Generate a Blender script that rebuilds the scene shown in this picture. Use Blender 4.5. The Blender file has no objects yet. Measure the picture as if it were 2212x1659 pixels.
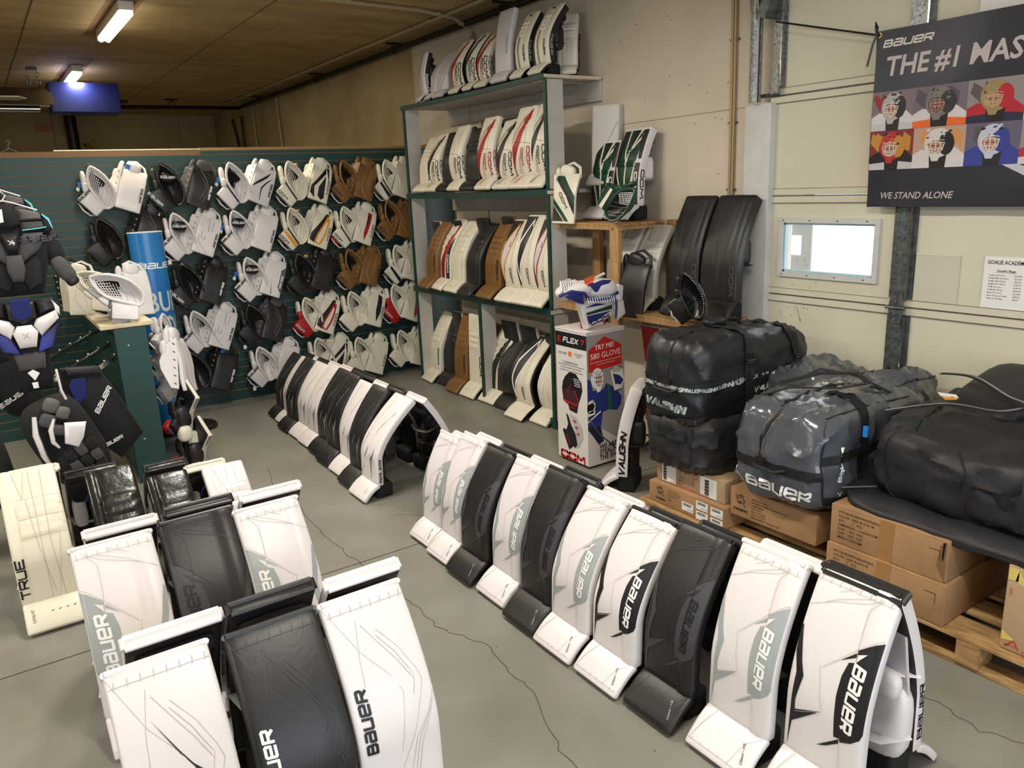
import bpy, math, random
from mathutils import Vector, Matrix, noise
from mathutils.geometry import tessellate_polygon
random.seed(7)
PI = math.pi
SC = bpy.context.scene
COL = SC.collection

# ------------------------------------------------------------------ camera
cam_d = bpy.data.cameras.new('camera'); cam = bpy.data.objects.new('camera', cam_d); COL.objects.link(cam)
Rt = Vector((.82313585, -.5662414, -.04263855)); Dn = Vector((-.17613087, -.18320991, -.96716702)); Fw = Vector((.53983821, .80361981, -.25053923))
m = Matrix.Identity(4)
for i in range(3):
    m[i][0] = Rt[i]; m[i][1] = -Dn[i]; m[i][2] = -Fw[i]
m[2][3] = 2.0
cam.matrix_world = m
cam_d.sensor_width = 36; cam_d.sensor_fit = 'HORIZONTAL'; cam_d.lens = 27.162; cam_d.clip_start = .05; cam_d.clip_end = 80
SC.camera = cam

# ------------------------------------------------------------------ view, world, large lights
SC.view_settings.view_transform = 'Standard'; SC.view_settings.look = 'None'
SC.view_settings.gamma = 1; SC.view_settings.use_curve_mapping = False
SC.view_settings.exposure = 0.42
w = bpy.data.worlds.new('world'); SC.world = w; w.use_nodes = True
wn = w.node_tree.nodes; bg = wn['Background']
sky = wn.new('ShaderNodeTexSky'); sky.sky_type = 'HOSEK_WILKIE'; sky.turbidity = 4; sky.sun_direction = Vector((.3, -.5, .8)).normalized()
w.node_tree.links.new(sky.outputs[0], bg.inputs[0]); bg.inputs[1].default_value = 1.0

def area(name, loc, rot, sx, sy, power, color):
    l = bpy.data.lights.new(name, 'AREA'); l.shape = 'RECTANGLE'; l.size = sx; l.size_y = sy; l.energy = power; l.color = color
    o = bpy.data.objects.new(name, l); COL.objects.link(o); o.location = loc; o.rotation_euler = rot
    return o
# daylight through the open front of the shop, behind the camera
area('daylight_front', (1.2, -3.3, 1.75), (-PI/2, 0, PI), 4.6, 2.3, 120, (.80, .88, 1.0))
area('cool_side_area', (-5.2, 1.0, 1.9), (PI/2, 0, -PI/2), 3.0, 1.6, 30, (.85, .91, 1.0))  # pale blue area lamp before the closed left wall, facing the room
CEIL = 3.552
TUBES = [(1.33, 7.93), (1.33, 11.4), (1.33, 4.3), (1.33, .8), (-2.3, 7.9), (-2.3, 4.3), (-2.3, .8), (-2.3, 11.4)]
for (x, y) in TUBES:
    near = y < 6
    area('tube_light', (x, y, CEIL-.14), (0, 0, 0), .14, 1.2, 62 if near else 42, (1.0, .95, .86) if near else (1.0, .86, .62))

# ------------------------------------------------------------------ materials
MATS = {}
def lin(c):
    return tuple((x/12.92 if x <= .04045 else ((x+.055)/1.055)**2.4) for x in c)
def mat(name, rgb, rough=.5, metal=0, bump=0, bscale=40, var=0, vscale=3, emit=None, estr=0, coat=0, spec=.5, bdist=.002, rgb2=None, stretch=None, alpha=1, trans=0):
    if name in MATS: return MATS[name]
    M = bpy.data.materials.new(name); M.use_nodes = True; nt = M.node_tree; b = nt.nodes['Principled BSDF']
    c = lin([v/255 for v in rgb]) + (1,)
    b.inputs['Base Color'].default_value = c; b.inputs['Roughness'].default_value = rough; b.inputs['Metallic'].default_value = metal
    b.inputs['Specular IOR Level'].default_value = spec
    if coat: b.inputs['Coat Weight'].default_value = coat; b.inputs['Coat Roughness'].default_value = .15
    if trans: b.inputs['Transmission Weight'].default_value = trans
    if alpha < 1: b.inputs['Alpha'].default_value = alpha
    if emit: b.inputs['Emission Color'].default_value = lin([v/255 for v in emit]) + (1,); b.inputs['Emission Strength'].default_value = estr
    if bump or var:
        tc = nt.nodes.new('ShaderNodeTexCoord'); src = tc.outputs['Object']
        if stretch:
            mp = nt.nodes.new('ShaderNodeMapping'); mp.inputs['Scale'].default_value = stretch
            nt.links.new(src, mp.inputs[0]); src = mp.outputs[0]
    if var:
        n = nt.nodes.new('ShaderNodeTexNoise'); n.inputs['Scale'].default_value = vscale; n.inputs['Detail'].default_value = 6
        nt.links.new(src, n.inputs['Vector'])
        r = nt.nodes.new('ShaderNodeValToRGB'); r.color_ramp.elements[0].position = .32; r.color_ramp.elements[1].position = .7
        c2 = lin([v/255 for v in (rgb2 or [max(0, q*(1-var)) for q in rgb])]) + (1,)
        r.color_ramp.elements[0].color = c2; r.color_ramp.elements[1].color = c
        nt.links.new(n.outputs['Fac'], r.inputs[0]); nt.links.new(r.outputs[0], b.inputs['Base Color'])
    if bump:
        n = nt.nodes.new('ShaderNodeTexNoise'); n.inputs['Scale'].default_value = bscale; n.inputs['Detail'].default_value = 3
        nt.links.new(src, n.inputs['Vector'])
        bp = nt.nodes.new('ShaderNodeBump'); bp.inputs['Strength'].default_value = bump; bp.inputs['Distance'].default_value = bdist
        nt.links.new(n.outputs['Fac'], bp.inputs['Height']); nt.links.new(bp.outputs[0], b.inputs['Normal'])
    MATS[name] = M
    return M
WH = mat('white_leather', (224, 218, 217), .38, bump=.25, bscale=60)
CR = mat('cream_leather', (224, 218, 200), .4, bump=.3, bscale=50)
BK = mat('black_leather', (30, 28, 28), .42, bump=.3, bscale=60)
BG = mat('black_gloss_leather', (26, 24, 23), .28, bump=.6, bscale=22, bdist=.006)
DG = mat('charcoal_print', (58, 57, 62), .45)
GY = mat('grey_print', (158, 164, 164), .4)
LG = mat('light_grey_leather', (205, 201, 205), .42)
PG = mat('pale_grey_leather', (196, 192, 184), .42)
INK = mat('black_ink', (16, 14, 20), .5)
WINK = mat('white_ink', (240, 240, 238), .5)
SEAM = mat('seam_thread', (186, 180, 177), .7)
SEAMD = mat('dark_seam_thread', (70, 66, 64), .7)
SEAML = mat('pale_seam_thread', (184, 174, 152), .7)
RD = mat('red_leather', (168, 22, 30), .4, bump=.2, bscale=60)
TN = mat('tan_leather', (132, 92, 44), .42, bump=.3, bscale=50, var=.12, vscale=6)
YL = mat('gold_leather', (224, 148, 24), .42)
GN = mat('green_leather', (18, 62, 44), .4, bump=.25, bscale=50)
BL = mat('blue_leather', (34, 44, 112), .4)
NY = mat('navy_lining', (18, 30, 96), .85)
FB = mat('black_fabric', (20, 20, 22), .85, bump=.4, bscale=300, bdist=.001)
FG = mat('grey_fabric', (70, 68, 68), .8, bump=.3, bscale=200)
FC = mat('chest_grey_fabric', (92, 88, 86), .75, bump=.3, bscale=120)
TQ = mat('turquoise_piping', (96, 190, 200), .5)
BT = mat('blue_tag', (24, 110, 190), .5)
PAPER = mat('paper_label', (232, 230, 226), .6)
CH = mat('chrome', (200, 200, 200), .18, 1)
GV = mat('galvanised_steel', (158, 160, 160), .42, .85, var=.35, vscale=60)
GVD = mat('dull_galvanised_steel', (120, 124, 124), .5, .8, var=.3, vscale=30)
IRON = mat('black_iron', (36, 30, 24), .5, .4)
GRN = mat('green_laminate', (26, 66, 62), .45, var=.12, vscale=2)
GRP = mat('green_painted_edge', (24, 68, 60), .5, var=.3, vscale=25)
MDF = mat('bare_mdf_groove', (128, 98, 68), .8)
WOODT = mat('raw_wood_trim', (176, 142, 92), .6, var=.2, vscale=4, stretch=(1, 12, 12))
PINE = mat('pine', (184, 146, 98), .5, var=.28, vscale=5, stretch=(9, 9, 1.2), rgb2=(152, 112, 66))
PALW = mat('pallet_wood', (196, 160, 108), .75, var=.35, vscale=5, stretch=(8, 1.5, 8), rgb2=(138, 100, 58))
PLY = mat('plywood', (222, 208, 176), .55, var=.14, vscale=4, stretch=(2, 14, 4))
WPNT = mat('white_painted_board', (206, 204, 200), .5, var=.06, vscale=8)
WSHF = mat('white_shelf_paint', (196, 190, 180), .55, var=.08, vscale=5)
CARD = mat('cardboard', (172, 132, 90), .8, var=.14, vscale=5, bump=.15, bscale=30)
CARD2 = mat('pale_cardboard', (186, 158, 122), .8, var=.1, vscale=5)
TAPE = mat('packing_tape', (160, 118, 76), .22)
CINK = mat('carton_print', (48, 34, 26), .8)
RINK = mat('red_print', (196, 32, 28), .5)
VIN = mat('grey_vinyl', (80, 83, 90), .2, bump=.35, bscale=9, bdist=.02, coat=.3)
NYL = mat('black_nylon', (28, 29, 33), .42, bump=.4, bscale=10, bdist=.015)
NYM = mat('matte_black_nylon', (34, 34, 37), .55, bump=.3, bscale=9, bdist=.015)
WEB = mat('black_webbing', (17, 17, 19), .7, bump=.5, bscale=260, bdist=.001)
REFL = mat('reflective_tape', (120, 122, 124), .4)
ORG = mat('orange_tag', (236, 96, 34), .5)
DVOID = mat('dark_inner', (12, 12, 13), .9)

# ------------------------------------------------------------------ mesh builder
def setp(o, label=None, cat=None, group=None, kind=None):
    if label: o['label'] = label
    if cat: o['category'] = cat
    if group: o['group'] = group
    if kind: o['kind'] = kind
    return o
class MB:
    def __init__(s): s.v = []; s.f = []; s.m = []; s.ms = []; s.fl = []
    def mi(s, mt):
        if mt not in s.ms: s.ms.append(mt)
        return s.ms.index(mt)
    def add(s, vs, fs, mt, flat=False):
        k = len(s.v); s.v += [tuple(p) for p in vs]; i = s.mi(mt)
        for f in fs: s.f.append([a+k for a in f]); s.m.append(i); s.fl.append(flat)
    def build(s, name, parent=None, sharp=38, loc=None):
        me = bpy.data.meshes.new(name); me.from_pydata(s.v, [], s.f)
        for mt in s.ms: me.materials.append(mt)
        me.polygons.foreach_set('material_index', s.m)
        me.polygons.foreach_set('use_smooth', [not a for a in s.fl])
        me.update()
        if sharp: me.set_sharp_from_angle(angle=math.radians(sharp))
        o = bpy.data.objects.new(name, me); COL.objects.link(o)
        if parent is not None: o.parent = parent
        if loc: o.location = loc
        return o
    def box(s, c, d, mt, rot=None, r=0):
        hx, hy, hz = d[0]/2, d[1]/2, d[2]/2
        if r <= 0:
            vs = [Vector((x, y, z)) for x in (-hx, hx) for y in (-hy, hy) for z in (-hz, hz)]
            fs = [(0, 1, 3, 2), (4, 6, 7, 5), (0, 4, 5, 1), (2, 3, 7, 6), (0, 2, 6, 4), (1, 5, 7, 3)]
        else:
            r = min(r, hx*.99, hy*.99, hz*.99); vs = []; fs = []; ix = {}
            A = [-1, -.75, -.0001, .0001, .75, 1]
            # rounded box from a 4-step lattice
            g = lambda h, t: (math.copysign(h-r, t))
            N = 6; par = [(-1, -1), (-1, -.55), (-1, 0), (1, 0), (1, .55), (1, 1)]
            def P(i, j, k):
                key = (i, j, k)
                if key in ix: return ix[key]
                n = Vector((par[i][1], par[j][1], par[k][1])); base = Vector((par[i][0]*(hx-r), par[j][0]*(hy-r), par[k][0]*(hz-r)))
                n = n.normalized()*r if n.length > 0 else n
                ix[key] = len(vs); vs.append(base+n); return ix[key]
            for a in range(N-1):
                for b in range(N-1):
                    fs += [(P(a, b, 0), P(a, b+1, 0), P(a+1, b+1, 0), P(a+1, b, 0)), (P(a, b, 5), P(a+1, b, 5), P(a+1, b+1, 5), P(a, b+1, 5)),
                           (P(a, 0, b), P(a+1, 0, b), P(a+1, 0, b+1), P(a, 0, b+1)), (P(a, 5, b), P(a, 5, b+1), P(a+1, 5, b+1), P(a+1, 5, b)),
                           (P(0, a, b), P(0, a, b+1), P(0, a+1, b+1), P(0, a+1, b)), (P(5, a, b), P(5, a+1, b), P(5, a+1, b+1), P(5, a, b+1))]
        if rot is not None: vs = [rot @ v for v in vs]
        c = Vector(c); s.add([v+c for v in vs], fs, mt)
    def puff(s, c, d, mt, rot=None, e=3.0, n=7):
        vs = []; fs = []; ix = {}
        L = [math.tan(t*PI/4*.98) for t in [(-1+2*i/n) for i in range(n+1)]]
        def P(i, j, k):
            if (i, j, k) in ix: return ix[(i, j, k)]
            x, y, z = L[i], L[j], L[k]; q = (abs(x)**e+abs(y)**e+abs(z)**e)**(1/e)
            ix[(i, j, k)] = len(vs); vs.append(Vector((x/q*d[0]/2, y/q*d[1]/2, z/q*d[2]/2))); return ix[(i, j, k)]
        for a in range(n):
            for b in range(n):
                fs += [(P(a, b, 0), P(a, b+1, 0), P(a+1, b+1, 0), P(a+1, b, 0)), (P(a, b, n), P(a+1, b, n), P(a+1, b+1, n), P(a, b+1, n)),
                       (P(a, 0, b), P(a+1, 0, b), P(a+1, 0, b+1), P(a, 0, b+1)), (P(a, n, b), P(a, n, b+1), P(a+1, n, b+1), P(a+1, n, b)),
                       (P(0, a, b), P(0, a, b+1), P(0, a+1, b+1), P(0, a+1, b)), (P(n, a, b), P(n, a+1, b), P(n, a+1, b+1), P(n, a, b+1))]
        if rot is not None: vs = [rot @ v for v in vs]
        c = Vector(c); s.add([v+c for v in vs], fs, mt)
    def tube(s, pts, r, mt, n=8, closed=False, flatten=1.0):
        pts = [Vector(p) for p in pts]; N = len(pts); vs = []; fs = []; up0 = None
        for i, p in enumerate(pts):
            a = pts[(i-1) % N] if (closed or i > 0) else p; b = pts[(i+1) % N] if (closed or i < N-1) else p
            t = (b-a).normalized()
            if up0 is None:
                up0 = Vector((0, 0, 1)) if abs(t.z) < .9 else Vector((1, 0, 0))
            x = t.cross(up0)
            if x.length < 1e-6: x = t.cross(Vector((0, 1, .1)))
            x.normalize(); y = x.cross(t).normalized(); up0 = y
            rr = r[i] if isinstance(r, (list, tuple)) else r
            for k in range(n):
                q = 2*PI*k/n; vs.append(p+x*math.cos(q)*rr+y*math.sin(q)*rr*flatten)
        for i in range(N if closed else N-1):
            for k in range(n):
                j = (i+1) % N; fs.append((i*n+k, i*n+(k+1) % n, j*n+(k+1) % n, j*n+k))
        if not closed: fs.append(tuple(range(n))[::-1]); fs.append(tuple((N-1)*n+k for k in range(n)))
        s.add(vs, fs, mt)
    def plate(s, poly, y, t, mt, dome=.004, r=.006, M=None):
        """thick padded plate: polygon in local x,z, front towards -y"""
        n = len(poly); ar = 0
        for i in range(n):
            a = poly[i]; b = poly[(i+1) % n]; ar += a[0]*b[1]-b[0]*a[1]
        if ar < 0: poly = poly[::-1]
        cx = sum(p[0] for p in poly)/n; cz = sum(p[1] for p in poly)/n
        size = max(max(abs(p[0]-cx), abs(p[1]-cz)) for p in poly)
        def ring(k, yy): return [Vector((cx+(p[0]-cx)*k, yy, cz+(p[1]-cz)*k)) for p in poly]
        k1 = 1-r/size; k2 = .6
        R = [ring(k1, y+t/2), ring(1, y+t/2-r), ring(1, y-t/2+r), ring(k1, y-t/2), ring(k2, y-t/2-dome*.7)]
        vs = [p for q in R for p in q]; fs = []
        for i in range(4):
            for k in range(n): fs.append((i*n+k, i*n+(k+1) % n, (i+1)*n+(k+1) % n, (i+1)*n+k))
        vs.append(Vector((cx, y-t/2-dome, cz))); c = len(vs)-1
        for k in range(n): fs.append((4*n+k, 4*n+(k+1) % n, c))
        vs.append(Vector((cx, y+t/2, cz))); c = len(vs)-1
        for k in range(n): fs.append(((k+1) % n, k, c))
        if M is not None: vs = [M @ v for v in vs]
        s.add(vs, fs, mt)
    def flat(s, polys, fn, mt):
        for p in polys: s.add([fn(a, b) for a, b in p], [tuple(range(len(p)))], mt, True)

# ------------------------------------------------------------------ 2-D drawing: everything ends as convex polygons
def tris(poly):
    idx = tessellate_polygon([[Vector((p[0], p[1], 0)) for p in poly]])
    return [[poly[i] for i in t] for t in idx]
def clip1(p, ax, val, keep):
    out = []
    for i in range(len(p)):
        a = p[i]; b = p[(i+1) % len(p)]
        da = (a[ax]-val)*keep; db = (b[ax]-val)*keep
        if da >= 0: out.append(a)
        if da*db < 0:
            t = da/(da-db); out.append((a[0]+(b[0]-a[0])*t, a[1]+(b[1]-a[1])*t))
    return out
def conform(polys, us, vs, lim=None):
    res = []
    for p in polys:
        if lim:
            for ax, val, k in ((0, lim[0], 1), (0, lim[1], -1), (1, lim[2], 1), (1, lim[3], -1)):
                p = clip1(p, ax, val, k)
                if len(p) < 3: break
        if len(p) < 3: continue
        stack = [p]
        for ax, br in ((0, us), (1, vs)):
            nxt = []
            for q in stack:
                lo = min(a[ax] for a in q); hi = max(a[ax] for a in q); cur = q
                for b in br:
                    if lo+1e-7 < b < hi-1e-7:
                        l = clip1(cur, ax, b, -1); cur = clip1(cur, ax, b, 1)
                        if len(l) > 2: nxt.append(l)
                        if len(cur) < 3: break
                if len(cur) > 2: nxt.append(cur)
            stack = nxt
        res += stack
    return res
def line2(pts, w):
    out = []
    for a, b in zip(pts, pts[1:]):
        dx, dy = b[0]-a[0], b[1]-a[1]; L = math.hypot(dx, dy)
        if L < 1e-9: continue
        nx, ny = -dy/L*w/2, dx/L*w/2; ex, ey = dx/L*w*.3, dy/L*w*.3
        out.append([(a[0]-ex+nx, a[1]-ey+ny), (a[0]-ex-nx, a[1]-ey-ny), (b[0]+ex-nx, b[1]+ey-ny), (b[0]+ex+nx, b[1]+ey+ny)])
    return out
def ell(cx, cy, rx, ry, n=20, a0=0, a1=2*PI):
    return [(cx+rx*math.cos(a0+(a1-a0)*i/n), cy+ry*math.sin(a0+(a1-a0)*i/n)) for i in range(n if abs(a1-a0) > 6.28 else n+1)]
GLY = {
 'B': [[(0, 0), (0, 1), (.86, 1), (.95, .88), (.95, .62), (.85, .52), (0, .52)], [(.85, .52), (1, .42), (1, .12), (.9, 0), (0, 0)]],
 'a': [[(.05, 1), (.86, 1), (1, .86), (1, 0), (.05, 0), (0, .05), (0, .48), (.05, .53), (1, .53)]],
 'U': [[(0, 1), (0, .1), (.1, 0), (1, 0), (1, 1)]],
 'e': [[(1, 0), (.1, 0), (0, .1), (0, .9), (.1, 1), (.9, 1), (1, .9), (1, .48), (0, .48)]],
 'R': [[(0, 0), (0, 1), (.9, 1), (1, .9), (1, .55), (.9, .46), (.1, .46)], [(.5, .46), (1, 0)]],
 'C': [[(1, .7), (1, .9), (.88, 1), (.15, 1), (0, .85), (0, .15), (.15, 0), (.88, 0), (1, .1), (1, .3)]],
 'M': [[(0, 0), (.1, 1), (.5, .4), (.9, 1), (1, 0)]], 'V': [[(0, 1), (.4, 0), (1, 1)]], 'A': [[(0, 0), (.5, 1), (1, 0)], [(.2, .35), (.8, .35)]],
 'G': [[(1, .8), (.88, 1), (.15, 1), (0, .85), (0, .15), (.15, 0), (1, 0), (1, .5), (.55, .5)]], 'H': [[(0, 0), (0, 1)], [(1, 0), (1, 1)], [(0, .5), (1, .5)]],
 'N': [[(0, 0), (0, 1), (1, 0), (1, 1)]], 'T': [[(0, 1), (1, 1)], [(.5, 1), (.5, 0)]], 'E': [[(1, 1), (0, 1), (0, 0), (1, 0)], [(0, .5), (.85, .5)]],
 'F': [[(1, 1), (0, 1), (0, 0)], [(0, .5), (.8, .5)]], 'L': [[(0, 1), (0, 0), (1, 0)]], 'X': [[(0, 0), (1, 1)], [(0, 1), (1, 0)]], '7': [[(0, 1), (1, 1), (.4, 0)]],
 'S': [[(1, 1), (0, 1), (0, .52), (1, .48), (1, 0), (0, 0)]], 'P': [[(0, 0), (0, 1), (1, 1), (1, .45), (0, .45)]], 'O': [[(0, 0), (0, 1), (1, 1), (1, 0), (0, 0)]],
 'W': [[(0, 1), (.22, 0), (.5, .8), (.78, 0), (1, 1)]], 'D': [[(0, 0), (0, 1), (.8, 1), (1, .8), (1, .2), (.8, 0), (0, 0)]], 'K': [[(0, 0), (0, 1)], [(0, .5), (1, 1)], [(.2, .55), (1, 0)]],
 'I': [[(.5, 0), (.5, 1)]], '-': [[(.1, .5), (.9, .5)]], 'b': [[(0, 1), (0, 0), (1, 0), (1, .55), (0, .55)]], 'o': [[(0, 0), (0, .7), (1, .7), (1, 0), (0, 0)]], 'k': [[(0, 0), (0, 1)], [(0, .4), (1, .8)], [(.2, .45), (1, 0)]],
 'Y': [[(0, 1), (.5, .5), (1, 1)], [(.5, .5), (.5, 0)]], '!': [[(.5, 1), (.5, .35)], [(.5, .12), (.5, 0)]],
}
def stroke(text, h, wd=1.0, th=.2, gap=.42, slant=0.0):
    """blocky logo lettering as convex quads, origin at its centre"""
    out = []; x = 0
    for ch in text:
        if ch == ' ': x += h*.7; continue
        g = GLY.get(ch)
        if g is None: continue
        W = h*wd*(.3 if ch in 'I!' else 1.0)*(1.25 if ch in 'MW' else 1)
        for pl in g:
            pts = [((x+a*W), th*h/2+b*(h*(1-th))) for a, b in pl]
            out += line2(pts, th*h)
        x += W+gap*h*.9
    tot = x-gap*h*.9
    return [[(a-tot/2+slant*(b-h/2), b-h/2) for a, b in q] for q in out]
_bf = {}
def btext(text, h, bold=0.0, slant=0.0, sx=1.0, align='CENTER', spacing=1.0):
    """ordinary lettering with the built-in font, h = capital height"""
    key = (text, bold, slant, align, spacing)
    if key not in _bf:
        c = bpy.data.curves.new('t', 'FONT'); c.body = text; c.size = 1; c.offset = bold; c.shear = slant; c.resolution_u = 2; c.space_character = spacing
        c.fill_mode = 'FRONT' if hasattr(c, 'fill_mode') else c.fill_mode; c.align_x = align
        o = bpy.data.objects.new('t', c); COL.objects.link(o)
        dg = bpy.context.evaluated_depsgraph_get(); dg.update(); me = o.evaluated_get(dg).to_mesh()
        ps = []
        for p in me.polygons:
            q = [(me.vertices[i].co.x, me.vertices[i].co.y) for i in p.vertices]
            if abs(p.normal.z) > .5: ps += ([q] if len(q) <= 4 else tris(q))
        o.evaluated_get(dg).to_mesh_clear(); bpy.data.objects.remove(o); bpy.data.curves.remove(c)
        _bf[key] = ps
    k = h/.70
    return [[(a*k*sx, b*k-(h/2)) for a, b in q] for q in _bf[key]]
def place(polys, cx, cy, rot=0.0, sx=1.0, sy=1.0):
    c, s = math.cos(rot), math.sin(rot)
    return [[(cx+(a*c-b*s)*sx, cy+(a*s+b*c)*sy) for a, b in q] for q in polys]

def empty(name, loc, rz=0.0, label=None, cat=None, group=None):
    o = bpy.data.objects.new(name, None); COL.objects.link(o); o.location = loc; o.rotation_euler = (0, 0, rz); o.empty_display_size = .1
    return setp(o, label, cat, group)
def struct(name, mb, sharp=38):
    return setp(mb.build(name, sharp=sharp), kind='structure')

# ------------------------------------------------------------------ curved padded slab (leg pads, blocker boards)
class Slab:
    def __init__(s, P, w, t, r=.012, dm=None, ex=(), nv=26, vex=(), taper=None):
        s.P, s.w, s.t, s.r, s.dm = P, w, t, r, dm; s.taper = taper
        k = r/(w/2)
        s.us = sorted(set([round(q, 4) for q in [-1, -1+k*.12, -1+k*.45, -1+k, -.75, -.5, -.25, 0, .25, .5, .75, 1-k, 1-k*.45, 1-k*.12, 1]+list(ex)]))
        s.vs = sorted(set([round(i/nv, 4) for i in range(nv+1)]+[round(q, 4) for q in vex]))
        s.L = sum(math.dist(P(a), P(b)) for a, b in zip(s.vs, s.vs[1:]))
    def fr(s, v):
        a = s.P(max(0, v-.01)); b = s.P(min(1, v+.01)); T = Vector((0, b[0]-a[0], b[1]-a[1])).normalized(); p = s.P(v)
        return Vector((0, p[0], p[1])), T, Vector((0, T.z, -T.y))
    def hw(s, v): return s.w/2*(s.taper(v) if s.taper else 1)
    def surf(s, u, v, off=0.0):
        p, T, N = s.fr(v); e = (1-abs(u))*s.w/2; d = 0
        if e < s.r: d = s.r-math.sqrt(max(0, s.r**2-(s.r-e)**2))
        elif s.dm: d = -s.dm(u, v)*min(1, (e-s.r)/.012)
        q = p+N*(d-off); q.x = u*s.hw(v); return q
    def side(s, sg, a, v, off=.001):
        p, T, N = s.fr(v); q = p+N*(s.r+(s.t-2*s.r)*a); q.x = sg*(s.hw(v)+off); return q
    def mesh(s, mb, mt, side=None, back=None):
        rings = []; n = None; vl = [(v, 0, 0) for v in s.vs]
        r = s.r; caps = [(0, -r*.7, r*.3), (0, -r, r*.9)]
        vl = [(0, -r, r*.9), (0, -r*.7, r*.3)]+vl+[(1, r*.7, r*.3), (1, r, r*.9)]
        for v, sh, ins in vl:
            p, T, N = s.fr(v); R = []
            for u in s.us:
                q = s.surf(u, v); R.append(((q.x), (q-p).dot(N)))
            h = s.hw(v); k = s.r
            R += [(h, s.t-k), (h-k*.3, s.t-k*.3), (h-k, s.t), (-h+k, s.t), (-h+k*.3, s.t-k*.3), (-h, s.t-k)]
            if ins:
                R = [(max(-h+ins, min(h-ins, x)), s.t/2+(d-s.t/2)*(1-ins*2/s.t)) for x, d in R]
            rings.append([p+T*sh+N*d+Vector((x, 0, 0)) for x, d in R])
        n = len(rings[0]); nu = len(s.us); F = {'f': [], 's': [], 'b': []}
        for i in range(len(rings)-1):
            for k in range(n):
                f = (i*n+k, i*n+(k+1) % n, (i+1)*n+(k+1) % n, (i+1)*n+k)
                F['f' if k < nu-1 else ('b' if nu+1 <= k <= nu+3 else 's')].append(f)
        F['f'].append(tuple(range(n))[::-1]); F['f'].append(tuple((len(rings)-1)*n+k for k in range(n)))
        vs = [p for q in rings for p in q]
        # shared vertices with three materials
        k0 = len(mb.v); mb.v += [tuple(p) for p in vs]
        for key, M_ in (('f', mt), ('s', side or mt), ('b', back or side or mt)):
            i = mb.mi(M_)
            for f in F[key]: mb.f.append([a+k0 for a in f]); mb.m.append(i); mb.fl.append(False)
    def decal(s, mb, polys, mt, off=.0012, lim=None):
        k = s.r/(s.w/2)*.55
        ps = conform(polys, s.us, s.vs, lim or (-1+k*.35, 1-k*.35, 0.0, 1.0))
        mb.flat(ps, lambda a, b: s.surf(a, b, off), mt)
    def sdecal(s, mb, polys, mt, sg, off=.0012):
        ps = conform(polys, [], s.vs, (0.0, 1.0, 0, 1))
        mb.flat(ps, lambda a, b: s.side(sg, a, b, off), mt)

def rolls(v0, v1, n, u0, u1, amp):
    def f(u, v):
        if not (v0 <= v <= v1): return 0
        g = max(0, min(1, (u-u0)/.04+1, (u1-u)/.04+1))
        return amp*abs(math.sin(PI*n*(v-v0)/(v1-v0)))*g
    return f
def groove(u0, dep, wd=.05):
    return lambda u, v: -dep*math.exp(-((u-u0)/wd)**2)
def dsum(*fs): return lambda u, v: .004*(1-u*u)+sum(f(u, v) for f in fs)
def step(u0, h, right=True):
    return lambda u, v: h*max(0, min(1, ((u-u0) if right else (u0-u))/.05+.5))

SV_BAND = [(1.0, .795), (.82, .77), (.5, .715), (.52, .655), (.36, .64), (.28, .565), (.26, .46), (.3, .345), (.33, .235), (.48, .24), (.49, .225), (.76, .255), (.93, .29), (1.0, .34)]
SV_SP1 = [(.48, .7), (.5, .68), (.18, .635), (-.15, .565)]
SV_SP2 = [(.63, .27), (.45, .23), (.46, .21), (.15, .155), (-.07, .13)]
SV_W1 = [(.73, .715), (.53, .695), (.53, .655), (.59, .675)]
SV_LEFT = [(-1.0, .7), (-.93, .57), (-.8, .47), (-.86, .02), (-.77, .18), (-.05, .33), (-.71, .26), (-.72, .315), (-.6, .465), (-.71, .53), (-.93, .715)]
FL_SLASH = [(-.39, .81), (0, .65), (.19, .595), (.48, .525), (.56, .465), (.44, .305), (.32, .305), (.38, .365), (.45, .445), (.4, .51), (.28, .53), (.2, .58), (.09, .62), (.03, .65)]
AX_RED = [(.77, .97), (.25, .905), (.0, .82), (-.03, .76), (-.35, .66), (-.6, .56), (-.71, .5), (-.97, .42), (-1, .2), (-1, 0), (-.86, .005), (-.8, .11), (-.5, .305), (-.07, .505), (.05, .615), (.26, .745), (.64, .825)]

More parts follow.
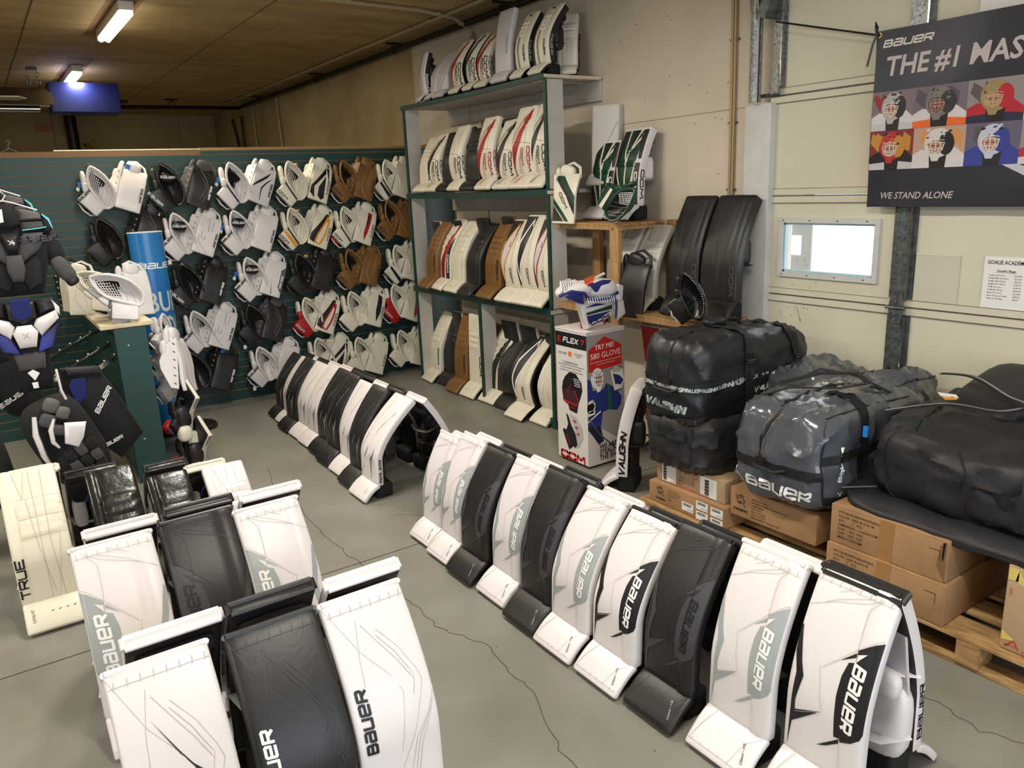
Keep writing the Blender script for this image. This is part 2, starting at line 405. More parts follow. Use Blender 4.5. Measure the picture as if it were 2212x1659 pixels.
def pad_scheme(kind, A):
    """colours and graphics of a leg pad; A(u,v polygons)"""
    face = A.get('face', WH); acc = A.get('acc', GY); txt = A.get('txt', WINK); flip = A.get('flip', 1)
    D = []; B = []; S = []; dm = dsum(); ex = []; vex = []; bow = 0
    w = A['w']; L = A['L']; word = A.get('word')
    fx = lambda ps: [[(a*flip, b) for a, b in p] for p in ps]
    def ln(pts, wd=.0014, mt=None, tgt=None):
        LL = L if tgt is None else A['LB']
        q = [(a*w/2, b*LL) for a, b in pts]; (D if tgt is None else tgt).append((fx([[(a/(w/2), b/LL) for a, b in p] for p in line2(q, wd)]), mt or A.get('seam', SEAM)))
    def poly(p, mt, tgt=None, layer=0): (D if tgt is None else tgt).append((fx(tris(p)), mt))
    def text(ps, u, v, rot, mt, tgt=None):
        LL = L if tgt is None else A['LB']
        q = place(ps, 0, 0, rot); (D if tgt is None else tgt).append(([[(flip*u+a/(w/2), v+b/LL) for a, b in p] for p in q], mt))
    def stitches(v, n=9, mt=None):
        ln([(-.95, v), (.95, v)], .0012, mt)
        for i in range(n):
            u = -.86+1.72*i/(n-1); ln([(u, v-.008), (u+.02, v+.022)], .0018, mt)
    sd = A.get('seamd', SEAM)
    R = -PI/2*flip
    if kind == 'SV':
        poly(SV_BAND, acc); poly(SV_SP1, acc); poly(SV_SP2, acc); poly(SV_LEFT, acc); poly(SV_W1, face)
        text(stroke('BaUeR', .040*w/.25, .72, .22, .34, .16), .63, .475, R-.03*flip, txt)
        for p in ([(-.97, .815), (-.39, .875), (.35, .925), (.67, .965)], [(-.56, .86), (-.28, .895), (.49, .96)], [(.71, .97), (.45, .9), (.46, .795), (.48, .72)], [(-.26, .565), (-.16, .48), (-.13, .42), (0, .335)],
                  [(.96, .80), (.84, .785), (.5, .72), (-.2, .56)], [(.47, .21), (.52, .01)], [(-.31, .93), (.14, .975)], [(-.03, .33), (-.7, .25)]): ln(p, .0015, sd)
        stitches(.955, 8, sd); ex = [.46, .5]; dm = dsum(step(.48, .005), groove(.48, .002))
        for p in ([(-.97, .97), (-.93, .2)], [(-.59, .95), (-.84, .22)], [(.9, .97), (.58, .61), (.42, .1)], [(-.55, .935), (-.9, .05)]): ln(p, .0013, sd, B)
        for i in range(6): ln([(-.8+.3*i, .05), (-.79+.3*i, .11)], .0018, sd, B)
        ln([(-.95, .07), (.95, .07)], .0012, sd, B)
        text(stroke('SV-PRO', .0085, 1.0, .18, .4, .1), .66, .42, R+.35*flip, A.get('small', SEAMD), B)
    elif kind == 'FLOW':
        for p in ([(-.98, .995), (-.44, .775), (.1, .63), (.25, .55), (-.04, .25)], [(-.34, .915), (-.51, .755), (-.56, .63)], [(.04, .85), (.42, .745), (.68, .63), (.76, .57), (.34, .335), (-.04, .155)], [(0, .825), (.31, .73), (.6, .605), (.48, .52)],
                  [(-.27, .885), (.33, .685), (.57, .585)], [(.95, .495), (.43, .275), (.19, .005)], [(.81, .425), (.38, .3), (.18, .12)], [(.9, .46), (.5, .26), (.3, .02)]): ln(p, .0016, sd)
        if A.get('slash'): poly(FL_SLASH, A['slash'])
        text(stroke('BaUeR', .038, .8, .23, .36, .16), -.71*flip if flip < 0 else -.71, .47, PI/2, txt)
        stitches(.955, 8, sd)
        dm = dsum(lambda u, v: .007*max(0, 1-abs(u-.42+abs(v-.57)*1.1)/.22)*max(0, 1-abs(v-.5)*2))
    elif kind == 'X':
        ac = acc
        for p in ([(.66, .86), (.51, .775), (.14, .635), (.07, .525), (.02, .42), (.1, .57), (.24, .69), (.65, .825)], [(-.12, .455), (-.18, .385), (-.4, .27), (-.19, .335), (-.1, .4)], [(.61, .45), (.52, .36), (.28, .31), (.4, .02), (.45, .275), (.63, .37)]): poly(p, ac)
        for p in ([(-.49, .565), (-.78, .415), (-.97, .27)], [(-.97, .885), (-.77, .68)], [(.4, .375), (-.22, .26), (-.9, .04)], [(-.38, .185), (-.87, .005)], [(-.2, .98), (-.5, .7), (-.62, .5), (-.75, .2)]): ln(p, A.get('lw', .0018), ac)
        text(stroke('BaUeR', .009, 1, .2, .4, .1), .62, .28, R, ac)
        text(stroke('X-ROU', .006, 1, .2, .4, .1), .62, .4, R+.3, ac, B)
    elif kind in ('EF', 'EFD'):
        dm = dsum(rolls(.50, .76, 3, -.9, .5, .009), groove(.56, .004)); ex = [-.94, -.9, .46, .5, .56, .6]; vex = [.50, .5433, .5867, .63, .6733, .7167, .76]
        if kind == 'EF':
            for p in ([(-.6, 0), (-.75, .3), (-.55, .5)], [(-.35, 0), (-.5, .3), (-.3, .5)], [(-.1, 0), (-.25, .35), (.1, .5)], [(.15, 0), (0, .3), (.3, .5)], [(-.7, .76), (-.2, .92), (.5, .98)], [(-.4, .76), (.1, .9), (.9, .95)]): ln(p, .0016, sd)
        else:
            a1, a2 = A['acc'], A['acc2']
            poly([(-.55, 0), (-.62, .25), (-.1, .5), (.25, .5), (-.15, .3), (-.3, 0)], a1); poly([(-.15, 0), (-.1, .25), (.25, .5), (.5, .5), (.2, .25), (.1, 0)], a1); poly([(-.28, 0), (-.22, .25), (.2, .48), (0, .25), (-.1, 0)], a2)
            poly([(-.1, .5), (.5, .76), (.75, .98), (.98, .99), (.98, .9), (.75, .72), (.56, .5)], a1); poly([(.4, 0), (.5, .5), (.98, .72), (.98, 0)], a2 if a2 != WH else a1)
        for v in (.50, .5867, .6733, .76): ln([(-.9, v), (.5, v)], .0014, sd)
        ln([(.56, 0), (.56, .76), (.8, 1)], .0014, sd)
        text(stroke('CCM', .036, 1.3, .26, .42, .05), .76, .26, R, txt)
        for p in ([(-.6, 1), (-.75, .1)], [(-.3, 1), (-.4, .1)], [(0, 1), (0, .1)], [(.4, 1), (.5, .1)], [(.8, 1), (.85, .1)]): ln(p, .0014, sd, B)
        for i in range(3): ln([(-.5+.25*i, .3), (-.46+.25*i, .38)], .004, INK, B)
        text(stroke('EFLEX', .007, 1, .2, .4), .62, .5, R, A.get('small', SEAMD), B)
    elif kind == 'AX':
        bow = .055; dm = dsum(groove(.3, .003), step(.45, .006)); ex = [.3, .42, .48]
        poly(AX_RED, acc)
        for i in range(7): ln([(.18-.04*i, .9-.006*i), (-.35-.08*i, .70-.008*i), (-.9, .53-.004*i)], .0012, acc)
        for i in range(11):
            t = i/10; ln([(-.42+.25*t, .04+.02*i), (.0, .05+.033*i)], .0018, acc)
        ln([(-.95, .5), (0, .49), (.94, .465)], .0022, SEAMD); ln([(.35, 1), (.24, .755), (.38, .49), (.6, .25), (.72, 0)], .0016, sd)
        text(stroke('CCM', .026, 1.4, .26, .4, .05), .12, .28, R-.05, txt); S.append((place(stroke('CCM', .030, 1.9, .26, .42), 0, 0, -PI/2), txt, .25))
        text(stroke('CCM', .034, 1.5, .26, .42), .76, .24, R-.06, txt)
        for i in range(8): ln([(-.3+.06*i, .9), (-.6+.06*i, .15)], .0016, acc, B)
        poly([(-.98, 1), (-.7, 1), (-.85, .5), (-.98, .2)], acc, B)
    elif kind == 'TAC':
        bow = .055; dm = dsum(groove(-.02, .002), step(.5, .005)); ex = [.46, .54]
        fr, mid, edge = A['fr'], A['mid'], A['edge']
        poly([(-.98, .99), (.3, .99), (.2, .8), (-.2, .55), (-.35, .3), (-.7, .05), (-.98, .02)], edge)
        poly([(-.35, .99), (.35, .99), (.0, .86), (-.62, .62), (-.78, .42), (-.6, .2), (-.5, .06), (-.3, .2), (0, .42), (.25, .6), (.45, .8), (.45, .5), (-.1, .25), (-.5, -.0), (-.9, .4), (-.8, .68)], fr) if 0 else None
        poly([(.05, .97), (-.9, .66), (-.95, .42), (-.62, .06), (-.42, .28), (-.05, .5), (.3, .76)], fr)
        poly([(.0, .92), (-.75, .63), (-.8, .42), (-.6, .18), (-.45, .35), (-.15, .52), (.15, .76)], mid)
        ln([(.3, .98), (.2, .8), (-.1, .5), (-.35, .2), (-.5, .02)], .0016, sd)
        text(stroke('CCM', .026, 1.4, .26, .4, .05), .3, .19, R-.04, txt)
        for p in ([(-.6, 1), (-.75, .1)], [(0, 1), (-.1, .1)], [(.4, 1), (.4, .1)], [(.8, 1), (.85, .1)]): ln(p, .0014, sd, B)
        text(stroke('TACTIC', .005, 1, .2, .4), .6, .5, R, A.get('small', SEAMD), B)
    elif kind == 'VAU':
        dm = dsum(rolls(.56, .84, 4, -.6, .2, .013), groove(-.6, .004), groove(.25, .004)); ex = [-.64, -.6, .2, .24, .3]; vex = [.56+.035*i for i in range(9)]; bow = .03
        for i in range(4):
            v = .57+.07*i; poly([(-.6, v), (-.45, v+.03), (-.6, v+.06)], INK); poly([(.05, v+.01), (.2, v+.01), (.2, v+.05), (.05, v+.05)], GY)
        ln([(-.3, 0), (-.4, .3), (-.35, .56)], .007, mat('maroon_print', (70, 34, 36), .5)); ln([(-.15, 0), (-.25, .3), (-.2, .56)], .002, INK)
        text(stroke('VAUGHN', .022, .7, .26, .3, .3), .55, .26, R, INK)
        S.append((place(stroke('VAUGHN', .026, .9, .26, .3, .3), 0, 0, -PI/2), mat('silver_print', (170, 170, 176), .4), .3))
        poly([(-.3, .95), (.2, .97), (.2, .92)], INK)
    elif kind == 'RBK':
        poly([(-.98, .98), (-.6, .98), (-.85, .6), (-.98, .55)], INK); bow = .05
        for p in ([(-.5, .9), (-.75, .55), (-.2, .1), (0, 0)], [(-.2, .8), (-.45, .55), (.1, .1)]): ln(p, .004, INK)
        text(stroke('REEBOK', .012, .8, .2, .4), .4, .3, R, INK); S.append((place(stroke('ReebOk', .028, .9, .2, .36), 0, 0, -PI/2), WINK, .22))
    elif kind == 'LINES':
        for p in ([(.9, .75), (.2, .45), (-.9, .05)], [(.9, .4), (-.4, .02)]): ln(p, .003, A.get('acc', INK))
    elif kind == 'PLAIN':
        ln([(.35, .02), (.35, .98)], .0014, sd); ln([(.6, .5), (.35, .5)], .001, sd)
        if word: text(btext(word, .017, .0, 0, 1.15), .62, .42, R, txt)
        ln([(.3, .9), (.35, .1)], .0014, sd, B)
    elif kind == 'QUILT':
        dm = dsum(rolls(.53, .80, A.get('n', 3), -.55, .95, A.get('amp', .012)), groove(-.6, .006)); ex = [-.66, -.6, -.55, -.5]; vex = [.53+.045*i for i in range(7)]
        for i in range(A.get('n', 3)+1): ln([(-.55, .53+.27*i/A.get('n', 3)), (.95, .53+.27*i/A.get('n', 3))], .0016, sd)
        for p in ([(-.5, .98), (-.3, .8)], [(-.1, .98), (-.3, .8)], [(.05, .98), (.05, .0)], [(.45, .98), (.35, .5), (.5, 0)], [(-.2, .8), (-.1, .53), (.2, .05)], [(.7, .53), (.3, 0)]): ln(p, .0016, sd)
        if word: 
            text(stroke(word, .042, 1.15, .2, .34, 0), -.8, .22, PI/2, txt)
            text(btext('CATALYST', .013, 0, 0, .8), -.7, .45, PI/2, txt, B)
        for i in range(4): ln([(-.1+.25*i, .45), (-.02+.25*i, .47)], .003, INK, B)
    elif kind == 'MIX':
        dm = dsum(rolls(.50, .72, 3, -.6, .5, .01), groove(.55, .005)); ex = [-.64, -.6, .5, .55]
        poly([(-.98, 0), (-.98, .98), (-.5, .98), (-.62, .5), (-.3, 0)], BK); poly([(-.5, .98), (.9, .98), (.5, .5), (.3, .0), (-.3, 0), (-.62, .5)], GN); poly([(-.05, .98), (.35, .98), (.1, .78), (-.1, .8)], BK)
        for p in ([(-.35, .98), (-.35, .74), (-.1, .55), (-.05, 0)], [(.5, .98), (.0, .7), (-.1, .5)], [(.9, .98), (.1, .72)], [(-.85, .5), (-.45, .2), (-.3, 0)], [(.95, .72), (.55, .4), (.2, 0)]): ln(p, .016, CR)
        poly([(.62, .55), (.98, .55), (.98, 0), (.62, 0)], BK); poly([(.55, .98), (.98, .98), (.98, .6), (.8, .6)], BK)
        text(stroke('CCM', .034, 1.4, .26, .42), .8, .26, R, WINK); S.append((place(stroke('CCM', .034, 1.7, .26, .42), 0, 0, -PI/2), INK, .27))
        for v in (.50, .573, .647, .72): ln([(-.6, v), (.55, v)], .002, BK)
    elif kind == 'FACET':
        ac = DG; dm = dsum(groove(.62*1, .004)); ex = [.58, .66]
        for p in ([(-.55, .95), (-.2, .5), (-.1, .2), (-.4, .5)], [(.3, .97), (-.1, .35), (0, .1), (.45, .7)], [(.5, .9), (.1, .3), (.3, .4)]): poly(p, mat('soft_black_panel', (40, 39, 40), .5))
        ln([(.62, 1), (.62, .6), (.4, .3), (.5, 0)], .002, FG); text(stroke('CCM', .034, 1.5, .24, .42), .78, .2, R, mat('dim_grey_print', (72, 72, 74), .5))
    elif kind == 'REDHOLE':
        poly([(-1, 1), (1, 1), (1, 0), (-1, 0)], RD); poly([(-1, .55), (.3, .55), (.3, .62), (-1, .62)], CR); poly([(.35, 1), (1, 1), (1, 0), (.35, 0)], CR)
        text(stroke('CCM', .04, 1.3, .24, .4), .66, .62, R, RD)
    return D, B, S, dm, ex, vex, bow

PADN = 0
def pad(loc, rz, wd, H, dx, kind, label, group=None, back=0, t=.05, boot=True, ax=None, binding=None, bootmat=None, side=None, sidetext=None, **A):
    """a leg pad standing on its toe: root at the toe line, front towards local -y"""
    root = empty('goalie_leg_pad', loc, rz, label, 'leg pad', group)
    k = H/.7; ax = ax if ax is not None else .115*k; za = .125*k
    sch0 = pad_scheme(kind, dict(A, w=wd, L=.6, LB=.16)); bow = sch0[6]
    def P(v):
        v = max(0.0, v); z = za+v*(H-za); y = ax+.02*v+(dx-ax-.02)*max(0, (v-.32)/.68)**1.6-bow*k*math.sin(PI*v**.8)
        return (y, z)
    S0 = Slab(P, wd, t); L = S0.L
    def PB(v): return (ax*v-.004*math.sin(PI*v)*0+.002, .034+(za-.034)*v+.010*math.sin(PI*v))
    LB = math.hypot(ax, za-.034)
    D, B, Sd, dm, ex, vex, bow = pad_scheme(kind, dict(A, w=wd, L=L, LB=LB))
    face = A.get('face', WH); sm = side or face
    S = Slab(P, wd, t, .014, dm, ex, 24, vex)
    mb = MB(); S.mesh(mb, face, sm, A.get('inner', BK))
    for i, (ps, mt) in enumerate(D): S.decal(mb, ps, mt, .0010+.00025*min(i, 8))
    for ps, mt, v0 in Sd+([sidetext] if sidetext else []):
        q = [[(.5+a/(t-.028), v0+b/L) for a, b in p] for p in ps]; S.sdecal(mb, q, mt, 1)
        S.sdecal(mb, [[(1-a, b) for a, b in p] for p in q], mt, -1)
    mb.build('face_panel', root)
    if boot:
        Sb = Slab(PB, wd*1.0, .034, .012, lambda u, v: .003*(1-u*u), [], 8)
        mb = MB(); bm_ = bootmat or face; Sb.mesh(mb, bm_, sm, BK)
        for i, (ps, mt) in enumerate(B): Sb.decal(mb, ps, mt, .001+.0002*min(i, 6))
        mb.build('boot_panel', root)
        mb = MB(); mb.box((0, ax+.065, .058*k), (wd*.8, .12, .112*k), FB, r=.02); mb.build('boot_channel', root)
    if binding:
        mb = MB(); p, T, N = S.fr(1.0); q = p+T*.010
        mb.tube([q+N*.006+Vector((x, 0, 0)) for x in (-wd/2+.006, -wd/4, 0, wd/4, wd/2-.006)], .011, binding, 8)
        mb.tube([q+N*(t-.01)+Vector((x, 0, 0)) for x in (-wd/2+.006, 0, wd/2-.006)], .009, binding, 8)
        for sg in (-1, 1): mb.tube([q+N*.004+Vector((sg*(wd/2-.004), 0, 0)), q+N*(t-.01)+Vector((sg*(wd/2-.004), 0, 0))], .010, binding, 8)
        mb.build('top_binding', root)
    if back:
        inner = A.get('inner', BK); st = A.get('strap', WH)
        S2 = Slab(P, wd*.86, .03, .01, None, [], 10)
        mb = MB()
        vs = []; 
        for v in [i/10 for i in range(10)]:
            p, T, N = S.fr(v)
            mb.puff(p+N*(t+.012)+Vector((0, 0, 0)), (wd*.8, .03, (H-za)/8.5), FB, e=5, n=5)
        mb.build('leg_channel', root)
        mb = MB(); p, T, N = S.fr(.52); mb.puff(p+N*(t+.04)+Vector((wd*.3, 0, 0)), (.07, .09, .17), st, e=4); mb.build('knee_cradle', root)
        if back > 1:
            mb = MB(); p, T, N = S.fr(.2)
            for sg in (-1, 1): mb.puff(p+N*(t+.05)+Vector((sg*wd*.36, 0, 0)), (.04, .11, .22), st, e=4)
            mb.build('calf_wrap', root)
        for v in ((.12, .38, .66) if back > 1 else (.35,)):
            mb = MB(); p, T, N = S.fr(v)
            pts = [p+N*(t-.005)+Vector((-wd*.46, 0, 0)), p+N*(t+.09)+Vector((-wd*.42, 0, .01)), p+N*(t+.12)+Vector((0, 0, .02)), p+N*(t+.09)+Vector((wd*.42, 0, .01)), p+N*(t-.005)+Vector((wd*.46, 0, 0))]
            mb.tube(pts, .018, st if v < .6 else BK, 6, flatten=.25); mb.build('strap', root)
    return root

# ------------------------------------------------------------------ the room
XW = 4.28; YP = 7.84; YF = 16.5; YB = 8.04
FLOORM = mat('painted_concrete', (140, 138, 128), .42, bump=.12, bscale=14, var=.1, vscale=1.6, rgb2=(122, 119, 108))
WALLM = mat('cream_wall_paint', (212, 200, 180), .7, var=.06, vscale=1.5, bump=.1, bscale=120)
BEIG = mat('aged_beige_paint', (188, 172, 132), .8, var=.16, vscale=1.2, rgb2=(160, 140, 98))
CEILM = mat('aged_ceiling_board', (182, 158, 110), .8, var=.2, vscale=1.4, bump=.35, bscale=9, bdist=.02, stretch=(1, 3, 1), rgb2=(156, 132, 86))
SEAMW = mat('wall_joint', (128, 116, 96), .8)
mb = MB(); mb.add([(-6, -3.4, 0), (XW+.2, -3.4, 0), (XW+.2, YF, 0), (-6, YF, 0)], [(0, 1, 2, 3)], FLOORM, True)
CRACK = mat('floor_crack', (78, 70, 56), .9); SCUFF = mat('floor_scuff', (112, 108, 98), .6)
fl = lambda a, b: Vector((a, b, .0012))
mb.flat(line2([(-6, 3.735), (1.0, 3.745), (XW, 3.75)], .007), fl, CRACK)
cr = [(1.52, 5.64), (1.43, 5.12), (1.45, 4.79), (1.43, 4.32), (1.42, 4.19), (1.43, 3.98), (1.44, 3.77), (1.45, 3.61), (1.48, 3.3), (1.48, 3.13), (1.47, 2.93), (1.52, 2.77), (1.58, 2.61), (1.55, 2.42), (1.55, 2.26), (1.44, 1.96), (1.4, 1.7), (1.36, 1.2)]
def wander(pts, n=5, a=.012):
    out = []
    for p, q in zip(pts, pts[1:]):
        for i in range(n): t = i/n; out.append((p[0]+(q[0]-p[0])*t+random.uniform(-a, a), p[1]+(q[1]-p[1])*t+random.uniform(-a, a)))
    return out+[pts[-1]]
mb.flat(line2(wander(cr), .0035), fl, CRACK)
mb.flat(line2(wander([(2.76, 1.5), (2.74, 1.28), (2.72, 1.17), (2.7, 1.06), (2.77, .9), (2.9, .5)]), .003), fl, CRACK)
mb.flat(line2(wander([(1.9, 4.2), (2.2, 3.9), (2.6, 3.95)]), .002), fl, CRACK)
for i in range(46):
    x, y = random.uniform(-.4, 3.6), random.uniform(1.6, 7.2); r = random.uniform(.002, .007)
    mb.flat([ell(x, y, r, r*.8, 7)], fl, CRACK if random.random() < .5 else SCUFF)
for i in range(14):
    x, y = random.choice([(2.9, 5.2), (1.6, 4.6), (3.1, 5.6), (2.3, 7.2)]); x += random.gauss(0, .18); y += random.gauss(0, .18); a = random.uniform(0, PI)
    mb.flat(line2([(x, y), (x+.05*math.cos(a), y+.05*math.sin(a))], .004), fl, SCUFF)
struct('floor', mb, 0)
mb = MB(); mb.add([(-6, -3.4, CEIL), (XW+.2, -3.4, CEIL), (XW+.2, YF, CEIL), (-6, YF, CEIL)], [(3, 2, 1, 0)], CEILM, True)
cl = lambda a, b: Vector((a, b, CEIL-.0015)); CJ = mat('ceiling_joint', (84, 68, 40), .9)
for x in (.7, 2.4, -1.1): mb.flat(line2([(x, -3), (x, YF)], .012), cl, CJ)
for x, a, b in ((1.33, 6.5, 8.9), (1.33, 10.2, 13.2)): mb.flat([[(x-.13, a), (x+.13, a), (x+.13, b), (x-.13, b)]], cl, mat('bare_ceiling_patch', (150, 112, 70), .8, var=.2, vscale=4))
mb.flat(line2([(2.7, 8.35), (2.88, 7.5)], .01), cl, mat('pale_patch', (190, 176, 138), .8))
struct('ceiling', mb, 0)
mb = MB(); mb.box(((XW+.1), (YF+YB)/2, CEIL/2), (.2, YF-YB, CEIL), BEIG); mb.box((XW+.1, (7.3+3.26)/2, CEIL/2), (.2, 7.3-3.26, CEIL), WALLM); mb.box((XW+.1, (-1.18-3.4)/2, CEIL/2), (.2, 2.22, CEIL), WALLM); mb.box((XW+.1, (YB+7.3)/2, (2.46+CEIL)/2), (.2, YB-7.3, CEIL-2.46), WALLM); mb.box((XW+.5, (YB+7.3)/2, 1.25), (.1, YB-7.3, 2.5), BEIG); mb.box((XW-.002, 7.29, 1.2), (.012, .02, 2.4), WOODT)
wl = lambda a, b: Vector((XW-.0012, a, b))
mb.flat(line2([(3.44, 2.416), (4.91, 2.405)], .004)+line2([(4.91, 2.405), (4.91, 0)], .003), wl, SEAMW)
for i in range(22): mb.flat([ell(random.uniform(3.6, 4.8), random.uniform(1.7, 3.1), .006, .006, 6)], wl, SEAMW)
struct('wall_right', mb)
mb = MB(); mb.box((-.85, YF+.1, CEIL/2), (10.3, .2, CEIL), BEIG)
wf = lambda a, b: Vector((a, YF-.003, b)); STN = mat('flaked_paint', (150, 112, 60), .9)
for x, z, r in ((2.0, 3.01, .065), (2.06, 2.975, .045), (2.11, 3.085, .03), (1.95, 3.02, .03)): mb.flat([[(x+r*random.uniform(.6, 1.3)*math.cos(a*PI/4), z+r*.7*random.uniform(.6, 1.3)*math.sin(a*PI/4)) for a in range(8)]], wf, STN)
for x in (1.5, 3.62): mb.flat(line2([(x, 2.5), (x, CEIL)], .012), wf, SEAMW)
struct('wall_far', mb)
mb = MB(); mb.box((-6.1, 6.5, CEIL/2), (.2, 20.2, CEIL), BEIG); struct('wall_left', mb)
mb = MB(); 
for c, d in (((-.7, -3.5, 3.24), (10.8, .2, .62)), ((-3.7, -3.5, 1.5), (4.6, .2, 3.0)), ((4.2, -3.5, 1.5), (1.2, .2, 3.0)), ((1.2, -3.5, .25), (5.0, .2, .5))): mb.box(c, d, WALLM)
struct('wall_front', mb)

# partition of slatwall panels
mb = MB(); PITCH = .0762
mb.box((-.7, YP+.012, 1.215), (10.6, .02, 2.43), MDF)
z = .03; k = 0
while z < 2.40:
    h = min(PITCH-.009, 2.42-z) if k else .068
    x = -6
    for (a, b) in ((-6, -.55), (-.548, 1.87), (1.873, 4.60)):
        dz = -.03 if b < 1.9 and z > 2.34 else 0
        if h+dz > .01: mb.box(((a+b)/2, YP+.005, z+(h+dz)/2), (b-a-.002, .012, h+dz), GRN)
    z += h+.009; k += 1
mb.box((-.7, YP+.004, .015), (10.6, .016, .03), GRN)
struct('wall_partition', mb)
mb = MB(); mb.box((3.24, YP+.03, 2.437), (2.72, .05, .028), WOODT); mb.box((-2.07, YP+.03, 2.40), (7.86, .05, .012), PLY); setp(mb.build('trim_1'), kind='structure')
mb = MB(); mb.box((2.5, 8.6, 2.455), (3.5, .05, .04), GRN); mb.box((2.5, 8.6, 2.48), (3.5, .05, .01), PLY); mb.box((2.5, 8.6, 1.2), (3.5, .04, 2.4), GRN); struct('wall_back_partition', mb)

# ------------------------------------------------------------------ overhead door
DOORM = mat('door_panel_paint', (214, 208, 186), .5, var=.05, vscale=1.2, bump=.12, bscale=2.2, bdist=.02)
DX = 4.246; y0, y1 = -1.2, 3.276
zj = [.015, .625, 1.235, 1.856, 2.455, 3.05, 3.54]
mb = MB()
for a, b in zip(zj, zj[1:]):
    WY0, WY1, WZ0, WZ1 = 2.524, 3.141, 1.383, 1.689
    if a < 1.5 < b:
        for (ya, yb, za, zb) in ((y0, WY0, a, b), (WY1, y1, a, b), (WY0, WY1, a, WZ0), (WY0, WY1, WZ1, b)): mb.box((DX+.012, (ya+yb)/2, (za+zb)/2), (.03, yb-ya, zb-za-.001 if zb-za > .6 else zb-za), DOORM)
    else: mb.box((DX+.012, (y0+y1)/2, (a+b)/2), (.03, y1-y0, b-a-.004), DOORM)
    if b < 3.5:
        mb.box((DX-.006, (y0+y1)/2, b+.022), (.012, y1-y0, .034), DOORM); mb.box((DX-.006, (y0+y1)/2, b-.026), (.012, y1-y0, .034), DOORM); mb.box((DX-.002, (y0+y1)/2, b-.002), (.006, y1-y0, .006), SEAMD)
        mb.box((DX-.0125, (y0+y1)/2, b-.046), (.002, y1-y0, .003), SEAMD); mb.box((DX-.0125, (y0+y1)/2, b+.042), (.002, y1-y0, .003), SEAMW)
dw = lambda a, b: Vector((DX-.0045, a, b))
mb.flat(line2([(1.84, .94), (1.95, .81)], .003)+line2([(3.02, 1.165), (2.99, 1.07)], .003), dw, SEAMW)
for i in range(26): mb.flat([ell(random.gauss(3.06, .11), random.gauss(1.21, .15), .004, .004, 6)], dw, SEAMW)
od = mb.build('door_1'); setp(od, kind='structure')
def dpart(name, mb): o = mb.build(name, od); return o
def strut(y, ya=.075, z0=0, z1=3.54):
    for a, b in zip(zj, zj[1:]):
        mb = MB(); a1, b1 = max(a, z0)+.05, min(b, z1)-.05
        if b1-a1 < .1: continue
        mb.box((DX-.010, y, (a1+b1)/2), (.014, ya*2, b1-a1), GV if a > 1.9 else GVD)
        mb.box((DX-.028, y-.01, (a1+b1)/2), (.03, ya*1.15, b1-a1), GV if a > 1.9 else GVD); mb.box((DX-.044, y-ya*.66, (a1+b1)/2), (.004, .008, b1-a1), CH)
        n = int((b1-a1)/.045)
        for i in range(n):
            for dy in random.sample((-.028, -.010, .008, .026), random.choice((0, 1, 2, 2))): mb.flat([ell(y+dy-.006, a1+.045*i+.02, .0045, .0045, 8)], lambda p, q: Vector((DX-.0437, p, q)), INK)
        mb.build('steel_stile', od)
strut(2.348, .065); strut(3.22, .042, 2.27); strut(.19, .065)
for z in zj[1:-1]:
    mb = MB()
    mb.plate([(-.03, .09), (.03, .09), (.045, 0), (.03, -.09), (-.03, -.09), (-.045, 0)], 0, .006, GVD, 0, .001, Matrix.Translation((DX-.048, 2.348, z)) @ Matrix.Rotation(-PI/2, 4, 'Z'))
    mb.tube([(DX-.055, 2.29, z), (DX-.055, 2.405, z)], .009, GVD)
    for dz in (-.065, -.035, .035, .065): mb.tube([(DX-.05, 2.348, z+dz), (DX-.062, 2.348, z+dz)], .008, GV, 6)
    mb.build('hinge', od)
mb = MB(); mb.tube([(DX-.02, 3.21, 2.464), (DX-.02, 3.34, 2.464)], .012, GVD); mb.plate([(-.03, .0), (.03, .0), (.02, .17), (-.02, .17)], 0, .006, GV, 0, .001, Matrix.Translation((DX-.05, 3.22, 2.464)) @ Matrix.Rotation(-PI/2, 4, 'Z')); mb.build('roller', od)
mb = MB(); mb.box((DX-.08, 3.25, 2.95), (.13, .065, .11), GVD, Matrix.Rotation(.4, 3, 'X')); mb.box((DX-.05, 3.25, 3.08), (.04, .04, .24), IRON); mb.build('top_bracket', od)
# window in the door
mb = MB()
for (a, b, c, d) in ((WY0-.03, WY1+.03, WZ1, WZ1+.03), (WY0-.03, WY1+.03, WZ0-.03, WZ0), (WY0-.03, WY0, WZ0, WZ1), (WY1, WY1+.03, WZ0, WZ1)): mb.box((DX-.010, (a+b)/2, (c+d)/2), (.022, b-a, d-c), WPNT)
for (a, b, c, d) in ((WY0, WY1, WZ1-.012, WZ1), (WY0, WY1, WZ0, WZ0+.012), (WY0, WY0+.012, WZ0, WZ1), (WY1-.012, WY1, WZ0, WZ1)): mb.box((DX+.01, (a+b)/2, (c+d)/2), (.03, b-a, d-c), mat('window_gasket', (168, 196, 206), .5))
for i in range(4):
    for zz in (WZ0-.015, WZ1+.015): mb.flat([ell(WY0+.05+.188*i, zz, .005, .005, 8)], lambda a, b: Vector((DX-.0215, a, b)), INK)
mb.build('window_frame', od)
mb = MB(); mb.box((DX+.02, (WY0+WY1)/2, (WZ0+WZ1)/2), (.004, WY1-WY0, WZ1-WZ0), mat('window_glass', (225, 240, 250), .05, alpha=.1)); mb.build('window_pane', od)
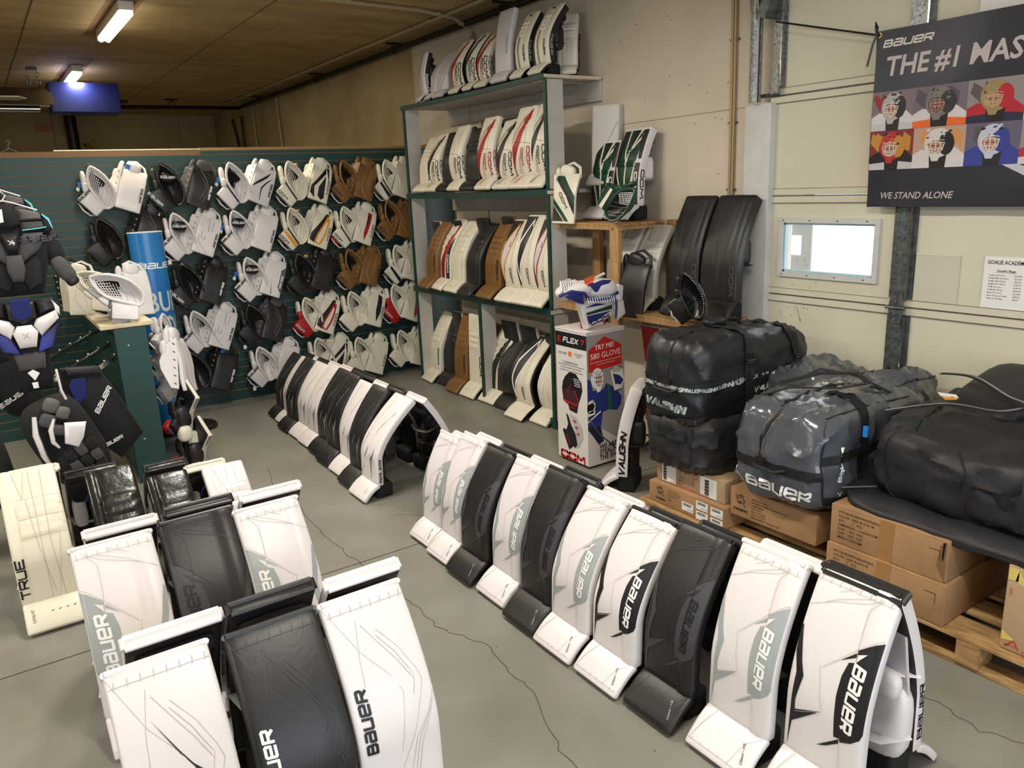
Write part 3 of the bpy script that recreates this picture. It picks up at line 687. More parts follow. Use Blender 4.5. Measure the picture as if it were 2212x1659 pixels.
# neighbour's shingled wall seen through the glass; its emission stands in for daylight
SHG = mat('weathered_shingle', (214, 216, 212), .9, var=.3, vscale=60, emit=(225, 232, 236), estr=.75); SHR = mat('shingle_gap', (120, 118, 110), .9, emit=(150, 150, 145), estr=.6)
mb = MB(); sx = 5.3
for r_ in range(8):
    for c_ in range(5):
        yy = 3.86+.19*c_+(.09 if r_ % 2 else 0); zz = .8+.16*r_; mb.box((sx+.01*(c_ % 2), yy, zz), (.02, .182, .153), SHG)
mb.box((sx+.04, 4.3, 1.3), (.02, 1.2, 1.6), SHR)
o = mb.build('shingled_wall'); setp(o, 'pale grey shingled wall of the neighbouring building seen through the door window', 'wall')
mb = MB(); mb.box((6.5, 1.5, 1.5), (.05, 7, 3.5), mat('glowing_yard_wall', (250, 252, 255), .9, emit=(250, 252, 255), estr=2.4)); o = mb.build('bright_wall'); setp(o, 'white wall outside the door window, glowing in place of sunlight', 'wall')  # sun glare put into the wall as emission, no sun reaches it
# casing and rail beside the door
mb = MB(); mb.box((4.235, 3.337, 1.209), (.09, .20, 2.418), WPNT, r=.003); o = mb.build('trim_2'); setp(o, kind='structure')
mb = MB()
mb.tube([(4.15, 3.355, 2.427), (4.15, 3.355, 2.93), (4.12, 3.355, 3.09), (4.03, 3.355, 3.28), (3.8, 3.355, 3.38), (3.2, 3.355, 3.42)], .026, GV, 8, flatten=.5); mb.tube([(4.18, 3.325, 2.427), (4.18, 3.325, 2.93), (4.14, 3.325, 3.11), (4.05, 3.325, 3.3)], .012, GVD, 6)
o = mb.build('door_track'); setp(o, 'curved galvanised steel track beside the overhead door', 'door track')
mb = MB()
for dy in (0, .022):
    pts = [(4.262, 3.59+dy+.004*math.sin(z_*2.2), z_) for z_ in [.9+.05*i for i in range(53)]]
    mb.tube(pts, [.0095 if i % 2 else .0105 for i in range(53)], mat('tan_flex_conduit', (168, 146, 110), .5, .4), 8)
for z_ in (1.3, 1.9, 2.33, 2.84): mb.box((4.27, 3.6, z_), (.02, .07, .012), GVD)
o = mb.build('flexible_conduit'); setp(o, 'pair of tan flexible conduits clipped to the wall left of the overhead door', 'conduit')

# ------------------------------------------------------------------ things high up
for i, (x, y) in enumerate(TUBES):
    if i > 1: continue
    r_ = empty('ceiling_light', (x, y, CEIL), 0, ['bright fluorescent tube light nearest on the ceiling', 'farther fluorescent tube light above the blue-ended heater'][i], 'ceiling light', 'fluorescent lights on the ceiling')
    mb = MB(); mb.box((0, 0, -.035), (.12, 1.3, .07), mat('fixture_enamel', (220, 214, 196), .4), r=.01); mb.box((0, .68, -.05), (.11, .05, .09), WPNT, r=.01); mb.build('housing', r_)
    mb = MB()
    for dx in (-.03, .03): mb.tube([(dx, -.62, -.09), (dx, .62, -.09)], .02, mat('lit_tube', (255, 250, 235), .5, emit=(255, 250, 236), estr=9), 10)
    mb.build('tube', r_)
for i, (x, y) in enumerate(TUBES[2:]):
    r_ = empty('ceiling_light', (x, y, CEIL), 0, 'fluorescent tube light on the ceiling beyond the top of the picture', 'ceiling light', 'unseen fluorescent lights')
    mb = MB(); mb.box((0, 0, -.035), (.12, 1.3, .07), MATS['fixture_enamel'], r=.01); mb.build('housing', r_)
r_ = empty('tube_heater', (-.1, 11.14, 3.2), 0, 'long metal tube heater with blue end box hung from ceiling', 'heater')
mb = MB(); mb.tube([(-6, 0, -.03), (1.6, 0, -.03)], .055, CH, 14); mb.tube([(-6, -.16, -.12), (1.0, -.16, -.12)], .04, CH, 12); mb.build('radiant_tube', r_)
mb = MB(); mb.add([(-6, -.3, -.08), (-6, -.12, .12), (-6, .16, .12), (-6, .3, -.08), (1.15, -.3, -.08), (1.15, -.12, .12), (1.15, .16, .12), (1.15, .3, -.08)], [(0, 1, 5, 4), (1, 2, 6, 5), (2, 3, 7, 6)], mat('reflector', (120, 108, 84), .3, .9)); mb.build('reflector_hood', r_)
mb = MB(); mb.box((1.5, .05, .02), (.75, .42, .34), mat('heater_blue', (24, 36, 110), .4), r=.01); mb.build('burner_box', r_)
mb = MB()
for x in (.95, 1.05):
    for k in range(6): mb.tube([(x+.02*math.cos(a*PI/4)*(k % 2), .02*math.cos(a*PI/4)*(1-k % 2), .15+.045*k+.03*math.sin(a*PI/4)) for a in range(8)], .004, GVD, 5, closed=True)
mb.box((1.0, 0, .36), (.1, .3, .02), GVD); mb.build('chain', r_)
mb = MB(); mb.tube([(1.82, 0, 0), (1.98, .0, 0)], .02, IRON); mb.build('gas_fitting', r_)
mb = MB()
P1 = []
mb.tube([(1.8, 11.14, 3.19), (2.0, 13.64, 3.39), (4.13, 14.2, 3.46), (4.14, 13.8, 3.465), (4.18, 10.3, 3.475), (4.18, 5.66, 3.485), (4.18, -1, 3.485)], .030, IRON, 10)
o = mb.build('black_gas_pipe'); setp(o, 'black iron gas pipe running under the ceiling along the wall', 'pipe')
for i, y in enumerate((13.2, 10.6, 8.23, 6.1, 13.92)):
    mb = MB(); x = 4.17 if i < 4 else 3.0
    mb.tube([(x-.1, y, CEIL-.01), (x+.1, y, CEIL-.01)], .012, IRON, 6); mb.tube([(x, y, CEIL), (x, y, 3.51)], .006, IRON, 6)
    mb.tube([(x+.045*math.cos(a*PI/5), y, 3.478+.040*math.sin(a*PI/5)) for a in range(10)], .006, IRON, 6, closed=True)
    o = mb.build('pipe_hanger'); setp(o, ['pipe hanger closest to the far corner of the wall', 'pipe hanger second from the far corner', 'pipe hanger over the slatwall end', 'pipe hanger above the shelving unit', 'pipe hanger between heater and corner'][i], 'pipe hanger', 'hangers of the gas pipe')
CND = mat('painted_conduit', (176, 160, 128), .45, .3)
for pts, lab in (([(4.25, 13.83, 3.485), (4.25, 13.8, 3.39), (4.25, 13.76, 2.2)], 'bare steel conduit down the wall nearest the far corner'), ([(4.22, 13.9, 3.52), (4.23, 12.62, 3.52), (4.24, 12.53, 3.44), (4.24, 12.45, 2.2)], 'bent steel conduit down the wall, second from the far corner'),
                 ([(3.95, 14.3, 3.535), (3.93, 8.35, 3.53), (3.93, 5.6, 3.53), (3.93, 3, 3.53)], 'painted conduit running along the ceiling edge above the gas pipe'), ([(2.2, 6.5, 3.53), (3.62, 6.6, 3.53), (4.04, 6.73, 3.52), (4.24, 6.76, 3.44), (4.262, 6.73, 3.3), (4.262, 6.64, 1.5)], 'conduit bending from ceiling down behind the shelving unit')):
    mb = MB(); mb.tube(pts, .016, CND, 8)
    for a, b in zip(pts, pts[1:]):
        q = (Vector(a)+Vector(b))/2; mb.box(q, (.05, .05, .02), CND)
    o = mb.build('conduit'); setp(o, lab, 'conduit', 'conduits on wall and ceiling')
mb = MB(); mb.tube([(1.755, 16.2, CEIL), (1.765, 16.2, 1.0)], .098, mat('black_flue_enamel', (24, 22, 22), .4), 16); o = mb.build('flue_pipe'); setp(o, 'thick black flue pipe standing against the far wall', 'flue pipe')
mb = MB(); mb.box((1.355, 16.48, 3.3), (.26, .03, .11), mat('scrap_board', (176, 130, 84), .7))
for dx in (-.09, 0, .09): mb.flat([ell(1.355+dx, 3.3, .008, .008, 6)], lambda a, b: Vector((a, 16.463, b)), WINK)
o = mb.build('wall_block'); setp(o, 'small brown wooden block screwed to the far wall', 'board')
for a, b, lab in (((4.23, 14.99, 3.318), (4.24, 14.52, 2.3), 'dark stick leaning at a slant in the far corner'), ((4.23, 14.44, 3.318), (4.24, 14.5, 2.3), 'dark stick standing upright in the far corner')):
    mb = MB(); mb.tube([a, (Vector(a)+Vector(b))/2, b], .022, mat('taped_stick', (62, 48, 28), .7), 6); mb.tube([a, Vector(a)+Vector((0, 0, .03))], .032, MATS['taped_stick'], 6)
    setp(mb.build('hockey_stick'), lab, 'hockey stick', 'sticks in the far corner')
r_ = empty('hanging_shirt', (.39, 8.35, 2.52), 0, 'red shirt on a wire hanger showing above the slatwall at left', 'shirt')
mb = MB(); mb.tube([(0, 0, -.03), (0, 0, .0), (.015, 0, .02), (.005, 0, .035), (-.015, 0, .03)], .003, GVD, 5); mb.tube([(0, 0, -.03), (.12, 0, -.09), (-.12, 0, -.09), (0, 0, -.03)], .003, GVD, 5); mb.build('wire_hanger', r_)
mb = MB(); mb.plate([(-.22, -.14), (-.06, -.075), (0, -.095), (.06, -.075), (.22, -.14), (.25, -.5), (-.25, -.5)], 0, .05, RD, .0, .015); mb.build('shirt_body', r_)
mb = MB(); mb.tube([(-.06, -.02, -.075), (0, -.03, -.1), (.06, -.02, -.075)], .009, BK, 6); mb.build('collar', r_)
r_ = empty('ceiling_fan', (.14, 10.4, 3.2), 0, 'pale ceiling fan blade poking in at the left below the heater', 'fan')
mb = MB(); 
for a in (0, 2.1, 4.2): mb.plate([(.15, -.05), (.55, -.07), (.62, 0), (.55, .07), (.15, .05)], 0, .012, mat('fan_enamel', (196, 186, 164), .4), 0, .003, Matrix.Translation((-.05, -.5, -.12)) @ Matrix.Rotation(a, 4, 'Z') @ Matrix.Rotation(PI/2-.15, 4, 'X'))
mb.build('blade', r_)
mb = MB(); mb.tube([(-.05, -.5, .3), (-.05, -.5, -.05)], .015, WPNT); mb.puff((-.05, -.5, -.12), (.2, .2, .12), WPNT, e=2.2); mb.build('motor', r_)

# ------------------------------------------------------------------ shelving unit
su = empty('shelving_unit', (3.72, 6.1, 0), 0, 'tall white shelving unit with green front edges full of leg pads', 'shelving unit')
def part(root, name, mb): 
    o = mb.build(name, root); o.location = -root.location if root.rotation_euler.z == 0 else (0, 0, 0); return o
for name, z, th in (('shelf', .985, .055), ('shelf', 1.925, .05), ('top_shelf', 2.77, .04)):
    mb = MB(); ya, yb = 4.91, 7.29
    n = 12
    for i in range(n):
        a = ya+(yb-ya)*i/n; b = ya+(yb-ya)*(i+1)/n; sag = -.012*math.sin(PI*(i+.5)/n) if z != .985 else 0
        mb.box((3.985, (a+b)/2, z+sag), (.53, b-a+.001, th*.6), WSHF)
        mb.box((3.715, (a+b)/2, z+sag), (.02, b-a+.001, th), GRP)
    mb.box((3.985, 4.905, z), (.56, .012, th*.55), PLY if z > 2 else WSHF); part(su, name, mb)
for y, z0, z1 in ((4.925, 0, .96), (4.925, 1.01, 1.90), (4.925, 1.95, 2.75), (7.255, 0, .96), (7.255, 1.01, 1.90), (7.255, 1.95, 2.75), (6.02, 0, .96)):
    mb = MB(); mb.box((3.805, y, (z0+z1)/2), (.155, .028, z1-z0), WSHF); mb.box((3.722, y, (z0+z1)/2), (.016, .034, z1-z0), GRP); part(su, 'upright', mb)
mb = MB(); mb.box((3.74, 4.925, .04), (.05, .06, .07), GRP); mb.box((3.86, 4.96, .045), (.28, .05, .08), GRP); part(su, 'foot_block', mb)
for (a, b, z) in ((4.91, 6.86, 2.68), (6.88, 7.3, 2.68), (4.91, 6.9, 1.83), (6.91, 7.3, 1.83), (4.91, 7.3, .89)):
    mb = MB(); mb.box((4.262, (a+b)/2, z), (.03, b-a, .15), WSHF); part(su, 'wall_rail', mb)

# ------------------------------------------------------------------ pine rack
pr = empty('pine_rack', (3.78, 4.5, 0), 0, 'open pine wood rack with pegged posts beside the white shelving unit', 'rack')
for x, y, z1 in ((3.80, 4.975, 1.70), (3.80, 4.235, 1.70), (4.20, 4.90, 1.70), (4.20, 4.06, 1.70), (4.2, 3.44, 1.03), (3.80, 3.40, 1.03)):
    mb = MB(); mb.box((x, y, z1/2), (.045 if y > 4.1 or x > 4 else .04, .09, z1), PINE, r=.004)
    for z in [i*.105+.06 for i in range(int(z1/.105))]:
        for dy in (-.022, .022): mb.flat([ell(y+dy, z, .0035, .0035, 6)], lambda a, b: Vector((x-.0233, a, b)), CINK)
    mb.flat([ell(y+.01, z1-.045, .008, .008, 8)], lambda a, b: Vector((x-.0236, a, b)), INK)
    part(pr, 'post', mb)
for z, ya, yb in ((1.675, 4.15, 5.0), (1.045, 3.36, 4.27), (1.045, 4.25, 4.96)):
    mb = MB()
    for i in range(5): mb.box((3.82+.085*i, (ya+yb)/2, z+.012), (.07, yb-ya, .016), PINE)
    mb.box((3.795, (ya+yb)/2, z-.012), (.02, yb-ya, .03), PINE); mb.box((4.19, (ya+yb)/2, z-.012), (.02, yb-ya, .03), PINE)
    for y in (ya+.03, yb-.03): mb.box((4.0, y, z-.012), (.4, .02, .03), PINE)
    part(pr, 'slatted_shelf', mb)

# ------------------------------------------------------------------ leg pads
ORD = ['first', 'second', 'third', 'fourth', 'fifth', 'sixth', 'seventh', 'eighth', 'ninth', 'tenth']
WX = -PI/2
GA = 'leg pads standing in the long front row'; GC = 'leg pads standing in the middle floor row'; GB = 'leg pads in the near left block'
# long row on the right: toe x, y centre, width, height, lean, colours
SVW = dict(face=WH, acc=GY, txt=WINK); SVK = dict(face=WH, acc=INK, txt=WINK); SVB = dict(face=BK, acc=DG, txt=INK, seamd=DG, seam=DG, small=GY)
rowA = [(1.815, 3.75, .23, .60, .25, SVW, WH, 'small white leg pad with grey flash, farthest of the long row'), (1.79, 3.495, .23, .65, .29, SVW, WH, 'white leg pad with grey band, second from far end of the long row'),
        (1.77, 3.235, .25, .645, .31, SVB, BK, 'all black leg pad third from the far end of the long row'), (1.785, 2.95, .25, .66, .285, SVW, WH, 'white leg pad with grey band between the two far black ones'),
        (1.755, 2.665, .25, .685, .305, SVB, BK, 'black leg pad fifth from the far end of the long row'), (1.75, 2.405, .255, .655, .33, SVW, WH, 'white leg pad with grey band in the middle of the long row'),
        (1.755, 2.12, .26, .65, .335, SVK, BK, 'white leg pad with black flash and black top edge, mid row'), (1.775, 1.84, .255, .685, .315, SVB, BK, 'black leg pad third from the near end of the long row'),
        (1.80, 1.53, .265, .72, .28, SVW, WH, 'large white leg pad with grey band, second from near end of long row'), (1.83, 1.225, .275, .735, .28, SVK, BK, 'largest white leg pad with black band at the near end of long row')]
for i, (x, y, wd, H, dx, A, bd, lab) in enumerate(rowA):
    pad((x, y, 0), WX, wd, H, dx, 'SV', lab, GA, binding=bd, **A)
    inner = BK; bm2 = {0: WH, 1: WH, 2: BK, 3: WH, 4: BK, 5: WH, 6: BK, 7: BK, 8: WH}.get(i)
    if i < 9:
        A2 = dict(face=bm2)
        pad((x+2*dx+.10, y-.03, 0), PI/2, wd*.98, H-.015, dx, 'LINES', ('white' if bm2 is WH else 'black')+' mate leaning behind the '+ORD[i]+' pad of the long row, counted from far', 'mates behind the long front row', binding=bm2, acc=SEAMD if bm2 is WH else DG, **A2)
# mate of the nearest pad, seen from inside
r_ = pad((2.43, 1.215, 0), PI/2, .275, .74, .28, 'SV', 'white leg pad seen from its strapped inner side at the near end of long row', 'mates behind the long front row', binding=BK, face=WH, acc=DG, txt=INK, t=.055, inner=BK,
         sidetext=(place(stroke('BaUeR', .034, 1.05, .22, .36, .16), 0, 0, PI/2), mat('navy_ink', (24, 20, 48), .5), .24))
# inner details for it (local front is towards +x world)
mb = MB(); mb.plate([(-.125, .36), (-.125, .60), (.125, .62), (.125, .47), (.03, .50), (-.06, .42)], 0, .012, LG, .002, .004, Matrix.Translation((0, .13, 0)) @ Matrix.Rotation(-.22, 4, 'X')); mb.build('thigh_lining', r_)
mb = MB(); mb.puff((-.02, .21, .24), (.23, .10, .30), WH, e=3.5); mb.puff((.10, .24, .24), (.04, .10, .24), WH, e=4); mb.build('calf_wrap', r_)
mb = MB(); mb.puff((-.06, .27, .40), (.13, .06, .10), WH, e=3); mb.build('knee_cradle', r_)
mb = MB(); mb.tube([(-.13, .18, .42), (-.08, .25, .43), (.02, .28, .41), (.1, .25, .38), (.13, .18, .36)], .022, WH, 8, flatten=.22); mb.build('knee_strap', r_)
mb = MB(); mb.tube([(-.13, .2, .2), (-.08, .28, .19), (.02, .30, .18), (.1, .28, .19), (.13, .2, .2)], .022, LG, 8, flatten=.2); mb.build('calf_strap', r_)
mb = MB(); mb.tube([(.02, .27, .5), (.04, .31, .48), (.05, .31, .43), (.03, .28, .40)], .008, WH, 6); mb.build('knee_lace', r_)

# middle row
XW_ = dict(acc=mat('graphite_slash', (110, 106, 102), .5), seam=SEAM); XK = dict(face=BK, acc=mat('pale_slash', (150, 146, 138), .5))
XP = dict(face=WH, acc=mat('thin_grey_slash', (150, 146, 142), .5))
rowC = [(1.97, 6.93, .24, .56, .30, XK, 'black leg pad at the far end of the middle row'), (1.96, 6.70, .22, .56, .31, dict(XW_, acc=INK), 'white leg pad with dark slashes, second from far end of middle row'), (1.91, 6.47, .25, .59, .32, XK, 'black leg pad with pale slashes, third from far end of middle row'),
        (1.92, 6.20, .25, .60, .31, XW_, 'white leg pad with grey slashes, fourth from far end of middle row'), (1.91, 5.95, .25, .61, .33, XW_, 'white leg pad with grey slashes, fifth from far end of middle row'), (1.895, 5.68, .25, .63, .33, XK, 'broad black leg pad, sixth from far end of middle row'),
        (1.865, 5.42, .25, .65, .32, dict(XK), 'black leg pad with one pale slash, fourth from near end of middle row'), (1.86, 5.14, .25, .64, .31, XP, 'cream white leg pad between the near black ones of middle row'), (1.82, 4.88, .235, .66, .335, dict(face=BK, acc=mat('thin_pale_slash', (120, 116, 110), .5)), 'black leg pad next to the near end of the middle row'),
        (1.80, 4.61, .26, .64, .40, dict(XW_), 'large white leg pad with grey slashes at the near end of middle row')]
for i, (x, y, wd, H, dx, A, lab) in enumerate(rowC):
    st = (place(stroke('BaUeR', .030, 1.0, .22, .36, .16), 0, 0, PI/2), INK, .17) if i == 9 else None
    fk = A.get('face', WH)
    pad((x, y, 0), WX, wd, H, dx, 'X', lab, GC, sidetext=st, t=.05, back=1 if i == 9 else 0, strap=BK, **A)
    fm = [BK, WH, BK, WH, WH, BK, BK, WH, BK, WH][i]
    pad((x+2*dx+(.13 if i < 9 else .0), y-.04 if i < 9 else y-.01, 0), PI/2, wd, H-.02, dx if i < 9 else .28, 'LINES', ('white' if fm is WH else 'black')+' mate leaning behind the '+ORD[i]+' pad of the middle row, counted from far' if i < 9 else 'white leg pad with puckered edge, facing away at near end of middle row', 'mates behind the middle row',
        face=fm, binding=fm, acc=SEAMD if fm is WH else DG, back=2 if i == 9 else 0, strap=BK, inner=DG)

# near left block, facing the camera
pad((.22, 1.86, 0), 0, .285, .71, .37, 'FLOW', 'white leg pad with jagged black slash at the lower left', GB, binding=WH, face=WH, slash=INK, txt=INK, back=1, t=.055)
pad((.545, 1.83, 0), 0, .285, .715, .37, 'FLOW', 'glossy black leg pad between two white ones in the nearest block', GB, binding=BK, face=BK, txt=WINK, seamd=DG, seam=DG, back=1, t=.055)
pad((.835, 1.83, 0), 0, .28, .72, .35, 'FLOW', 'plain white leg pad with dark lettering, right of the nearest black one', GB, binding=WH, face=WH, txt=INK, back=2, t=.055, sidetext=(place(stroke('OPTIK', .02, .8, .16, .3, .3), 0, 0, PI/2), INK, .2))
SVL = dict(flip=-1)
pad((.235, 2.84, 0), 0, .295, .70, .39, 'SV', 'white leg pad with silver band, left one behind the nearest three', GB, binding=WH, face=WH, acc=GY, txt=WINK, flip=-1, back=2)
pad((.555, 2.84, 0), 0, .295, .72, .37, 'SV', 'black leg pad with charcoal band in the second row of the block', GB, binding=BK, back=1, flip=-1, **SVB)
pad((.83, 2.80, 0), 0, .275, .71, .36, 'SV', 'white leg pad with silver band, right one of the second row', GB, binding=WH, face=WH, acc=GY, txt=WINK, flip=-1, back=2)
TRK = mat('ivory_leather', (224, 218, 198), .42, bump=.3, bscale=40)
pad((.005, 4.03, 0), 0, .255, .71, .42, 'QUILT', 'cream quilted leg pad with vertical dark lettering at the left edge', GB, face=TRK, word='TRUE', txt=INK, seamd=SEAML, back=2, strap=TRK, n=4, amp=.008, t=.05)
pad((.37, 4.06, 0), 0, .235, .62, .38, 'QUILT', 'shiny black quilted leg pad with three thick knee rolls', GB, face=BG, seamd=DG, back=1, t=.055, word='III', txt=WINK)
pad((.635, 4.04, 0), 0, .215, .55, .32, 'QUILT', 'smaller black leg pad with flat knee quilting', GB, face=BG, seamd=DG, back=1, n=3, amp=.006)
pad((.93, 4.04, 0), 0, .225, .53, .32, 'QUILT', 'small white quilted leg pad at the back right of the block', GB, face=WH, seamd=SEAM, back=1, n=3, amp=.007, strap=CR, side=CR)
# their mates behind
def mate(x, y, wd, H, dx, f, lab, bd=None, lin=None, **k):
    r = pad((x, y, 0), PI, wd, H, dx, 'LINES', lab, 'mates behind the near left block', face=f, binding=bd or f, acc=SEAMD, back=1, inner=BK, **k)
    mb = MB(); mb.tube([(-wd*.1, dx+.02, H-.15), (wd*.1, dx+.03, H-.13), (wd*.2, dx+.02, H-.18)], .004, mat('blue_piping', (50, 60, 170), .5), 5); mb.build('lining_mark', r)
    return r
mate(.29, 2.70, .29, .735, .33, WH, 'white rimmed leg pad with dark lining behind the slashed white one'); mate(.585, 2.66, .28, .755, .33, BK, 'black leg pad with upright rim behind the nearest black one'); mate(.88, 2.62, .27, .75, .33, WH, 'white leg pad with straps leaning behind the plain lettered white one')
mate(.29, 3.74, .28, .70, .33, WH, 'white strapped leg pad behind the left silver banded one'); mate(.59, 3.68, .28, .73, .33, BK, 'black leg pad behind the charcoal banded one'); mate(.885, 3.63, .27, .73, .33, WH, 'white leg pad with flaps behind the right silver banded one')
mate(.03, 4.96, .25, .66, .36, TRK, 'cream mate hidden behind the cream quilted leg pad'); mate(.30, 4.97, .26, .60, .36, BG, 'black mate with padded rim behind the three-roll black leg pad'); mate(.66, 4.86, .22, .57, .34, BG, 'black mate with square rim behind the smaller black leg pad'); mate(.86, 4.8, .22, .52, .3, CR, 'cream edged mate behind the small white quilted leg pad')

# shelf at top (z 2.79)
ZT = 2.79; GS0 = 'leg pads on the top shelf'; GS1 = 'leg pads on the second shelf from top'; GS2 = 'leg pads on the third shelf from top'; GS3 = 'leg pads on the floor under the shelves'
pad((3.74, 6.97, ZT), WX-.2, .15, .44, .10, 'RBK', 'small white leg pad with black side, far left on the top shelf', GS0, side=BK, t=.06, back=1, strap=BK)
pad((3.74, 6.80, ZT), WX-.15, .16, .44, .26, 'LINES', 'pale grey slim leg pad, second on the top shelf', GS0, face=LG, side=BK, acc=SEAMD, t=.06)
pad((3.74, 6.62, ZT), WX, .19, .45, .26, 'LINES', 'pale leg pad with two dark curves, third on the top shelf', GS0, face=LG, acc=INK, t=.05)
pad((3.73, 6.30, ZT), WX, .18, .45, .19, 'AX', 'white leg pad with red swoosh and black side, fourth on top shelf', GS0, face=CR, acc=RD, txt=INK, side=BK, t=.06)
pad((3.73, 6.07, ZT), WX, .16, .47, .22, 'AX', 'white leg pad with black swoosh, fifth on the top shelf', GS0, face=CR, acc=BK, txt=INK, side=BK, t=.06)
pad((3.73, 5.87, ZT), WX, .17, .44, .20, 'AX', 'white leg pad with red swoosh just left of the tall plain one on top shelf', GS0, face=CR, acc=RD, txt=INK, t=.05)
pad((3.72, 5.57, ZT), WX, .22, .56, .13, 'PLAIN', 'tall plain lilac white leg pad on the top shelf', GS0, face=LG, word='POWERTEK', txt=INK, side=LG, ax=.06)
pad((3.72, 5.31, ZT), WX, .17, .50, .20, 'VAU', 'white ribbed leg pad with black side, left of the identical pair on top shelf', GS0, face=CR, side=BK, t=.06, ax=.08)
pad((3.72, 5.06, ZT), WX, .18, .51, .24, 'VAU', 'white ribbed leg pad with big side lettering, right of the pair on top shelf', GS0, face=CR, side=BK, t=.07, ax=.09, back=1, strap=BK)
pad((3.98, 4.99, ZT), WX+.75, .16, .47, .20, 'QUILT', 'white ribbed leg pad turned sideways at the right end of the top shelf', GS0, face=CR, side=CR, t=.06, ax=.08, back=2, strap=BK, n=4)
# second shelf (z 1.95)
Z1 = 1.95; AXR = dict(face=CR, acc=RD, txt=RD); AXB = dict(face=CR, acc=BK, txt=INK)
pad((3.66, 6.96, Z1), WX, .23, .52, .24, 'EF', 'all white leg pad at the left end of the second shelf', GS1, face=CR, txt=INK, seamd=SEAML, ax=.09)
pad((3.66, 6.725, Z1), WX, .22, .53, .20, 'AX', 'white leg pad with black swoosh, second on the second shelf', GS1, ax=.09, **AXB)
pad((3.66, 6.51, Z1), WX, .21, .53, .19, 'EF', 'black leg pad third from left on the second shelf', GS1, face=BK, txt=DG, seamd=DG, seam=DG, ax=.09)
pad((3.66, 6.29, Z1), WX, .215, .57, .165, 'AX', 'plain white leg pad with dark lettering, fourth on the second shelf', GS1, face=CR, acc=CR, txt=INK, ax=.08)
pad((3.66, 6.06, Z1), WX, .23, .53, .17, 'EF', 'black leg pad between white and red ones on the second shelf', GS1, face=BK, txt=DG, seamd=DG, seam=DG, ax=.08)
pad((3.66, 5.80, Z1), WX, .24, .60, .15, 'AX', 'white leg pad with red swoosh, left one of the second shelf', GS1, ax=.09, **AXR)
pad((3.67, 5.53, Z1), WX, .24, .56, .17, 'AX', 'white leg pad with black swoosh between the two red ones', GS1, ax=.1, **AXB)
pad((3.66, 5.26, Z1), WX, .26, .63, .15, 'AX', 'largest white leg pad with red swoosh, right one of the second shelf', GS1, ax=.10, **AXR)
pad((3.67, 5.055, Z1), WX, .22, .64, .17, 'AX', 'white leg pad with black swoosh at the right end of the second shelf', GS1, ax=.1, **AXB)
# third shelf (z 1.02)
Z2 = 1.015
pad((3.62, 6.93, Z2), WX-.15, .27, .64, .29, 'EF', 'tan leg pad at the left end of the third shelf', GS2, face=TN, txt=INK, seamd=mat('dark_tan_seam', (92, 56, 20), .7))
pad((3.64, 6.70, Z2), WX-.15, .25, .665, .31, 'EFD', 'white red and black leg pad, second on the third shelf', GS2, face=CR, acc=RD, acc2=BK, txt=WINK)
pad((3.63, 6.42, Z2), WX-.08, .26, .65, .32, 'EF', 'white leg pad with knee rolls, third on the third shelf', GS2, face=CR, txt=CR, seamd=SEAML)
pad((3.61, 6.12, Z2), WX-.1, .27, .64, .33, 'EF', 'black leg pad with knee rolls, fourth on the third shelf', GS2, face=BK, txt=DG, seamd=DG, seam=DG)
pad((3.62, 5.81, Z2), WX-.1, .28, .66, .30, 'EF', 'tan leg pad in the middle of the third shelf', GS2, face=TN, txt=INK, seamd=MATS['dark_tan_seam'])
pad((3.62, 5.50, Z2), WX, .24, .68, .26, 'TAC', 'black and white leg pad with gold outline on the third shelf', GS2, face=CR, fr=YL, mid=LG, edge=BK, txt=INK, ax=.13)
pad((3.625, 5.26, Z2), WX, .24, .72, .23, 'TAC', 'black and white leg pad with white outline on the third shelf', GS2, face=CR, fr=WINK, mid=BK, edge=BK, txt=INK, ax=.13)
pad((3.63, 5.05, Z2), WX, .20, .70, .22, 'TAC', 'black and white leg pad with red outline beside the pine post', GS2, face=CR, fr=RD, mid=LG, edge=BK, txt=INK, ax=.13)
# floor under the shelves
pad((3.69, 7.13, 0), WX-.1, .26, .71, .31, 'EF', 'white leg pad on the floor at the left end under the shelves', GS3, face=CR, txt=INK, seamd=SEAML)
pad((3.73, 6.87, 0), WX, .23, .73, .27, 'EF', 'black leg pad on the floor beside the tan one', GS3, face=BK, txt=BK, seamd=DG, seam=DG)
pad((3.65, 6.55, 0), WX-.05, .25, .755, .26, 'EF', 'tan leg pad on the floor under the shelves', GS3, face=TN, txt=INK, seamd=MATS['dark_tan_seam'])
pad((3.66, 6.27, 0), WX, .25, .79, .16, 'EF', 'white leg pad on the floor left of the middle upright', GS3, face=CR, txt=INK, seamd=SEAML)
pad((3.695, 5.97, 0), WX, .27, .72, .36, 'EFD', 'white leg pad with black stripes on the floor right of the middle upright', GS3, face=CR, acc=BK, acc2=BK, txt=WINK, side=BK)
pad((3.69, 5.70, 0), WX, .25, .665, .35, 'TAC', 'black leg pad on the floor, third from the right', GS3, face=BK, fr=DG, mid=mat('soft_black_panel', (40, 39, 40), .5), edge=BK, txt=DG, seamd=DG)
pad((3.60, 5.38, 0), WX, .27, .69, .38, 'TAC', 'black leg pad with white outline on the floor, second from the right', GS3, face=CR, fr=WINK, mid=DG, edge=BK, txt=INK, side=BK, ax=.14)
pad((3.665, 5.10, 0), WX, .24, .66, .34, 'TAC', 'plain white leg pad on the floor at the right end under the shelves', GS3, face=CR, fr=WINK, mid=CR, edge=CR, txt=CR, ax=.14)
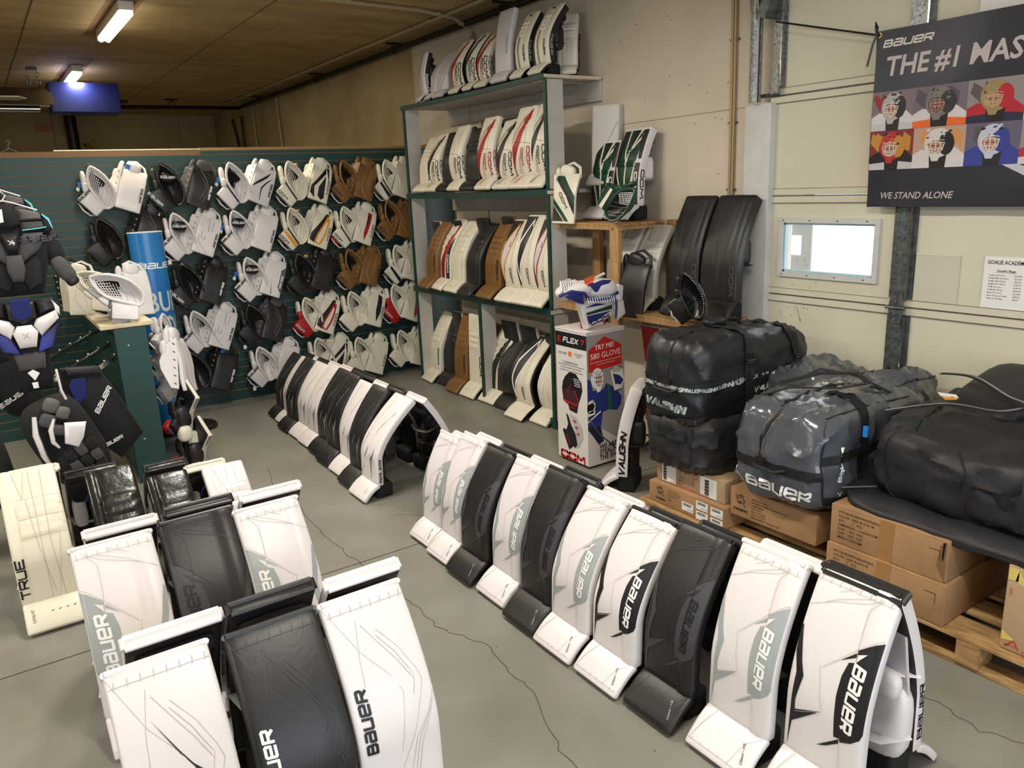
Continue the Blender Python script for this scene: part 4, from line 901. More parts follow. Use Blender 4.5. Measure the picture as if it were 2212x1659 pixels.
# pads stored behind others on the shelves
for x, y, z, wd, H, f, lab in ((4.05, 7.05, Z2, .17, .64, PG, 'grey leg pad top peeping out behind the left tan pad'), (4.05, 6.62, Z2, .17, .66, PG, 'grey leg pad top behind the white pad on the third shelf'), (4.05, 6.18, Z2, .2, .68, BK, 'black leg pad top behind the black pad on the third shelf'), (4.05, 5.75, Z2, .2, .70, TN, 'brown leg pad top behind the middle tan pad'),
                              (4.08, 5.55, 0, .25, .76, PG, 'grey leg pad behind the striped pad on the floor'), (4.08, 5.85, 0, .25, .77, PG, 'grey leg pad left of its twin behind the striped pad on the floor'), (4.05, 6.75, 0, .2, .76, PG, 'grey leg pad top behind the left white pad on the floor'), (4.08, 5.2, 0, .2, .72, BK, 'black leg pad behind the right white pad on the floor'),
                              (4.0, 6.25, Z1, .22, .55, BK, 'black leg pad behind the plain white one on the second shelf'), (4.0, 5.62, Z1, .2, .57, BK, 'black leg pad between the red ones at the back of the second shelf')):
    pad((x, y, z), PI/2+.0, wd, H, .12, 'LINES', lab, 'leg pads stored behind others', face=f, acc=f, ax=.05, t=.045)

# ------------------------------------------------------------------ catching gloves and blockers
RIM = [(-.11, .50), (-.03, .47), (.05, .42), (.14, .35), (.22, .26), (.29, .16), (.34, .05), (.365, -.08), (.36, -.19), (.31, -.28), (.24, -.335), (.17, -.34), (.09, -.24), (.0, -.12), (-.09, .0), (-.14, .1), (-.165, .22), (-.165, .36), (-.14, .46)]
def rimy(x, z): return -.30+.10*max(0, -z)*2+.10*abs(x-.1)
def catch_glove(loc, rz=0, tilt=0, pitch=0, s=.41, main=WH, cuff=None, stripe=None, txt=INK, word='BaUeR', oval=False, tube=False, tag=None, inner=None, label='', group=None, strap=BK, webc=None, stripe2=None):
    cuff = cuff or main; r_ = empty('catching_glove', loc, rz, label, 'glove', group); r_.rotation_euler = (pitch, tilt, rz)
    c = (.12, .02); n = len(RIM); K = 6; webc = webc or main; inner = inner or main
    def tpar(x, z):
        dx, dz = x-c[0], z-c[1]; best = 1
        if abs(dx)+abs(dz) < 1e-6: return 1.0, -.04
        for i in range(n):
            a = RIM[i]; b = RIM[(i+1) % n]; ex, ez = b[0]-a[0], b[1]-a[1]; den = dx*ez-dz*ex
            if abs(den) < 1e-9: continue
            k = ((a[0]-c[0])*ez-(a[1]-c[1])*ex)/den; q = ((a[0]-c[0])*dz-(a[1]-c[1])*dx)/den
            if k > 0 and -1e-6 <= q <= 1+1e-6:
                ry = rimy(a[0]+ex*q, a[1]+ez*q); t = 1-1/k if k > 0 else 0
                t = max(0, 1-1/k); return t, ry+(-.04-ry)*math.sin(t*PI/2)
        return 1.0, -.04
    WZ = [(-.10, .40), (.07, .32), (.17, .17), (.05, -.04), (-.12, .10)]
    def inside(x, z):
        k = 0
        for i in range(5):
            a = WZ[i]; b = WZ[(i+1) % 5]
            if (b[0]-a[0])*(z-a[1])-(b[1]-a[1])*(x-a[0]) > 0: k += 1
        return k in (0, 5)
    V = []; 
    for k in range(K):
        t = k/K
        for (x, z) in RIM:
            ry = rimy(x, z); V.append(Vector(((x+(c[0]-x)*t)*s, (ry+(-.04-ry)*math.sin(t*PI/2))*s, (z+(c[1]-z)*t)*s)))
    V.append(Vector((c[0]*s, -.04*s, c[1]*s))); F = []; FW = []
    for k in range(K-1):
        for i in range(n):
            f = (k*n+i, k*n+(i+1) % n, (k+1)*n+(i+1) % n, (k+1)*n+i); m_ = sum((V[a] for a in f), Vector())/4/s; (FW if inside(m_.x, m_.z) else F).append(f[::-1])
    for i in range(n): F.append(((K-1)*n+i, len(V)-1, (K-1)*n+(i+1) % n))
    mb = MB(); k0 = len(mb.v); mb.add(V, F, inner); mb.add(V, FW, DVOID)
    V2 = []
    for k in range(K):
        t = k/K
        for (x, z) in RIM:
            ry = rimy(x, z); V2.append(Vector(((x*1.02+(c[0]-x)*t)*s, (ry+.02+(.10-ry)*math.sin(t*PI/2))*s, (z*1.02+(c[1]-z)*t)*s)))
    V2.append(Vector((c[0]*s, .12*s, c[1]*s))); F2 = []
    for k in range(K-1):
        for i in range(n): F2.append((k*n+i, k*n+(i+1) % n, (k+1)*n+(i+1) % n, (k+1)*n+i))
    for i in range(n): F2.append(((K-1)*n+i, (K-1)*n+(i+1) % n, len(V2)-1))
    mb.add(V2, F2, main)
    def B3(x, z, o=.010): 
        t, y = tpar(x, z); return Vector((x*s, (y-o)*s, z*s))
    for pts in ([(.16, -.30), (.22, -.15), (.24, 0), (.2, .16)], [(.24, -.29), (.29, -.12), (.29, .05)], [(.08, -.2), (.14, -.05), (.15, .1)], [(.02, -.1), (.08, 0)]): mb.tube([B3(*p, .004) for p in pts], .0016, SEAM if main is WH else (SEAML if main not in (BK, BG) else DG), 4)
    mb.build('pocket', r_)
    mb = MB(); mb.tube([Vector((x*s, rimy(x, z)*s, z*s)) for x, z in RIM], .0115*s/.41, main if main is not BK else BG, 8, closed=True)
    lc = WINK if main not in (WH,) else SEAM
    for i in range(26):
        a = i/25*9.2; k = int(a); f = a-k; p = RIM[k]; q = RIM[k+1]; x, z = p[0]+(q[0]-p[0])*f, p[1]+(q[1]-p[1])*f; y = rimy(x, z)
        mb.tube([Vector(((x-.012)*s, (y-.028)*s, (z-.02)*s)), Vector(((x+.030)*s, (y+.004)*s, (z+.010)*s))], .0022, lc if main in (BK, BG, GN, BL) else SEAM, 4)
    mb.build('rim', r_)
    mb = MB()
    for i in range(7):
        a = (-.12+.03*i, .08-.02*i); b = (-.08+.035*i, .39-.035*i); mb.tube([B3(a[0]+(b[0]-a[0])*t/4, a[1]+(b[1]-a[1])*t/4, .03) for t in range(5)], .0032, webc, 4)
    for i in range(7):
        f = i/6; a = (-.12+.03*f, .10+.29*f); b = (.05+.03*f, -.04+.34*f); mb.tube([B3(a[0]+(b[0]-a[0])*t/4, a[1]+(b[1]-a[1])*t/4, .032) for t in range(5)], .0030, webc, 4)
    mb.build('web_lacing', r_)
    # cuff
    mb = MB(); CP = [(-.15, .04), (-.34, -.18), (-.35, -.22), (-.02, -.52), (.02, -.52), (.17, -.34), (.0, -.12)]
    yc = -.19*s; mb.plate([(a*s, b*s) for a, b in CP], yc, .05, cuff, .008, .012)
    fy = lambda o: (lambda a, b: Vector((a*s, yc-.025-.0095-o, b*s)))
    if stripe: mb.flat(tris([(-.24, -.09), (-.20, -.045), (.10, -.37), (.04, -.44)]), fy(.0006), stripe)
    if stripe2: mb.flat(tris([(-.17, .0), (-.14, .02), (.14, -.33), (.11, -.36)]), fy(.0006), stripe2)
    if word: mb.flat(place(stroke(word, .062, 1.15 if word == 'CCM' else .95, .22, .36, .12), -.215 if not stripe else -.23, -.26 if word == 'CCM' or stripe else -.24, -.72 if word == 'CCM' or main is BK else .85) if not (word == 'BaUeR' and main is WH) else place(stroke(word, .055, .9, .22, .36, .12), -.235, -.12, .84), fy(.0012), txt)
    mb.build('cuff', r_)
    mb = MB(); R3 = Matrix.Rotation(-.18, 3, 'Y'); mb.puff((-.225*s, -.12*s, .20*s), (.10*s, .20*s, .40*s), main, R3, 3.2); mb.puff((-.2*s, -.20*s, .05*s), (.12*s, .14*s, .22*s), cuff, R3, 3.2); mb.build('thumb', r_)
    mb = MB(); mb.puff((-.15*s, .0, -.26*s), (.30*s, .22*s, .34*s), strap, Matrix.Rotation(.7, 3, 'Y'), 3.5); mb.tube([(-.32*s, -.02, -.28*s), (-.24*s, -.05, -.42*s), (-.10*s, -.04, -.52*s), (.04*s, -.02, -.50*s)], .007, WH if main is not BK else DG, 6); mb.build('wrist_strap', r_)
    if oval:
        mb = MB(); mb.puff((.02*s, -.25*s, .24*s), (.32*s, .14*s, .22*s), BG, None, 2.4); mb.flat(place(stroke('BaUeR', .055, .8, .22, .34, .16), .02, .24, .06), lambda a, b: Vector((a*s, -.323*s, b*s)), WINK); mb.build('foam_insert', r_)
    if tube:
        mb = MB(); mb.tube([(0, -.02, .42*s), (.07*s, -.40*s, .455*s)], .014, mat('cardboard_tube', (196, 172, 132), .7), 10); mb.flat([ell(.07*s, .455*s, .0095, .0095, 10)], lambda a, b: Vector((a, -.402*s, b)), DVOID); mb.build('display_tube', r_)
    if tag == 'blue':
        mb = MB(); mb.plate([(-.33*s, .05*s), (-.33*s, .16*s), (-.27*s, .17*s), (-.27*s, .05*s)], -.09*s, .002, BT, 0, .001); mb.plate([(-.37*s, -.01*s), (-.35*s, .06*s), (-.29*s, .03*s), (-.31*s, -.04*s)], -.1*s, .002, PAPER, 0, .001); mb.build('hang_tag', r_)
    if tag == 'paper':
        mb = MB(); mb.plate([(-.19*s, -.52*s), (-.11*s, -.50*s), (-.10*s, -.60*s), (-.17*s, -.62*s)], -.1*s, .002, PAPER, 0, .001); mb.build('hang_tag', r_)
    return r_

def blocker(loc, rz=0, tilt=0, pitch=0, s=1.0, main=WH, side=None, pat='plain', acc=INK, acc2=None, txt=INK, word='BaUeR', fingers=None, tag=None, label='', group=None, tpos=None):
    r_ = empty('blocker', loc, rz, label, 'blocker', group); r_.rotation_euler = (pitch, tilt, rz); side = side or main; fingers = fingers or side
    H = .345*s; wd = .205*s
    P = lambda v: (-.085*s-.06*s*(v-.45)*0+.16*s*(v-.35)**2*(1 if v > .35 else -.9), -H/2+H*v)
    S = Slab(P, wd, .026*s, .009*s, lambda u, v: .003, [], 10); mb = MB(); S.mesh(mb, main, side); L = S.L
    D = lambda p, m_, o=.0010: S.decal(mb, tris(p), m_, o)
    def LN(p, w_=.002, m_=SEAM, o=.0014): S.decal(mb, [[(a/(wd/2), b/L) for a, b in q] for q in line2([(a*wd/2, b*L) for a, b in p], w_)], m_, o)
    if pat == 'plain': LN([(-.4, .95), (.3, .7), (.6, .45), (.3, .1)], .0015); LN([(-.2, .75), (.2, .62), (.35, .5), (.1, .2)], .0012)
    if pat == 'notch':
        for p in ([(-.1, .95), (-.05, .62), (.05, .6)], [(-.55, .55), (-.5, .38), (-.15, .36), (-.2, .45)], [(-.75, .45), (-.6, .25), (.3, .02)], [(.3, .9), (.25, .62)]): LN(p, .0028, acc)
    if pat == 'slash': D([(-.9, .42), (-.6, .55), (.55, .92), (.2, .72), (-.3, .55), (-.95, .36)], acc); D([(.75, .78), (.2, .6), (-.15, .42), (0, .06), (.05, .06), (-.02, .4), (.25, .56)], acc, .0012)
    if pat == 'vee': D([(-.9, .15), (-.9, .35), (.3, .97), (.35, .8), (-.6, .35), (-.4, .03)], acc); D([(-.1, .12), (-.15, .38), (.35, .72), (.55, .1), (.25, .02)], acc); D([(.35, .97), (.6, .97), (.75, .55)], acc, .0013)
    if pat == 'frame': D([(-.95, .1), (-.95, .3), (.15, .97), (.5, .97), (-.3, .35), (-.35, .04)], BK); D([(-.45, .06), (-.35, .32), (.3, .92), (.6, .85), (.5, .3), (.2, .03)], acc, .0012); D([(-.25, .12), (-.15, .35), (.3, .78), (.42, .7), (.3, .3), (.05, .06)], main, .0016)
    if pat == 'tri': D([(.0, .93), (.45, .9), (.3, .3), (.1, .05), (-.1, .3)], acc); D([(.05, .85), (.3, .82), (.05, .45)], BK, .0013)
    if pat == 'redtri': D([(.0, .93), (.6, .75), (.75, .3), (.5, .02), (.2, .5)], acc)
    if pat == 'halfblack': D([(.1, .95), (.55, .9), (.55, .4), (.3, .1), (.0, .45)], acc)
    if pat == 'band': D([(.95, .85), (.55, .75), (.55, .25), (.95, .1)], acc); D([(-.2, .5), (-.1, .3), (.1, .02), (0, .02)], acc); txt = WINK
    if pat == 'lines':
        for p in ([(-.1, .95), (-.5, .3), (.2, .02)], [(.25, .95), (.15, .5), (.4, .1)], [(-.6, .4), (.1, .05)], [(.45, .9), (.3, .55)]): LN(p, .0018, acc)
    if pat == 'wave': D([(-.95, .97), (-.4, .97), (.95, .55), (.95, .15), (.2, .55), (-.95, .9)], BK); D([(-.9, .97), (-.3, .97), (.95, .55), (.95, .30), (.3, .62)], acc, .0012); D([(-.95, .52), (.55, .02), (.2, .02), (-.95, .38)], acc); D([(-.95, .36), (-.95, .02), (.1, .02)], BK, .0013)
    if word: S.decal(mb, [[(a/(wd/2), b/L) for a, b in q] for q in place(stroke(word, .020*s if word == 'BaUeR' else .024*s, 1.0 if word == 'BaUeR' else 1.5, .24, .36, .1), (tpos or (.76, .42))[0]*wd/2, (tpos or (.76, .42))[1]*L, -PI/2+(0 if not tpos else tpos[2]))], txt, .0022)
    mb.build('board', r_)
    mb = MB(); M_ = Matrix.Translation((-wd/2, -.055*s, 0)) @ Matrix.Rotation(-.95, 4, 'Z')
    mb.plate([(0, H*.50), (-.07*s, H*.38), (-.115*s, H*.05), (-.11*s, -H*.1), (-.05*s, -H*.47), (0, -H*.5)], 0, .02*s, side, .003, .006, M_)
    for i in range(6): mb.tube([M_ @ Vector((-.016*s, -.014*s, H*(-.4+.15*i))), M_ @ Vector((-.030*s, -.014*s, H*(-.37+.15*i)))], .003, SEAMD if side is WH else WINK if side is BK else SEAML, 4)
    mb.build('side_wing', r_)
    mb = MB(); mb.puff((-.115*s, .01, .165*s), (.045*s, .05, .12*s), fingers, Matrix.Rotation(.05, 3, 'Y'), 2.6); mb.puff((-.13*s, .02, .10*s), (.07*s, .06, .10*s), fingers, None, 2.8); mb.build('thumb', r_)
    mb = MB(); mb.puff((-.02*s, .0, .19*s), (.13*s, .07, .10*s), fingers, Matrix.Rotation(.25, 3, 'Y'), 2.8); mb.tube([(-.07*s, -.01, .17*s), (-.06*s, .03, .235*s), (.0, .045, .255*s), (.07*s, .03, .22*s), (.1*s, -.01, .15*s)], .011*s, fingers, 6, flatten=.6); mb.puff((-.03*s, .03, .06*s), (.15*s, .07, .2*s), BK, None, 3); mb.build('hand_guard', r_)
    if tag:
        mb = MB(); mb.plate([(-.09*s, .205*s), (-.05*s, .205*s), (-.05*s, .165*s), (-.09*s, .16*s)] if tag == 'blue' else [(-.12*s, .20*s), (-.03*s, .24*s), (-.02*s, .18*s), (-.10*s, .15*s)], -.045, .002, BT if tag == 'blue' else PAPER, 0, .001); mb.build('hang_tag', r_)
    return r_

YG = 7.70; T0 = math.radians(8); TB = math.radians(23)
ROWZ = {1: ('top', 2.09), 2: ('second', 1.66), 3: ('third', 1.21), 4: ('fourth', .77), 5: ('bottom', .31)}
W_ = dict(main=WH); C_ = dict(main=CR, word='CCM'); K_ = dict(main=BK, txt=WINK); T_ = dict(main=TN, word='CCM', inner=TN, webc=BK)
GL = [
 (1, 'g', .93, 0, 'white', dict(tag='blue')), (1, 'b', 1.21, 0, 'plain white', dict(tag='blue')), (1, 'g', 1.49, 0, 'glossy black', dict(K_, oval=True, tag='paper')), (1, 'b', 1.80, 0, 'matte black', dict(main=BK, side=FG, txt=WINK)), (1, 'g', 2.08, 0, 'white black rimmed', dict(webc=INK, stripe2=INK, tag='blue', word=None)),
 (1, 'b', 2.36, 0, 'white and black slashed', dict(pat='slash', main=LG, side=WH)), (1, 'g', 2.64, 0, 'cream and black', dict(C_, stripe2=INK, tube=True)), (1, 'b', 2.94, 0, 'cream black chevron', dict(main=CR, word='CCM', pat='vee', tag='paper')), (1, 'g', 3.20, 0, 'tan', dict(T_)), (1, 'b', 3.43, 0, 'tan', dict(main=TN, word='CCM', pat='lines', acc=SEAML)), (1, 'g', 3.67, 0, 'white with black strap', dict(C_, stripe2=INK, stripe=INK, txt=WINK)), (1, 'b', 3.86, 0, 'plain cream', dict(main=CR, word=None)),
 (2, 'g', .93, 0, 'black', dict(K_, word=None)), (2, 'b', 1.30, .06, 'black half hidden', dict(main=BK, txt=WINK, word=None)), (2, 'g', 1.53, 0, 'white foam filled', dict(oval=True, tag='paper')), (2, 'b', 1.79, 0, 'white notched', dict(pat='notch')), (2, 'g', 2.06, 0, 'white foam filled blue tagged', dict(oval=True, tag='blue')), (2, 'b', 2.33, 0, 'plain white', dict()), (2, 'g', 2.61, 0, 'cream and gold', dict(C_, stripe=YL, stripe2=INK, tube=True, txt=INK)),
 (2, 'b', 2.90, -.02, 'cream gold and black', dict(main=CR, word='CCM', pat='frame', acc=YL)), (2, 'g', 3.16, -.02, 'cream with red strap', dict(C_, strap=RD, stripe2=INK)), (2, 'b', 3.38, -.02, 'cream with red triangle', dict(main=CR, word='CCM', pat='tri', acc=RD)), (2, 'g', 3.66, .02, 'tan', dict(T_)), (2, 'b', 3.88, .0, 'tan', dict(main=TN, word=None, pat='lines', acc=SEAML)),
 (3, 'g', 1.54, 0, 'black', dict(K_)), (3, 'b', 1.79, 0, 'black', dict(main=BK, txt=WINK, pat='notch', acc=FG)), (3, 'g', 2.13, 0, 'white foam filled', dict(oval=True, tag='blue')), (3, 'b', 2.36, 0, 'white grey banded', dict(pat='band', acc=FC)), (3, 'g', 2.64, 0, 'black tube mounted', dict(main=BK, word='CCM', txt=DG, tube=True)), (3, 'b', 2.88, 0, 'black', dict(main=BK, word=None, pat='lines', acc=DG)), (3, 'g', 3.17, 0, 'tan', dict(T_)), (3, 'b', 3.40, 0, 'tan', dict(main=TN, word='CCM', pat='lines', acc=SEAML)),
 (3, 'g', 3.71, 0, 'cream and black', dict(C_, stripe=INK, txt=WINK)), (3, 'b', 3.90, 0, 'cream', dict(main=CR, word=None)),
 (4, 'g', 1.58, 0, 'white', dict()), (4, 'b', 1.82, 0, 'white notched', dict(pat='notch')), (4, 'g', 2.10, 0, 'black', dict(K_, word=None, tag='paper')), (4, 'b', 2.32, 0, 'black', dict(main=BK, side=FG, word=None)), (4, 'g', 2.66, 0, 'cream and red', dict(C_, cuff=RD, tube=True, txt=WINK, strap=RD)), (4, 'b', 2.88, 0, 'cream red and black', dict(main=CR, word='CCM', pat='frame', acc=RD)), (4, 'g', 3.15, 0, 'cream', dict(C_, word=None)), (4, 'b', 3.41, 0, 'cream and black', dict(main=CR, word='CCM', pat='halfblack')), (4, 'g', 3.65, .02, 'cream with red cuff', dict(C_, cuff=RD, txt=WINK)), (4, 'b', 3.86, 0, 'cream with red panel', dict(main=CR, word=None, pat='redtri', acc=RD)),
 (5, 'g', 1.49, .08, 'black foam filled', dict(K_)), (5, 'b', 1.78, .05, 'black', dict(main=BK, txt=WINK, tag='blue', pat='notch', acc=FG)), (5, 'g', 2.14, .03, 'white', dict(tag='paper')), (5, 'b', 2.40, .03, 'white laced', dict(word=None)), (5, 'g', 2.74, .03, 'cream tube mounted', dict(C_, tube=True, word=None)), (5, 'b', 2.95, .0, 'cream black chevron', dict(main=CR, word='CCM', pat='vee')), (5, 'g', 3.18, -.03, 'cream', dict(C_, word=None)), (5, 'b', 3.39, -.06, 'plain cream', dict(main=CR, word='CCM')), (5, 'g', 3.68, -.02, 'cream with black strap', dict(C_, word=None)), (5, 'b', 3.92, -.06, 'cream and black', dict(main=CR, word=None, pat='halfblack')),
]
cnt = {}
for row, t, x, dz, desc, kw in GL:
    nm, z = ROWZ[row]; cnt[row, t] = cnt.get((row, t), 0)+1; k = cnt[row, t]
    kw = dict(kw); lab = '%s %s, %s from left in the slatwall %s row' % (desc, 'catching glove' if t == 'g' else 'blocker', ORD[k-1], nm)
    if t == 'g': catch_glove((x, YG+.02, z+dz), 0, T0, 0, .41*random.uniform(.97, 1.02), label=lab, group='catching gloves on the slatwall', **kw)
    else: blocker((x, YG, z+dz), 0, TB+random.uniform(-.04, .04), 0, 1.0, label=lab, group='blockers on the slatwall', **kw)
mb = MB()
for row, t, x, dz, desc, kw in GL:
    z = ROWZ[row][1]+dz+.18; h = MB(); h.tube([(x-.02, YP+.002, z+.02), (x-.02, YP-.02, z+.03), (x-.02, YP-.15, z+.03), (x-.02, YP-.17, z+.05)], .004, GVD, 5)
    setp(h.build('wall_hook'), 'thin wire peg holding a glove or blocker on the green slatwall', 'hook', 'wire pegs on the slatwall')

# large gloves shown on rack, box and stand
blocker((3.82, 4.77, 1.875), WX+.25, .03, 0, 1.02, main=CR, side=CR, pat='wave', acc=GN, word='CCM', tpos=(-.05, .46, .55), label='white green and black blocker standing at the left end of the pine rack')
g_ = catch_glove((3.80, 4.13, 1.86), WX+.1, 1.45, .0, .37, main=GN, cuff=GN, stripe=CR, stripe2=BK, word='CCM', txt=INK, label='green catching glove with white stripe lying on top of the pine rack', inner=BK, webc=WINK)
blocker((3.88, 4.09, 1.23), WX+.2, .06, 0, 1.06, main=BK, side=BK, pat='lines', acc=DG, word='CCM', txt=DG, tpos=(-.78, .2, PI), label='black blocker standing on the lower shelf of the pine rack')
catch_glove((3.75, 3.47, 1.25), WX+.5, .2, .1, .34, main=BG, word=None, tag=None, label='black catching glove with red tag standing in front of the big black leg pads', inner=BG, webc=BK)
# pads on the rack
pad((3.95, 4.42, 1.70), WX-.12, .30, .65, .22, 'MIX', 'green black and white leg pad leaning on top of the pine rack', 'leg pads on the pine rack', side=WH, t=.07, back=1, ax=.10)
pad((3.97, 4.70, 1.70), WX+.05, .24, .58, .2, 'MIX', 'green and black leg pad mostly behind its twin on the pine rack', 'leg pads on the pine rack', side=BK, t=.05, ax=.10)
pad((3.86, 3.73, 1.06), WX, .28, .80, .26, 'FACET', 'left one of two large black leg pads on the low pine shelf', 'leg pads on the pine rack', face=BK, txt=DG, side=BK, t=.06, ax=.08)
pad((3.86, 3.42, 1.06), WX, .30, .80, .26, 'FACET', 'right one of two large black leg pads beside the white casing', 'leg pads on the pine rack', face=BK, txt=DG, side=BK, t=.08, ax=.08, back=1, strap=BK)
pad((3.86, 4.14, 1.06), WX-.1, .26, .60, .26, 'QUILT', 'pale grey quilted leg pad inside the pine rack, right one', 'leg pads on the pine rack', face=PG, n=3, amp=.004, seamd=SEAMD)
pad((3.88, 4.42, 1.06), WX-.1, .25, .60, .26, 'QUILT', 'pale grey quilted leg pad inside the pine rack behind the post', 'leg pads on the pine rack', face=PG, n=3, amp=.004, seamd=SEAMD, word='VAUGHN', txt=INK)
pad((4.04, 4.72, 1.06), WX-.4, .2, .60, .22, 'LINES', 'white and dark leg pad turned sideways in the pine rack', 'leg pads on the pine rack', face=PG, side=BK, acc=RD, t=.07)
pad((4.06, 4.72, 1.95), WX+.35, .24, .60, .13, 'LINES', 'large pale grey leg pad leaning on the wall right of the shelving unit', 'leg pads on the pine rack', face=PG, acc=SEAMD, t=.08, back=1, strap=PG)
pad((3.95, 4.10, .0), WX, .30, .92, .1, 'REDHOLE', 'red and white leg pad behind the cardboard display column', None, face=CR, side=CR)
pad((3.23, 3.75, 0), PI+.6, .28, .72, .22, 'PLAIN', 'white leg pad seen edge-on with big vertical black lettering', None, face=WH, side=WH, t=.085, back=1, strap=BK, seamd=SEAM,
    sidetext=(place(stroke('VAUGHN', .046, .85, .26, .3, .3), 0, 0, PI/2), INK, .26))

# ------------------------------------------------------------------ cardboard display column
bx, by, bw, bh = 3.495, 4.185, .345, .985
dc = empty('display_column', (bx, by, 0), 0, 'square printed cardboard display column with black headed panels', 'display')
mb = MB(); mb.box((0, 0, .012), (bw-.04, bw-.04, .024), INK); mb.box((0, 0, bh/2+.012), (bw, bw, bh-.024), mat('display_white', (214, 208, 204), .45)); 
f1 = lambda a, b: Vector((-bw/2-.0012, bw/2-a*bw, b*bh))       # face towards -x: a runs left to right
f2 = lambda a, b: Vector((-bw/2+a*bw, -bw/2-.0012, b*bh))      # face towards -y
def F(fn, polys, mt, o=0.0):
    mb.flat(polys, (lambda a, b: fn(a, b)+(Vector((-o, 0, 0)) if fn is f1 else Vector((0, -o, 0)))), mt)
Q = lambda a, b, c, d: [[(a, c), (b, c), (b, d), (a, d)]]
def sc(ps, cx, cy, rot=0, asp=bh/bw): return [[(cx+x/bw, cy+y/bh) for x, y in p] for p in place(ps, 0, 0, rot)]
F(f1, Q(.0, 1, .88, .985), INK); F(f1, sc(stroke('FLEX', .040, .8, .2, .3, .2), .50, .932), WINK, .001); F(f1, sc(stroke('E', .040, .8, .2, .3, .2), .13, .932), RINK, .0016); F(f1, sc(stroke('7', .040, .8, .2, .3, .2), .88, .932), RINK, .0016)
F(f1, sc(btext('LITECORE', .015), .22, .83), CINK, .001); F(f1, Q(.42, .52, .815, .85), ORG, .001); F(f1, sc(btext('CROSSFORM\nSTRAP', .012), .75, .84), CINK, .001)
F(f1, sc(btext('FLEXMOTION', .018), .48, .765), CINK, .001); F(f1, Q(.08, .92, .745, .748), CINK, .001)
for i, t_ in enumerate(('EFFORTLESS CLOSURE, MAXIMUM MOBILITY', 'AND DEEP POCKET, TO CATCH AND CONTROL', 'EVERY SHOT.')): F(f1, sc(btext(t_, .0105, sx=.8), .5, .727-.022*i), CINK, .001)
GP = [(.30, .66), (.45, .70), (.65, .695), (.82, .64), (.85, .58), (.78, .52), (.72, .48), (.66, .40), (.42, .41), (.38, .45), (.22, .47), (.18, .56), (.22, .62)]
F(f1, tris(GP), INK, .001); F(f1, tris([(.2, .56), (.6, .57), (.72, .49), (.68, .46), (.35, .47), (.22, .49)]), mat('maroon_panel', (58, 22, 28), .6), .002); F(f1, line2([(.6, .57), (.72, .5), (.66, .46), (.38, .47), (.22, .48)], .012), RINK, .003)
for i in range(16): F(f1, [ell(.60+.05*(i % 4)+.01*(i//4), .655-.016*(i//4), .016, .005, 6)], WINK, .003)
F(f1, sc(stroke('CCM', .014, 1.3, .26, .4), .42, .575, .9), RINK, .003); F(f1, sc(stroke('CCM', .014, 1.3, .26, .4), .52, .435), RINK, .003)
G2 = [(.30, .385), (.38, .36), (.46, .30), (.60, .24), (.66, .16), (.58, .13), (.52, .14), (.38, .10), (.30, .15), (.18, .235), (.2, .255), (.3, .25), (.36, .3)]
F(f1, tris([(.42, .38), (.62, .37), (.82, .30), (.84, .22), (.72, .15), (.62, .13), (.64, .24), (.5, .32)]), mat('ghost_grey', (178, 172, 176), .6), .001); F(f1, tris(G2), INK, .002)
for i in range(3): F(f1, tris([(.52+.05*i, .335-.045*i), (.62+.05*i, .348-.045*i), (.62+.05*i, .322-.045*i)]), RINK, .003)
F(f1, sc(stroke('CCM', .014, 1.5, .26, .4), .36, .175, -1.25), RINK, .003)
F(f1, sc(stroke('CCM', .062, 1.15, .28, .32, .0), .5, .055), RINK, .001)
# right face
F(f2, Q(0, 1, .02, .985), mat('display_grey', (158, 152, 154), .5)); F(f2, tris([(0, .40), (.35, .29), (.75, .2), (1, .155), (1, .02), (0, .02)]), MATS['display_white'], .0008)
F(f2, tris([(.03, .775), (.03, .93), (.46, .99), (.9, .92), (.93, .90), (.93, .74), (.9, .73), (.06, .765)]) if 0 else tris([(.04, .72), (.04, .88), (.46, .965), (.92, .885), (.93, .74)]), RINK, .0014)
F(f2, sc(btext('TRY ME!', .034, .018), .46, .895, .03), WINK, .0022); F(f2, sc(btext('580 GLOVE', .040), .49, .835, .03), WINK, .0022)
F(f2, sc(btext('SINGLE 1-PIECE SURROUND PALM | CROSSFORM STRAP', .008), .49, .79, .03), WINK, .0022); F(f2, sc(btext('GOALIE CUSTOM IN YOUR POCKET WITH US', .006), .5, .77, .03), WINK, .0022)
JB = mat('jersey_blue', (30, 48, 128), .6); 
F(f2, tris([(0, .68), (.1, .66), (.14, .585), (.42, .58), (.5, .62), (.6, .60), (.7, .58), (.92, .50), (.9, .44), (.8, .40), (.55, .42), (.40, .41), (.34, .30), (0, .33)]), JB, .0014)
F(f2, tris([(.52, .61), (.60, .605), (.66, .42), (.55, .42)]), mat('stripe_green', (20, 92, 70), .6), .002); F(f2, line2([(.0, .36), (.34, .42)], .012), WINK, .002)
F(f2, tris([(0, .33), (.34, .30), (.42, .19), (.28, .17), (.12, .25), (0, .30)]), mat('pants_navy', (24, 28, 66), .6), .0018); F(f2, line2([(.0, .40), (.3, .25), (.72, .12)], .014), FC, .0022)
F(f2, tris(ell(.26, .67, .17, .075, 18)), WINK, .002); F(f2, tris(ell(.30, .655, .10, .045, 14)), mat('face_tone', (150, 104, 84), .7), .0024)
for i in range(4): F(f2, line2([(.2+.06*i, .70), (.24+.05*i, .61)], .012), WINK, .0028)
for i in range(3): F(f2, line2([(.18, .69-.03*i), (.42, .685-.03*i)], .007), WINK, .003)
F(f2, tris([(.2, .61), (.38, .61), (.34, .57), (.26, .565)]), WINK, .0026)
for i in range(9): F(f2, [ell(.12+.035*i+.01*(i % 2), .70+.02*math.sin(i*2.1), .012, .008, 6)], NY, .003)
